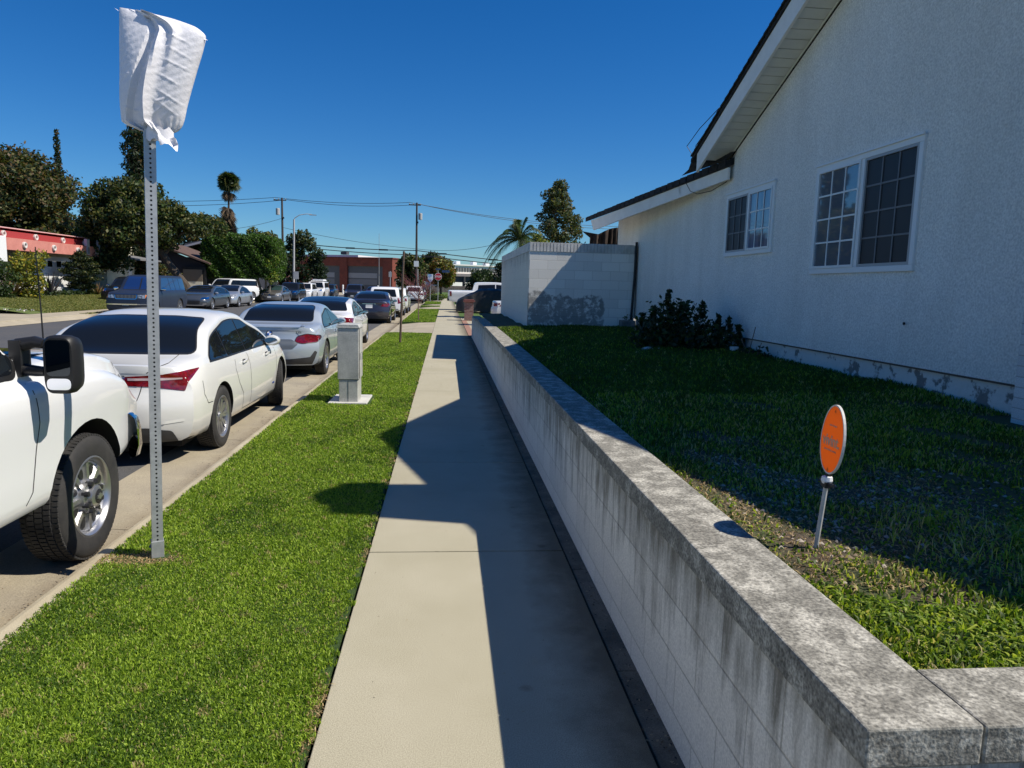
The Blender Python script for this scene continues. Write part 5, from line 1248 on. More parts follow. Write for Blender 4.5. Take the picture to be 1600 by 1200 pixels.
M_bag=mat('woven_plastic_sack',(.78,.77,.80),.55,spec=.45,fine=.10,fscale=300,bump=.35,bscale=30,bdist=.010)
bg=bag().build('sign_cover',M_bag,None,smooth=True,fix=True)
me=bg.data; me.transform(Matrix.Translation((1.6,-4.32,-2.45))); bg.location=(-1.6,4.32,2.45)
tag(bg,'white woven plastic sack pulled over the street sign and tied round the post','sack')
# knot tails and corner tufts
V=[];F=[]
for i in range(12):
    t=i/11
    for j in range(5):
        s=j/4-.5; V.append((-.03+.13*t+.012*math.sin(t*9), -.055-.02*math.sin(t*5+s*3), .012-.075*t+s*(.075-.03*t)+.012*math.sin(t*14+s*4)))
for i in range(11):
    for j in range(4): q=i*5+j; F.append((q,q+5,q+6,q+1))
k=MB().add(V,F)
k.build('knot_tail',M_bag,bg,smooth=True,loc=False,fix=False)
V=[];F=[]
for i in range(16):
    a=math.pi*1.0*i/15+math.pi
    for j in range(4): V.append((.0+.075*math.cos(a)-.0,-.01+.05*math.sin(a),.03-.022*j+.010*math.sin(i*1.7+j)))
for i in range(15):
    for j in range(3): q=i*4+j; F.append((q,q+4,q+5,q+1))
MB().add(V,F).build('knot',M_bag,bg,smooth=True,loc=False,fix=False)
MB().add([(.225,0,.545),(.275,-.01,.515),(.22,-.02,.52)],[(0,1,2)]).build('corner_tuft',M_bag,bg,loc=False,fix=False)
MB().add([(-.20,0,.65),(-.215,-.005,.658),(-.19,-.01,.64)],[(0,1,2)]).build('corner_tuft',M_bag,bg,loc=False,fix=False)

# ------------------------------------------------------------ utility pedestal
M_box=mat('weathered_grey_metal',(.52,.52,.49),.6,metal=0,col2=(.30,.305,.29),vscale=3.5,detail=9,ramp=(.35,.7),fine=.12,fscale=60)
ub=thing('utility_box','tall narrow weathered grey utility box on a concrete pad in the grass strip','utility box',(-1.33,10.2,0))
MB().box(-1.60,-1.07,9.92,10.70,-.1,.022).build('pad',mat('pale_pad',(.56,.55,.52),.9,col2=(.45,.44,.42),vscale=5),ub,bevel=.008)
MB().box(-1.458,-1.202,10.008,10.43,.02,.325).build('base',M_box,ub,bevel=.006)
MB().box(-1.475,-1.185,10.0,10.45,.332,1.045).build('cabinet',M_box,ub,bevel=.010)
MB().box(-1.485,-1.175,9.99,10.46,1.045,1.062).prism([(-1.482,1.062),(-1.178,1.062),(-1.20,1.095),(-1.46,1.095)],'y',9.995,10.455).build('lid',M_box,ub,bevel=.004)
MB().box(-1.3345,-1.3315,10.004,10.009,.03,.325).build('base_seam',M_gap,ub)
MB().tube([(-1.18,10.02,.35),(-1.18,10.02,1.04)],.004,6).build('hinge',M_gap,ub)
MB().box(-1.187,-1.178,10.12,10.17,.60,.69).tube([(-1.175,10.145,.70),(-1.16,10.145,.71),(-1.155,10.145,.67),(-1.16,10.145,.60)],.006,6).build('latch',M_galv,ub)

# ------------------------------------------------------------ stake with a bare sapling
M_wood=mat('weathered_stake',(.15,.10,.07),.85,col2=(.09,.065,.05),vscale=6,stretch=(8,8,1))
tag(MB().tube([(-1.285,20.6,-.1),(-1.25,20.6,1.0),(-1.19,20.6,2.58)],[.034,.032,.030],10).build('stake',M_wood,None),'round brown wooden stake standing upright in the grass strip before the first driveway','stake')
M_twig=mat('twig_bark',(.20,.13,.10),.85); M_twigr=mat('red_twig',(.16,.045,.05),.8)
sap=thing('sapling','bare young tree with reddish twigs in the grass strip beyond the first driveway','tree',(-1.25,33.6,0))
tk=MB(); tk.tube([(-1.25,33.6,-.1),(-1.27,33.6,.9),(-1.22,33.6,1.5)],[.03,.026,.02],6); tk.build('trunk',M_twig,sap)
tw=MB(); rnd=random.Random(3)
def twigs(mb,p,d,l,r,dep):
    q=p+d*l; mb.tube([p,p+d*l*.5+Vector((rnd.uniform(-.03,.03),rnd.uniform(-.03,.03),.01)),q],[r,r*.85,r*.6],4,cap=False)
    if dep:
        for _ in range(3):
            nd=(d+Vector((rnd.uniform(-.7,.7),rnd.uniform(-.7,.7),rnd.uniform(-.1,.5)))).normalized(); twigs(mb,p+d*l*rnd.uniform(.5,1),nd,l*rnd.uniform(.6,.85),r*.6,dep-1)
for k in range(20):
    a=k*2.4; twigs(tw,Vector((-1.25,33.6,.8+.035*k)),Vector((math.cos(a)*.8,math.sin(a)*.8,.7)).normalized(),.55,.012,2)
tw.build('branches',M_twigr,sap)

# ------------------------------------------------------------ brick pillar and brick strip
M_brk=bpy.data.materials.new('brick'); M_brk.use_nodes=True; nt=M_brk.node_tree; p=nt.nodes['Principled BSDF']; p.inputs['Roughness'].default_value=.9
tc=_n(nt,'ShaderNodeTexCoord'); mp=_n(nt,'ShaderNodeMapping'); mp.inputs['Rotation'].default_value=(R(90),0,0)
b_=_n(nt,'ShaderNodeTexBrick'); b_.inputs['Scale'].default_value=1; b_.inputs['Brick Width'].default_value=.2; b_.inputs['Row Height'].default_value=.07; b_.inputs['Mortar Size'].default_value=.006
b_.inputs['Color1'].default_value=(.17,.07,.055,1); b_.inputs['Color2'].default_value=(.27,.15,.12,1); b_.inputs['Mortar'].default_value=(.36,.31,.28,1)
nt.links.new(tc.outputs['Object'],mp.inputs[0]); nt.links.new(mp.outputs[0],b_.inputs['Vector']); nt.links.new(b_.outputs['Color'],p.inputs['Base Color'])
bp_=thing('brick_pillar','short reddish brown brick pillar with an overhanging cap at the pavement edge','pillar',(1.12,34.9,0))
MB().box(.90,1.33,34.7,35.15,-.1,.90).build('shaft',M_brk,bp_); MB().box(.83,1.40,34.63,35.22,.90,.965).box(.88,1.35,34.68,35.17,.965,1.02).build('cap',mat('brick_cap',(.20,.075,.06),.9),bp_)
tag(MB().box(.775,.99,24.0,34.6,-.1,.012).build('brick_strip',M_brickpave,None),'strip of pinkish brick paving between pavement and brick pillar','paving',kind='structure')
fn=thing('picket_rail','low thin metal rail in the grass behind the brick pillar','rail',(1.6,35.9,0))
for y in (36,37.2,38.4): MB().tube([(1.2,y+.3,0),(1.2,y+.3,.45)],.012,5).build('picket',M_galv,fn)
MB().tube([(1.2,36.3,.42),(1.2,38.7,.42)],.012,5).build('rail',M_galv,fn)

# ------------------------------------------------------------ orange yard sign
M_org=bpy.data.materials.new('orange_plastic'); M_org.use_nodes=True; nt=M_org.node_tree; p=nt.nodes['Principled BSDF']; p.inputs['Base Color'].default_value=(.82,.25,.015,1); p.inputs['Roughness'].default_value=.45
t_=_n(nt,'ShaderNodeBsdfTranslucent'); t_.inputs[0].default_value=(.9,.32,.02,1); mx=_n(nt,'ShaderNodeMixShader'); mx.inputs[0].default_value=.6
nt.links.new(p.outputs[0],mx.inputs[1]); nt.links.new(t_.outputs[0],mx.inputs[2]); nt.links.new(mx.outputs[0],nt.nodes['Material Output'].inputs[0])
M_faded=mat('faded_lettering',(.50,.42,.30),.6,col2=(.62,.42,.22),vscale=60)
sx,sy,sz=1.385,2.40,1.145
vs=thing('yard_sign','small orange oval security sign with faded white lettering on a thin white stake','sign',(sx,sy,.72))
# face normal points to the street and a little towards the camera
nx_=Vector((-.99,.13,0)).normalized(); ux=Vector((-nx_.y,nx_.x,0))*1.0   # right-hand direction seen from the front
ux=Vector((nx_.y*-1*-1,nx_.x,0)); ux=Vector((-.13,-.99,0)).normalized()
tilt=R(4)
up=Vector((.06,.0,1)).normalized()
def SP(a,b,d=0): 
    return Vector((sx,sy,sz))+ux*a+up*b+nx_*d
def ovalring(rx,rz,d,n=40): return [SP(rx*math.cos(2*math.pi*k/n),rz*math.sin(2*math.pi*k/n)*(1+.04*math.sin(2*math.pi*k/n)),d) for k in range(n)]
n=40
A=ovalring(.094,.121,.003);B=ovalring(.094,.121,-.003)
MB().add(A+B,[tuple(range(n)),tuple(range(2*n-1,n-1,-1))]+[(k,k+n,(k+1)%n+n,(k+1)%n) for k in range(n)]).build('sign_face',M_org,vs)
A=ovalring(.098,.125,.0042);B=ovalring(.098,.125,-.0042);C_=ovalring(.093,.120,.0042);D=ovalring(.093,.120,-.0042)
MB().add(A+B+C_+D,[(k,(k+1)%n,(k+1)%n+n,k+n) for k in range(n)]+[(k,k+2*n,(k+1)%n+2*n,(k+1)%n) for k in range(n)]+[(k+n,(k+1)%n+n,(k+1)%n+3*n,k+3*n) for k in range(n)]+[(k+2*n,k+3*n,(k+1)%n+3*n,(k+1)%n+2*n) for k in range(n)]).build('rim',mat('white_rim',(.62,.60,.56),.5),vs)
Mr=Matrix((ux,up-ux*up.dot(ux),nx_)).transposed()
def stext(name,s,size,a,b,bold=0):
    q=SP(a,b,.0045); text_obj(name,s,size,q,Mr.to_quaternion(),M_faded,vs,ext=.0006,bold=bold)
stext('lettering','vivint.',.058,0,-.002,.0012)
stext('lettering','smart home',.012,0,.055,.0); stext('lettering','protected by security',.011,0,-.034)
for b in(.105,-.105): MB().lathe([(0,.004),(.005,.003),(.006,0)],c=tuple(SP(0,b,.003)),axis='x',n=8).build('screw',mat('rust',(.12,.05,.03),.8),vs)
MB().obox(SP(0,-.142),ux*.010,nx_*.008,up*.018).obox(SP(0,-.160),ux*.022,nx_*.012,up*.010).tube([SP(-.06,-.16),SP(.06,-.15)],.006,6).build('clamp',M_black,vs)
MB().lathe([(0,.02),(.018,.014),(.020,0),(.016,-.01),(0,-.012)],c=tuple(SP(0,-.146)),n=12).build('clamp_cap',M_white,vs)
MB().tube([SP(0,-.165),SP(-.012,-.44)],.0085,10).build('stake',mat('grimy_white',(.55,.54,.50),.6,col2=(.40,.39,.36),vscale=20),vs)

# ------------------------------------------------------------ foliage helpers
def leaves(name,clumps,per,size,mats,parent=None,flat=.35,mix=None,aspect=1.7,down=0,shell=.55,seed=1,tri=False,smooth=0):
    """leaf cards spread through ellipsoidal clumps: (x,y,z,rx,ry,rz)"""
    rg=np.random.default_rng(seed); Vs=[];ms=[]
    for ci,cl in enumerate(clumps):
        x,y,z,rx,ry,rz=cl[:6]; n=int(per*(rx*ry*rz)**(2/3)/ (1.0)) if per>0 else int(-per)
        n=max(n,12)
        d=rg.standard_normal((n,3)); d/=np.linalg.norm(d,axis=1)[:,None]
        rad=(shell+(1-shell)*rg.uniform(0,1,n)**.5)*(1+.10*rg.standard_normal(n))
        rad*=1+.16*np.sin(d[:,0]*7+ci)*np.sin(d[:,1]*6+ci*2)*np.sin(d[:,2]*8+ci)
        P=d*rad[:,None]*np.array([rx,ry,rz])+np.array([x,y,z])
        nrm=d*.6+rg.standard_normal((n,3))*.7; nrm/=np.linalg.norm(nrm,axis=1)[:,None]
        t=np.cross(nrm,rg.standard_normal((n,3))); t/=np.linalg.norm(t,axis=1)[:,None]; 
        if down: t[:,2]-=down; t/=np.linalg.norm(t,axis=1)[:,None]
        b=np.cross(nrm,t); s=size*rg.uniform(.55,1.35,n)[:,None]
        a1=P-t*s*aspect*.5; a2=P+b*s*.5; a3=P+t*s*aspect*.5; a4=P-b*s*.5
        Vs.append(np.stack([a1,a2,a3,a4],1).reshape(-1,3))
        if mix is not None: ms.append(rg.choice(len(mats),n,p=mix[ci%len(mix)] if isinstance(mix[0],(list,tuple)) else mix))
        else: ms.append(rg.integers(0,len(mats),n))
    V=np.concatenate(Vs); F=np.arange(len(V)).reshape(-1,4); mi=np.concatenate(ms)
    if parent is not None:
        V=V-np.array(parent.location)
    return np_mesh(name,V,F,mats,parent,mi=mi)
def branches(name,root_pt,tips,r0,m,parent,n=7,wob=.3,seed=0):
    rg=random.Random(seed); mb=MB()
    for t in tips:
        p0=Vector(root_pt);p1=Vector(t); mid=p0.lerp(p1,.5)+Vector((rg.uniform(-wob,wob),rg.uniform(-wob,wob),rg.uniform(0,wob)))
        mb.tube([p0,mid,p1],[r0,r0*.6,r0*.25],n,cap=False)
    return mb.build(name,m,parent)
M_bark=mat('bark',(.10,.075,.055),.95,col2=(.05,.04,.03),vscale=5,stretch=(3,3,.7),bump=.8,bscale=20,bdist=.04)
def clumpset(cx,cy,z0,z1,rx,ry,n,rs,seed,prof=None):
    """clump centres through a crown volume; prof(t) scales the radius with height"""
    rg=random.Random(seed); out=[]
    for i in range(n):
        t=(i+.5)/n; z=z0+(z1-z0)*t; k=prof(t) if prof else math.sqrt(max(.05,1-(2*t-1)**2*.8))
        a=i*2.39996+rg.uniform(-.4,.4); q=math.sqrt(rg.uniform(.12,1))
        s=rs*rg.uniform(.7,1.25)
        out.append((cx+rx*k*q*math.cos(a),cy+ry*k*q*math.sin(a),z+rg.uniform(-.2,.2),s,s,s*.8))
    return out
LG=lambda n,c,t=.3:leafmat(n,c,trans=t)
L_dk=LG('leaf_dark',(.028,.050,.014)); L_md=LG('leaf_mid',(.050,.085,.018)); L_ol=LG('leaf_olive',(.11,.11,.028)); L_br=LG('leaf_brownish',(.12,.075,.028)); L_yl=LG('leaf_yellow_green',(.20,.22,.030))
L_bd=LG('leaf_blue_dark',(.020,.040,.018)); L_gr=LG('leaf_bright',(.075,.16,.018)); L_gy=LG('leaf_grey_green',(.10,.125,.075)); L_bk=LG('leaf_near_black',(.010,.020,.008))
def tree(label,x,y,z0,z1,rx,ry,n,rs,mats,mix,size,per,seed,trunk=None,group=None,name='tree',prof=None,cat='tree',tr=.22,base=0,shell=.45):
    r_=thing(name,label,cat,(x,y,base),0,group)
    cl=clumpset(x,y,z0,z1,rx,ry,n,rs,seed,prof)
    leaves('crown',cl,per,size,mats,r_,mix=mix,seed=seed,shell=shell)
    tx,ty=trunk or (x,y)
    mb=MB(); rg=random.Random(seed)
    zf=z0+(z1-z0)*.35
    mb.tube([(tx,ty,base-.2),(tx+(x-tx)*.3+rg.uniform(-.1,.1),ty,base+(zf-base)*.5),(x,y,zf)],[tr*1.15,tr*.9,tr*.55],9)
    for c in cl[::max(1,len(cl)//9)]:
        mb.tube([(x+(tx-x)*.3,y,base+(zf-base)*.7),((x+c[0])/2,(y+c[1])/2,(zf+c[2])/2+.1),(c[0],c[1],c[2])],[tr*.5,tr*.3,tr*.1],6,cap=False)
    mb.build('trunk',M_bark,r_); return r_
# ------------------------------------------------------------ plants near the house
def leafy_bush():
    r_=thing('bush','dark leafy bush growing against the stucco wall in the shaded yard','bush',(3.7,10.4,.8))
    cl=[(3.25,10.5,1.12,.38,.38,.40),(3.55,10.4,1.16,.36,.36,.38),(3.4,10.5,1.25,.28,.28,.24),(3.0,10.55,.95,.26,.28,.22),(3.85,10.2,1.0,.30,.30,.28),(4.05,9.95,.92,.22,.28,.2),(3.4,10.3,.9,.4,.4,.2),(3.75,10.1,.88,.34,.34,.18)]
    leaves('foliage',cl,4200,.045,[L_bd,L_dk,L_md],r_,seed=5,shell=.3,aspect=2,mix=[.5,.35,.15])
    st=MB(); rg=random.Random(4); tips=[]
    for (x,y,h) in [(3.30,10.5,1.66),(3.52,10.45,1.48),(3.78,10.35,1.50),(2.95,10.6,1.30),(4.05,10.0,1.30),(4.12,9.8,1.20),(3.10,10.55,1.42),(3.95,10.15,1.32)]:
        st.tube([(x-.1,y,.85),(x-.03,y,h*.75),(x,y,h)],[.008,.006,.003],5); tips.append((x,y,h))
    st.build('stems',M_twig,r_)
    for q,(x,y,h) in enumerate(tips):
        leaves('leaf_spike',[(x,y,h-.05*k,.035+.010*k,.035+.01*k,.02) for k in range(5)],-16,.045,[L_bd,L_dk],r_,seed=6+q,shell=.2)
leafy_bush()
r_=thing('low_plant','low dark plant with upright stalks at the foot of the wall beside the bush','plant',(4.1,9.2,.8))
leaves('foliage',[(4.05,9.3,.86,.12,.16,.10),(4.13,9.0,.88,.09,.16,.10),(4.0,9.55,.84,.12,.12,.07)],2600,.04,[L_bk,L_dk],r_,seed=9,shell=.2)
MB().tube([(4.05,9.25,.85),(4.10,9.2,1.22)],.006,5).tube([(4.05,9.3,.85),(4.0,9.4,1.05)],.005,5).tube([(4.1,9.1,.85),(4.13,9.05,1.02)],.005,5).build('stalks',M_twig,r_)
tag(MB().lathe([(0,0),(.05,0),(.062,.12),(.055,.12),(.045,.02)],c=(4.0,9.62,.80),n=14).build('flower_pot',mat('white_pot',(.62,.62,.62),.6),None),'small white flower pot beside the low plant at the wall','flower pot')
for i,(x,y,s,lb) in enumerate([(2.92,10.15,.075,'pale flat stone lying left of the dark bush'),(3.10,10.12,.05,'smaller pale stone touching the dark bush')]):
    rg=random.Random(i); bm=bmesh.new(); bmesh.ops.create_icosphere(bm,subdivisions=2,radius=s)
    for v in bm.verts: v.co*=1+rg.uniform(-.18,.18); v.co.z*=.5
    me=bpy.data.meshes.new('stone'); bm.to_mesh(me); bm.free(); me.materials.append(mat('pale_stone',(.5,.49,.46),.9)); o=bpy.data.objects.new('stone',me); COL.objects.link(o); o.location=(x,y,.82); tag(o,lb,'stone',group='stones by the bush')
r_=thing('planter','square grey concrete planter with a little weed in the corner of the block wall','planter',(4.0,15.6,.8))
MB().box(3.85,4.15,15.45,15.75,.75,1.0).build('pot',mat('old_concrete',(.22,.22,.21),.9,col2=(.12,.12,.12),vscale=9),r_,bevel=.015)
leaves('weed',[(4.0,15.6,1.06,.13,.1,.08)],2500,.035,[L_dk,L_md],r_,seed=2,shell=.1)

# ------------------------------------------------------------ garden trees on the right beyond the wall
def queen_palm():
    r_=thing('queen_palm','feathery palm with drooping fronds rising behind the tall block wall','palm tree',(3.9,38,0))
    MB().tube([(3.9,38,-.1),(3.95,38,1.8),(3.9,38,4.1)],[.16,.13,.12],10).build('trunk',M_bark,r_)
    rg=np.random.default_rng(5)
    top=np.array([3.8,38,4.1])
    for k in range(36):
        a=k*2.4+.3; el=.10+1.3*((k%7)/6); L=2.0+.5*rg.uniform()
        pts=[]
        for i in range(15):
            t=i/14; hx=L*t*math.cos(el)*(1-.15*t); pts.append((top[0]+math.cos(a)*hx,top[1]+math.sin(a)*hx,top[2]+L*(math.sin(el)*t-.95*t*t*(.45+.45*math.cos(el)))))
        P=np.array(pts); V=[];F=[]
        for i in range(1,15):
            d=P[min(i+1,14)]-P[i-1]; d/=np.linalg.norm(d); s=np.cross(d,[0,0,1]); s/=np.linalg.norm(s)
            for sub in range(3):
                b0=P[i]+(P[i]-P[i-1])*sub/3
                for sg in(-1,1):
                    l=.42*math.sin(math.pi*(.12+.85*i/14))+.05; tip=b0+s*sg*l*.75+d*l*.45+np.array([0,0,-.35*l-rg.uniform(0,.12)])
                    w=d*.018; q=len(V); V+=[b0-w,b0+w,tip]; F.append((q,q+1,q+2))
        q=MB(); q.add([tuple(v) for v in V],F); q.tube(pts,[.022]*5+[.014]*10,4,cap=False); q.build('frond',L_md if k%3 else L_gy,r_,fix=False)
queen_palm()
def conp(t): return max(.08,(1-t)**.75*(.75+.25*min(1,t*5)))*1.05
tree('tall grey green pointed evergreen rising behind the tall block wall',6.85,45,2.0,8.0,2.15,1.9,90,.42,[L_gy,L_dk,L_ol,L_br],[.38,.27,.25,.10],.10,1150,21,name='evergreen_tree',prof=lambda t:max(.10,(1-t)**.62),tr=.15)
tree('round yellow green citrus tree between palm and pointed evergreen behind the wall',3.75,30.5,2.6,3.7,.42,.5,12,.30,[L_yl,L_md,L_ol],[.45,.35,.2],.075,1500,22,name='citrus_tree',tr=.05)
tree('very dark cypress hedge tree close behind the far end of the tall wall',4.6,60,.6,3.7,.5,.8,14,.62,[L_bk,L_bd],[.6,.4],.12,700,23,name='dark_cypress',tr=.1)

# ------------------------------------------------------------ far left: large trees
tree('broad brownish green tree filling the left edge above the red roofed house',-33.5,60,2.5,10.2,6.2,4.5,80,1.35,[L_br,L_ol,L_dk,L_bk],[.26,.28,.28,.18],.17,620,31,name='broad_tree',tr=.35,prof=lambda t:math.sqrt(max(.08,1-t*t*.95)))
def cyp(label,x,y,w,h,seed,prof):
    r_=thing('cypress',label,'tree',(x,y,0)); cl=[]
    n=46
    for i in range(n):
        t=i/(n-1); k=prof(t)*w; rg=random.Random(seed*100+i); a=i*2.4
        cl.append((x+k*.35*math.cos(a),y+k*.35*math.sin(a),.8+(h-.8)*t,max(.10,k*.85),max(.10,k*.85),h/n*1.5))
    leaves('crown',cl,700,.13,[L_bk,L_bd,L_dk,L_br],r_,seed=seed,mix=[.38,.3,.22,.10],aspect=2.4,down=-.8,shell=.55)
    MB().tube([(x,y,-.2),(x,y,h*.9)],[.25,.04],8).build('trunk',M_bark,r_)
cyp('slim dark cypress with a needle thin tip at the far left skyline',-35.9,72,1.9,14.6,2,lambda t:(.10+.9*max(0,(.62-t)/.62)**.7 if t<.62 else .10+.12*(1-t)/.38)*.9+.02)
cyp('broad dark cypress column rising directly behind the covered street sign',-23.2,58,.95,13.2,3,lambda t:min(1,.75+.6*t)*(1 if t<.9 else math.sqrt(max(.02,(1-t)/.1))))
r_=thing('spreading_tree','wide spreading tree with olive leaves and a leaning trunk behind the parked navy suv','tree',(-17.6,50,0))
cl=[]; rg_=random.Random(33)
for k in range(46):   # main dome, thick to the left
    a=k*2.4; q=math.sqrt(rg_.uniform(.05,1)); t=(k+.5)/46; cl.append((-20.6+2.9*q*math.cos(a)*math.sqrt(1-t*t*.8),50+2.6*q*math.sin(a),4.1+3.3*t,.95,.95,.75))
for k in range(20):   # long arm reaching right, open underneath
    t=(k+.5)/20; cl.append((-18.4+3.0*t+rg_.uniform(-.3,.3),50+rg_.uniform(-1.5,1.5),5.9-1.1*t+rg_.uniform(-.35,.5),.72-.2*t,.72,.5-.1*t))
for k in range(8): cl.append((-22.4+rg_.uniform(-.8,.8),50+rg_.uniform(-1,1),2.6+rg_.uniform(0,1.4),.9,.9,.7))
leaves('crown',cl,820,.14,[L_ol,L_dk,L_bk,L_md],r_,mix=[.32,.30,.20,.18],seed=33,shell=.45)
mb=MB(); mb.tube([(-16.7,50,-.2),(-17.3,50,1.2),(-18.3,50,2.6),(-19.3,50,4.2)],[.34,.28,.24,.18],10)
for e in [(-21.5,50.5,5.5),(-20,49.2,6.3),(-18.2,50,5.6),(-16.6,50.6,5.2),(-22.2,50,4.2),(-19.6,51,6.6)]: mb.tube([(-18.6,50,3.2),((-18.8+e[0])/2,(50+e[1])/2,(3.5+e[2])/2+.2),e],[.15,.09,.03],7,cap=False)
mb.build('trunk',M_bark,r_)
tree('small dark rounded tree under the broad crown between house and street',-26.5,60,1.5,5.2,2.6,2,30,.85,[L_bk,L_dk,L_bd],[.5,.3,.2],.18,380,34,name='dark_tree',tr=.15)
# fan palm with a skirt of dead fronds
r_=thing('fan_palm','tall thin fan palm against the sky with a shaggy skirt of dead leaves below','palm tree',(-27.3,95,0))
MB().tube([(-27.6,95,-.2),(-27.4,95,8),(-27.2,95,13.2)],[.18,.13,.11],10).build('trunk',M_bark,r_)
rg=np.random.default_rng(8)
def fans(name,c,n,rad,lo,hi,m,L):
    V=[];F=[]
    for k in range(n):
        a=rg.uniform(0,6.28); el=rg.uniform(lo,hi); d=np.array([math.cos(a)*math.cos(el),math.sin(a)*math.cos(el),math.sin(el)])
        b=np.array(c)+d*rad*rg.uniform(.35,.9); s=np.cross(d,[0,0,1]); s/=np.linalg.norm(s)+1e-6; u=np.cross(s,d); ro=rg.uniform(0,6.28); s=s*math.cos(ro)+u*math.sin(ro)
        for j in range(13):
            t=(j-6)/6*1.25; dr=(d*math.cos(t)+s*math.sin(t)); tip=b+dr*L*rg.uniform(.85,1.1)+np.array([0,0,-.25*L*abs(math.sin(t))-.1]); q=len(V); w=(s*math.cos(t)-d*math.sin(t))*.07
            V+=[b,b+dr*L*.5+w,tip,b+dr*L*.5-w]; F.append((q,q+1,q+2,q+3))
    MB().add([tuple(v) for v in V],F).build(name,m,r_,fix=False)
fans('crown',(-27.2,95,13.8),64,.9,-.9,1.35,L_dk,.92); fans('crown_light',(-27.2,95,13.8),22,.9,-.9,1.1,L_ol,.9)
leaves('crown_core',[(-27.2,95,13.7,.9,.9,.85)],5000,.16,[L_dk,L_bk],r_,seed=3,shell=.1,aspect=3)
fans('dead_fronds',(-27.2,95,12.6),14,.3,-1.5,-1.0,mat('dead_frond',(.16,.11,.065),.9),1.1)
for q in range(7): fans('skirt',(-27.35,95,10.7-.42*q),9,.2+.07*q,-1.5,-1.0,mat('dead_frond',(.16,.11,.065),.9) if q%2 else mat('dead_frond_dark',(.07,.05,.035),.9),1.15)
tree('bushy olive shrub tree at the foot of the fan palm behind the clipped hedge',-22.5,72,3.5,7.3,2.7,1.5,26,.85,[L_ol,L_br,L_dk],[.45,.25,.3],.2,330,35,name='bushy_tree',tr=.12)
tree('second bushy olive tree just right of the fan palm over the clipped hedge',-18.6,75,3.5,6.4,1.8,1.5,18,.8,[L_ol,L_yl,L_dk],[.45,.15,.4],.2,330,36,name='bushy_tree',tr=.12)
# clipped hedge tree
r_=thing('clipped_hedge','large box clipped bright green hedge tree over the parked cars on the left','hedge',(-16.6,62,0))
rg=np.random.default_rng(3); n=60000
x0,x1,y0,y1,z0,z1=-19.6,-13.75,60.2,64,1.6,5.2
f=rg.integers(0,5,n); U=rg.uniform(0,1,(n,3))
P=np.stack([x0+(x1-x0)*U[:,0],y0+(y1-y0)*U[:,1],z0+(z1-z0)*U[:,2]],1)
P[f==0,0]=x0;P[f==1,0]=x1;P[f==2,1]=y0;P[f==3,1]=y1;P[f==4,2]=z1
# front face gets the most, bulge and lumps
k=f==3; P[k,1]=y0
cx=np.array([(x0+x1)/2,(y0+y1)/2,(z0+z1)/2]); D=(P-cx)/np.array([(x1-x0)/2,(y1-y0)/2,(z1-z0)/2]); r4=(np.abs(D)**6).sum(1)**(1/6)
P=cx+D/r4[:,None]*np.array([(x1-x0)/2,(y1-y0)/2,(z1-z0)/2])
P+=(.13*np.sin(P[:,[0]]*3.1+P[:,[2]]*2.3)+.10*np.sin(P[:,[0]]*7+P[:,[2]]*6))*np.array([0,1,.5])+rg.standard_normal((n,3))*.09
P=P[~((P[:,2]<2.5)&(P[:,0]>-15.9)&(rg.uniform(0,1,n)<.75))]
n=len(P); nr=rg.standard_normal((n,3)); nr/=np.linalg.norm(nr,axis=1)[:,None]; t=np.cross(nr,rg.standard_normal((n,3))); t/=np.linalg.norm(t,axis=1)[:,None]; b=np.cross(nr,t); s=.085
V=np.stack([P-t*s,P+b*s*.6,P+t*s,P-b*s*.6],1).reshape(-1,3)-np.array(r_.location)
np_mesh('crown',V,np.arange(len(V)).reshape(-1,4),[L_gr,L_md,L_dk],r_,mi=rg.choice(3,n,p=[.45,.3,.25]))
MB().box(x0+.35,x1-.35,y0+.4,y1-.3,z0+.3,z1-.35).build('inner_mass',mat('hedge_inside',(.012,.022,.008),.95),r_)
mb=MB()
for dx in(-1.1,-.5,.1,.5): mb.tube([(-14.9+dx*.3,61.5,-.1),(-14.9+dx*.8,61.4,1.2),(-14.9+dx*1.5,61.2,2.6)],[.13,.10,.07],7)
mb.build('trunk',mat('pale_bark',(.22,.19,.15),.9),r_)
leaves('side_shoots',[(-14.1,60.4,2.0,.5,.4,.6),(-14.4,60.3,2.9,.5,.4,.6),(-13.9,60.6,3.4,.35,.4,.5)],1100,.10,[L_yl,L_gr],r_,seed=4)
r_=thing('low_hedge','low clipped green hedge between the silver sedan and the grey bronze sedan','hedge',(-15.9,61,0))
leaves('foliage',[(-16.6+.35*i,61,.5,.34,.34,.44) for i in range(6)],2300,.06,[L_md,L_dk,L_gr],r_,seed=12,mix=[.4,.35,.25])
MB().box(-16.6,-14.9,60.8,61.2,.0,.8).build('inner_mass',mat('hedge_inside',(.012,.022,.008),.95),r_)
# dark trees and yard growth right of the hedge up to the lamp
tree('dark grey green tree behind the street lamp at the left of the fire station',-16.8,86,1.2,6.8,1.9,1.6,32,.85,[L_dk,L_gy,L_bk,L_ol],[.35,.2,.3,.15],.2,360,41,name='grey_green_tree',tr=.15)
tree('very dark low tree beneath the grey green tree near the lamp post',-17.0,82,.6,3.6,1.6,1.0,18,.75,[L_bk,L_bd,LG('leaf_red',(.09,.02,.02))],[.55,.3,.15],.17,420,42,name='dark_tree',tr=.1)
tree('dark pointed conifer at the left corner of the red brick fire station',-14.4,84,.5,4.9,1.1,1.0,24,.55,[L_bd,L_dk,L_bk],[.4,.3,.3],.14,600,43,name='conifer',prof=lambda t:1.0-.8*t,tr=.1)
tree('low olive tree at the right corner of the red brick fire station',-5.3,112,1.6,5.6,2.3,1.8,34,.95,[L_ol,L_dk,L_md,L_bk],[.35,.3,.2,.15],.24,330,44,name='street_tree',tr=.18)
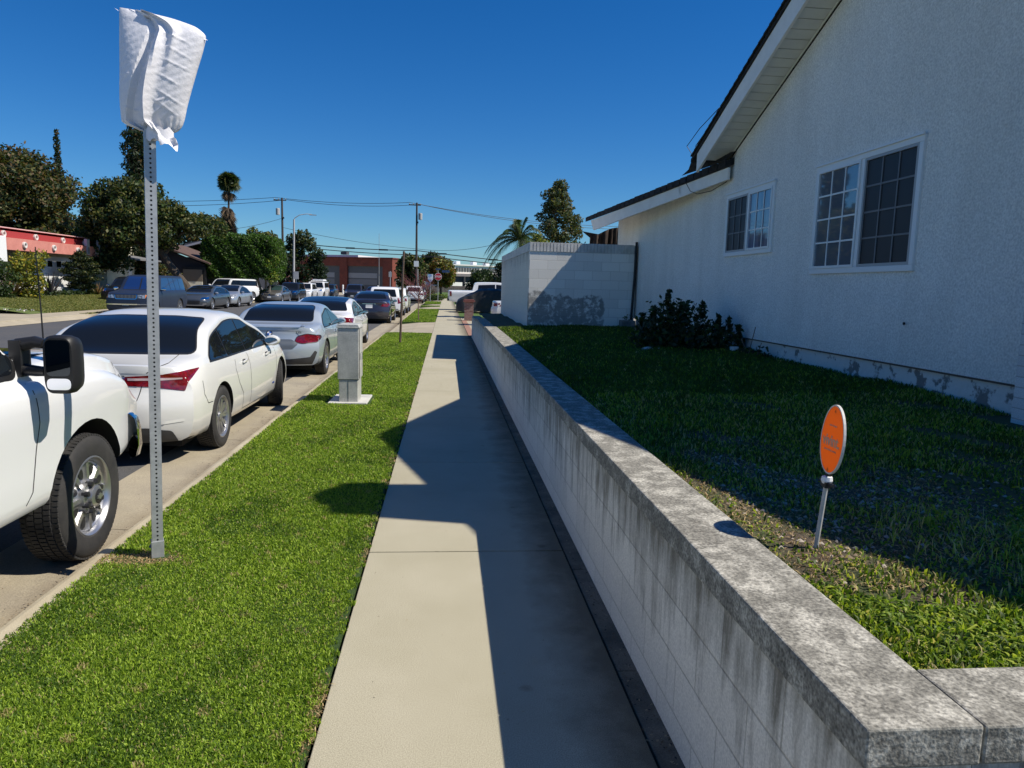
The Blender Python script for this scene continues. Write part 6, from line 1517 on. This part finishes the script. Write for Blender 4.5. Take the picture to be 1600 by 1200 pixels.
tree('autumn coloured tree behind the stop sign',-1.0,140,1.8,6.4,2.5,2.0,34,1.0,[L_ol,LG('leaf_rust',(.20,.10,.02)),L_yl,L_dk],[.35,.25,.2,.2],.26,300,45,name='autumn_tree',tr=.2)
tree('distant dark tree rising behind the autumn coloured tree',-3.6,165,3,8.0,3,2,22,1.3,[L_dk,L_bd],[.6,.4],.35,220,46,name='distant_tree',tr=.2)
tree('dark oleander bush before the pale two storey building',5.3,105,.3,3.9,1.9,1.4,26,.75,[L_dk,L_bd,L_md],[.4,.35,.25],.19,400,47,name='oleander',tr=.1)
tree('dark shrub clump to the right of the oleander bush',7.6,100,.2,2.4,1.5,1.3,18,.7,[L_dk,L_bk,L_ol],[.4,.3,.3],.18,380,48,name='shrub',tr=.08)
for i,(x,y,w,h,lb) in enumerate([(-1.2,79.5,1.0,.62,'low dark hedge block at the end of the grass strip'),(-.9,92,1.6,.55,'pale green low hedge between hedge block and stop sign'),(-3.2,110,2.2,1.0,'dark hedge at the foot of the freeway wall by the stop sign'),(2.6,111,2.6,.9,'long dark hedge beneath the freeway wall')]):
    r_=thing('hedge',lb,'hedge',(x,y,0)); nn=max(3,int(w/.35))
    leaves('foliage',[(x-w/2+w*k/(nn-1),y,h*.45,w/nn+.16,.5,h*.55) for k in range(nn)],1500,.09,[L_dk,L_md,L_bk] if i!=1 else [L_yl,L_gr],r_,seed=50+i)

# ------------------------------------------------------------ red roofed house and its garden, opposite side
rh=thing('red_house','low house with a long pink and red porch beam decorated with pale rings','house',(-22.5,45,0))
M_pink=mat('pink_beam',(.64,.25,.20),.85,col2=(.54,.20,.16),vscale=2.5); M_red=mat('red_fascia',(.36,.045,.045),.6); M_cream=mat('cream_stucco',(.60,.56,.42),.9,col2=(.50,.47,.35),vscale=2)
def along(t): # beam line swings slightly away from the street
    return (-22.5+0*t,34+16.2*t)
MB().box(-22.62,-22.40,34,50.0,2.90,3.52).build('porch_beam',M_pink,rh)
MB().box(-23.3,-23.1,34,50.3,3.40,4.05).build('fascia',M_red,rh)
MB().box(-23.08,-22.64,34,50,3.50,3.54).build('beam_top',M_pink,rh); MB().box(-23.1,-23.02,34,50.4,4.05,4.10).build('roof_edge',mat('pink_edge',(.75,.45,.42),.6),rh)
MB().prism([(-23.1,4.02),(-33,4.9),(-33,4.8),(-23.1,3.92)],'y',34,50.3).build('roof',mat('tar_roof',(.10,.10,.10),.9),rh)
for y in (36.6,41.6,44.7,47.7,49.4): pass
for x,z,ys in ((-22.40,3.20,(41.0,43.9,46.6,49.0)),(-23.09,3.74,(40.4,43.4,46.3,48.9))):
    for y in ys:
        MB().lathe([(.09,0),(.17,0),(.17,.09),(.15,.11),(.12,.11),(.09,.09),(.09,0)],c=(x,y,z),axis='x',n=20).build('ring',mat('pale_ring',(.60,.58,.54),.7),rh)
for y in (47.9,49.5):
    MB().box(-22.52,-22.34,y-.16,y+.16,3.0,3.95).build('bracket',mat('bracket_grey',(.48,.50,.50),.6),rh); 
    MB().box(-22.36,-22.33,y-.14,y+.14,3.05,3.45).build('grille',mat('bracket_mesh',(.22,.22,.22),.6),rh)
MB().box(-28,-23.5,33,58,-.1,3.9).build('wall',M_cream,rh)
MB().box(-23.49,-23.44,43.6,48.4,.0,2.75).build('garage_door',mat('white_garage_door',(.74,.74,.73),.6),rh)
gd=bpy.data.objects['garage_door']
for k in range(4): MB().box(-23.435,-23.43,44.2+k*1.0,44.7+k*1.0,2.15,2.5).build('pane',M_cglass,gd)
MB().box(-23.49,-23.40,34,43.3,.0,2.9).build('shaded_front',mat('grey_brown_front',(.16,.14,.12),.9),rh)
MB().box(-23.45,-23.38,49.9,50.1,0,3.0).build('porch_post',M_ctrim,rh)
MB().prism([(-21.6,2.95),(-27,3.9),(-27,3.8),(-21.6,2.85)],'y',50.6,57.5).build('side_roof',mat('grey_shingle',(.16,.16,.16),.9),rh)
MB().box(-23.44,-22.6,50.8,55,0,2.9).build('side_wall',M_cream,rh); MB().box(-22.6,-22.56,54.0,54.6,.5,2.2).build('window',M_white,rh)
# white box sign/awning edge at the extreme left
aw=thing('awning','white box awning with a square window at the extreme left edge','awning',(-21.5,37.8,2.5))
MB().box(-22.2,-21.5,36.4,37.9,2.25,3.5).build('box',M_white,aw,bevel=.03); MB().box(-22,-21.7,36.6,37.92,2.7,3.2).build('recess',mat('recess_grey',(.45,.46,.46),.7),aw)
tag(MB().box(-22.9,-22.7,34,46.5,-.1,.98).build('garden_wall',mat('whitewash',(.72,.71,.68),.9),None),'low white garden wall behind the planting bed of the red roofed house','wall')
r_=thing('cloud_pine','layered dark clipped pine in front of the white garage door','tree',(-21.9,45.9,0))
cl=[]
for q,(z,w) in enumerate([(.95,.80),(1.35,1.05),(1.78,1.15),(2.2,.95),(2.58,.62),(2.85,.35)]):
    for j in range(5): a=j*1.257+q*.7; cl.append((-21.9+w*.55*math.cos(a),45.9+w*.5*math.sin(a),z+.12+.05*math.sin(j*3+q),w*.52,w*.52,.19))
leaves('crown',cl,3400,.07,[L_bk,L_dk,L_ol],r_,seed=51,mix=[.5,.32,.18],shell=.3)
MB().tube([(-22.0,45.9,-.2),(-21.75,45.9,1.1),(-22.0,45.9,2.0),(-21.9,45.9,2.8)],[.11,.09,.06,.03],8).build('trunk',M_bark,r_)
tree('yellow green bamboo like shrub at the left end of the planting bed',-21.2,39.0,.5,2.6,.8,.9,18,.42,[L_yl,LG('leaf_gold',(.34,.27,.03)),L_md],[.45,.3,.25],.09,1300,52,name='golden_shrub',tr=.05)
tree('dark green shrub at the left picture edge beside the golden shrub',-21.7,37.2,.3,2.0,.8,.8,14,.42,[L_dk,L_md],[.6,.4],.09,1000,53,name='shrub',tr=.05)
def spiky(label,x,y,h,n,m,seed,w=.05):
    r_=thing('spiky_plant',label,'plant',(x,y,.45)); rg=random.Random(seed); V=[];F=[]
    for k in range(n):
        a=rg.uniform(0,6.28); el=rg.uniform(.45,1.35); L=h*rg.uniform(.7,1.1); d=Vector((math.cos(a)*math.cos(el),math.sin(a)*math.cos(el),math.sin(el))); s=d.cross(Vector((0,0,1))).normalized()*w
        b=Vector((x,y,.45)); mid=b+d*L*.55; tip=b+d*L+Vector((0,0,-.18*L*math.cos(el))); q=len(V)
        V+=[b-s*.6,b+s*.6,mid+s,mid-s,tip]; F+=[(q,q+1,q+2,q+3),(q+3,q+2,q+4)]
    MB().add(V,F).build('leaves',m,r_,fix=False)
spiky('dark purple spiky flax plant before the white garage door',-21.7,41.9,1.5,46,mat('flax_dark',(.05,.045,.05),.5),1)
spiky('bronze spiky flax plant at the left end of the bed',-21.7,38.3,1.45,40,mat('flax_bronze',(.22,.14,.05),.5),2)
spiky('small bronze grass clump at the right end of the bed',-21.6,47.0,.95,50,mat('flax_tan',(.24,.15,.06),.6),3,.03)
r_=thing('ground_cover','low green ground cover filling the planting bed','ground cover',(-20.8,44,0)); r_['kind']='stuff'
bpy.data.objects.remove(r_)
o=leaves('ground_cover',[(-21.9+.2*math.sin(i*1.7),35+.44*i,.62,.36,.36,.2) for i in range(34)],1100,.09,[L_dk,L_md,L_bd],None,seed=61); o['kind']='stuff'
tag(MB().box(-23.4,-21.75,31.6,50.5,-.2,.50).build('planting_bed',M_dirt,None),kind='structure')
o=leaves('white_flowers',[(-18.6+.22*i,31.9+.12*i,.16,.22,.25,.05) for i in range(5)],1300,.05,[mat('petal',(.75,.68,.66),.8),L_md],None,seed=62); o['kind']='stuff'

# ------------------------------------------------------------ brown roofed house next door
bh=thing('brown_house','dark house with brown shingle roof and a half open cream garage door','house',(-22,62,0))
M_brs=mat('brown_shingle',(.12,.075,.06),.9,col2=(.09,.055,.045),vscale=3,fine=.3,fscale=12); M_blus=mat('blue_grey_shingle',(.075,.082,.10),.9,col2=(.055,.06,.075),vscale=3); M_dkw=mat('dark_blue_wall',(.022,.025,.038),.9)
MB().prism([(-23.2,4.55),(-18.7,2.95),(-18.7,2.83),(-23.2,4.4),(-28,2.9),(-28,3.0)],'y',58.2,66).build('roof',M_brs,bh)
MB().box(-27.8,-19.2,58.8,66,-.1,2.8).build('wall',M_dkw,bh)
MB().prism([(-27.8,2.8),(-19.2,2.8),(-23.2,4.35)],'y',58.8,59.0).build('gable',M_dkw,bh)
MB().box(-20.8,-19.1,58.62,58.8,.0,2.6).build('garage_opening',M_ctrim,bh)
MB().box(-20.8,-19.35,58.5,58.6,.1,1.45).build('garage_door',mat('cream_door',(.66,.63,.52),.7),bh); MB().box(-20.8,-19.35,58.5,58.6,1.45,2.4).build('garage_door_shaded_panel',mat('cream_door_shade',(.16,.13,.10),.7),bh)  # upper door panel: shade put into the colour as dark brown
MB().prism([(-26,4.2),(-21.2,5.25),(-17,3.65),(-17,3.5),(-21.2,5.1),(-26,4.05)],'y',66.5,76).build('rear_roof',M_blus,bh); MB().box(-25,-17.5,67,76,-.1,3.6).build('rear_wall',M_dkw,bh)
MB().prism([(-21.2,5.10),(-20.4,5.42),(-20.2,5.32),(-21.0,4.95)],'y',66.2,66.5).prism([(-23.9,4.42),(-21.9,5.0),(-18,3.55),(-18,3.4),(-21.9,4.82),(-23.9,4.25)],'y',66.2,66.45).build('white_trim',mat('grey_trim',(.42,.43,.46),.7),bh)
bh.location=(-22,63.2,0)
tree('brownish garden shrub in front of the dark garage of the brown roofed house',-20.6,55.5,.3,2.3,1.0,.8,16,.5,[L_ol,L_br,L_dk],[.4,.25,.35],.11,800,54,name='shrub',tr=.06)

# ------------------------------------------------------------ fire station
fs=thing('fire_station','red brick station building with two tall grey roller doors at the end of the street','fire station',(-15,130,0))
M_rb=mat('red_brick_wall',(.21,.052,.032),.9,col2=(.15,.04,.026),vscale=1.2,fine=.2,fscale=8); M_rd=mat('roller_door_grey',(.085,.088,.095),.6); M_rl=mat('roller_door_light',(.28,.28,.29),.6)
ang=math.atan2(16,12.7)*.35
fs.location=(-9.6,131,0); fs.rotation_euler=(0,0,R(-22))
def FB(name,x0,x1,y0,y1,z0,z1,m,par=fs): return MB().box(x0,x1,y0,y1,z0,z1).build(name,m,par,loc=False)
# local x runs left from the right-hand corner (negative), y away from the street
FB('wall',-24,0,.6,14,0,6.3,M_rb); FB('pier',-1.9,0,0,.6,0,6.3,M_rb); 
FB('pier',-10.6,-9.1,0,.6,0,6.3,M_rb); FB('pier',-19.5,-18.0,0,.6,0,6.3,M_rb)
FB('lintel',-9.1,-1.9,.15,.6,4.75,6.1,M_rb); FB('lintel',-18.0,-10.6,.15,.6,4.75,6.1,M_rb)
FB('coping',-24.2,.1,-.05,14,6.1,6.32,mat('brick_dark',(.13,.03,.025),.9)); FB('roof_parapet',-24,-9,4,13,6.3,6.85,mat('white_parapet',(.75,.74,.72),.8))
for x0,x1 in((-9.1,-1.9),(-18,-10.6)):
    d_=FB('roller_door',x0+.05,x1-.05,.45,.58,0,4.75,M_rd); FB('light_band',x0+.1,x1-1.3,.43,.449,2.6,3.5,M_rl,d_); FB('window_band',x0+.1,x1-1.3,.43,.449,1.4,2.4,mat('band_mid',(.17,.17,.18),.5),d_)
FB('roof_unit',-11.5,-10.3,2,3,6.85,7.35,M_rd)
MB().tube([(-2.4,-.4,0),(-2.4,-.4,10.5)],[.06,.03],6).build('antenna',M_galv,fs,loc=False)
for k,(x,y,lb) in enumerate([(-18.6,117,'white bollard left of the first grey roller door'),(-16.6,119,'white bollard between the two grey roller doors'),(-11.2,121,'white bollard right of the second grey roller door')]):
    tag(MB().lathe([(0,1.35),(.10,1.32),(.13,1.25),(.13,-.15)],c=(x,y,0),n=10).build('bollard',M_white,None),lb,'bollard','bollards before the fire station')
tag(MB().box(-8.1,-6.5,118,119,-.1,2.4).build('electrical_cabinet',mat('cabinet_green',(.30,.33,.29),.7),None,bevel=.05),'pale grey green cabinet at the right corner of the fire station','cabinet')

# ------------------------------------------------------------ freeway wall and building beyond
tag(MB().box(-6,60,178,179,-.2,1.2).box(-6,60,178.2,178.8,1.2,1.6).build('sound_wall',mat('rubble_wall',(.30,.24,.21),.9,col2=(.15,.12,.10),vscale=2.5,fine=.3,fscale=6),None),'long low stained wall at the end of the street beneath the overpass','wall')
ov=thing('overpass','dark shaded freeway overpass with a pale concrete edge on round columns','overpass',(10,182,0))
MB().box(-8,60,182,196,2.6,4.2).build('deck',mat('overpass_shade',(.10,.095,.10),.9),ov); MB().box(-8,60,181.6,182,4.0,4.7).build('parapet',mat('overpass_edge',(.58,.48,.40),.9),ov)
for x in (4.4,14,24): MB().tube([(x,181.2,-.2),(x,181.2,4.0)],.38,10).build('column',mat('column_dark',(.05,.05,.05),.9),ov)
wb=thing('pale_building','pale two storey building with long rows of windows beyond the overpass','building',(10,235,0))
MB().box(1.8,40,232,250,0,8.1).build('wall',mat('pale_render',(.88,.86,.80),.9,col2=(.78,.76,.70),vscale=.4),wb); MB().box(1.6,40.2,231.6,250.2,8.1,8.5).build('roof',mat('white_parapet',(.75,.74,.72),.8),wb)
MB().box(1.8,40,231.5,232,4.4,5.4).build('lower_band',mat('terracotta_band',(.85,.55,.42),.9,col2=(.70,.45,.34),vscale=.6),wb)
for a,c_ in ((3.0,9),(12.9,6)):
    for k in range(c_): MB().box(a+k*1.02,a+k*1.02+.78,231.9,232.0,6.2,7.5).build('window',mat('far_glass',(.10,.105,.11),.8,spec=.1),wb)
for a in (5.6,12.0,17): MB().box(a,a+1.4,236,238,8.5,9.6).build('roof_unit',M_white,wb)

wb.location=(7.6,238.7,0); wb.rotation_euler=(0,0,R(30))
# ------------------------------------------------------------ poles, lamp, wires, signs
M_pole=mat('creosote_pole',(.085,.065,.055),.9,col2=(.05,.04,.035),vscale=3,stretch=(4,4,.4)); M_conc=mat('pale_pole',(.42,.42,.42),.8)
def upole(label,x,y,h,tr):
    r_=thing('utility_pole',label,'utility pole',(x,y,0),0)
    MB().tube([(x,y,-.2),(x,y,h)],[.17,.11],10).build('pole',M_pole,r_)
    MB().box(x-1.0,x+.5,y-.06,y+.06,h-.35,h-.22).build('crossarm',M_pole,r_)
    for dx in(-.9,-.4,.45): MB().lathe([(0,.16),(.04,.14),(.06,.04),(.03,0)],c=(x+dx,y,h-.22),n=8).build('insulator',M_conc,r_)
    if tr: MB().lathe([(0,.45),(.22,.42),(.24,.36),(.24,-.35),(0,-.4)],c=(x+tr,y-.1,h-1.7),n=12).build('transformer',M_conc,r_)
    MB().box(x+.12,x+.2,y-.2,y+.2,h-2.5,h-2.3).build('cable_bracket',M_black,r_)
    return r_
u1=upole('left wooden utility pole with transformer next to the street lamp',-20.1,92,11.75,-.5)
u2=upole('right wooden utility pole at the end of the street with a white sign',-3.75,92,11.75,.45)
MB().box(-4.05,-3.45,91.75,91.78,3.9,4.6).build('pole_sign',M_white,u2); MB().tube([(-3.5,91.7,-.1),(-3.55,91.7,3.6)],.05,6).build('conduit',M_conc,u2)
MB().tube([(-19.8,91.8,-.1),(-19.85,91.8,5.2)],.06,6).build('conduit',M_conc,u1)
lp=thing('street_lamp','tall pale street lamp with a curved arm reaching over the road on the left','street lamp',(-15.6,76,0))
MB().tube([(-15.6,76,-.1),(-15.45,76,7.9)],[.13,.085],10).build('pole',M_conc,lp)
MB().tube([(-15.45,76,7.75),(-15.35,76,8.05),(-14.9,76,8.35),(-14.2,76,8.48),(-13.7,76,8.45)],[.05,.045,.04,.035,.035],8).build('arm',M_conc,lp)
MB().add([(-13.9,75.88,8.46),(-13.2,75.9,8.42),(-13.2,76.1,8.42),(-13.9,76.12,8.46),(-13.9,75.88,8.36),(-13.25,75.9,8.36),(-13.25,76.1,8.36),(-13.9,76.12,8.36)],[(0,1,2,3),(7,6,5,4),(0,4,5,1),(1,5,6,2),(2,6,7,3),(3,7,4,0)]).build('lamp_head',M_conc,lp)
def wire(name,label,a,b,sag,r=.028,tails=None,group='overhead wires'):
    a,b=Vector(a),Vector(b); pts=[]
    for i in range(17): t=i/16; p=a.lerp(b,t); p.z-=sag*4*t*(1-t); pts.append(p)
    mb=MB().tube(pts,r,5)
    if tails:
        for t in tails: i=t*16; p=pts[int(i)]; mb.obox(p,(.55,0,0),(0,.08,0),(0,0,.09))
    o=mb.build(name,M_black,None); tag(o,label,'wire',group)
P1=(-20.1,92,11.6);P2=(-3.75,92,11.6)
wire('power_line','upper thin power line between the two utility poles',(-20.9,92,11.75),(-4.6,92,11.75),.35)
wire('power_line','second thin power line just under the upper one between the poles',(-19.7,92,11.55),(-3.4,92,11.55),.45)
wire('power_line','upper thin power line running right from the right utility pole behind the palm',(-4.6,92,11.75),(30,100,10.6),.9,tails=None); wire('power_line','lower thin power line running right from the right utility pole behind the palm',(-3.4,92,11.55),(30,100,10.2),.9)
wire('power_line','thin power line running left from the left utility pole past the fan palm',(-20.9,92,11.75),(-60,92,11.6),1.0); wire('power_line','lower thin power line running left past the fan palm',(-19.7,92,11.5),(-60,92,11.4),1.3)
wire('service_cable','cable dropping left from the left utility pole to the bushy trees',(-20.1,92,9.3),(-28,80,6.6),.5,.022)
wire('service_cable','slack cable between street lamp and right pole rising to the palm',(-20.1,92,8.2),(-3.75,92,6.1),.3,.022); wire('service_cable','slack cable rising right from the right pole to the palm',(-3.75,92,6.1),(12,80,8.8),1.2,.022)
wire('telephone_cable','thick upper telephone cable crossing between the poles',(-20.1,92,6.5),(-3.75,92,5.9),.25,.055,(.55,.8)); wire('telephone_cable','thick lower telephone cable crossing between the poles',(-20.1,92,6.05),(-3.75,92,5.35),.2,.05)
wire('telephone_cable','thick upper telephone cable running right from the right pole',(-3.75,92,5.9),(22,92,4.1),.2,.055,(.18,.38,.45)); wire('telephone_cable','thick lower telephone cable running right from the right pole',(-3.75,92,5.35),(22,92,3.6),.15,.05,(.12,))
# stop sign
ss=thing('stop_sign','red octagonal stop sign with a blue street name sign above it at the corner','stop sign',(-.85,77,0))
MB().tube([(-.85,77,-.1),(-.85,77,3.2)],.035,8).build('post',M_galv,ss)
oc=[(-.85+.41*math.cos(R(22.5+45*k)),2.55+.41*math.sin(R(22.5+45*k))) for k in range(8)]; oi=[(-.85+.375*math.cos(R(22.5+45*k)),2.55+.375*math.sin(R(22.5+45*k))) for k in range(8)]
MB().prism(oc,'y',76.93,76.95).build('sign_border',M_white,ss); MB().prism(oi,'y',76.915,76.929).build('sign_face',mat('stop_red',(.42,.012,.03),.5),ss)
text_obj('lettering','STOP',.27,(-.85,76.91,2.55),Matrix.Rotation(R(90),3,'X').to_quaternion(),M_white,ss,bold=.006)
MB().box(-.45,.35,76.9,76.93,3.0,3.25).build('street_name_sign',mat('street_sign_blue',(.02,.05,.13),.5),ss); MB().box(-1.1,-.6,76.95,76.97,3.25,3.42).build('street_name_sign',mat('street_sign_blue',(.02,.05,.13),.5),ss)
ws=thing('faded_sign','faded white and pale blue shield shaped sign on a pole left of the stop sign','sign',(-1.55,72,0))
MB().tube([(-1.55,72,-.1),(-1.55,72,2.7)],.03,8).build('post',M_galv,ws)
MB().prism([(-1.82,2.72),(-1.28,2.72),(-1.28,2.25),(-1.55,1.85),(-1.82,2.25)],'y',71.93,71.95).build('sign_face',mat('white_sign',(.72,.75,.80),.5,col2=(.25,.42,.68),vscale=1.7,ramp=(.5,.55)),ws)
ns=thing('parking_sign','small grey parking sign on a thin pole right of the street lamp','sign',(-14.9,74,0))
MB().tube([(-14.9,74,-.1),(-14.9,74,2.6)],.03,8).build('post',M_galv,ns); MB().box(-15.15,-14.65,73.92,73.94,1.9,2.65).build('sign_face',mat('grey_sign',(.38,.40,.42),.5),ns)
ws=thing('pole_sign_right','thin grey signal pole at the right end of the fire station','pole',(-7.6,100,0)); ws.name='signal_pole'
MB().tube([(-7.6,100,-.1),(-7.6,100,3.4)],.06,8).build('pole',M_galv,ws); MB().box(-7.8,-7.4,99.85,99.9,2.6,3.3).build('sign_face',M_conc,ws)
tag(MB().obox((-2.52,3.78,-.140),(.022,.012,0),(-.010,.020,0),(0,0,.010)).build('litter',M_white,None,bevel=.003),'crumpled white scrap of litter in the gutter below the kerb','litter')
tag(MB().lathe([(0,.006),(.03,.005),(.045,.002),(.05,0)],c=(-2.62,3.55,-.142),n=9).build('tar_spot',M_black,None),'flat black tar blob on the gutter near the litter','tar')
tag(MB().lathe([(0,.003),(.04,.003),(.055,.0)],c=(-2.78,3.98,-.136),n=12).build('oil_stain',mat('oil',(.10,.09,.08),.6),None),'dark round oil stain on the gutter beside the truck shadow','stain')
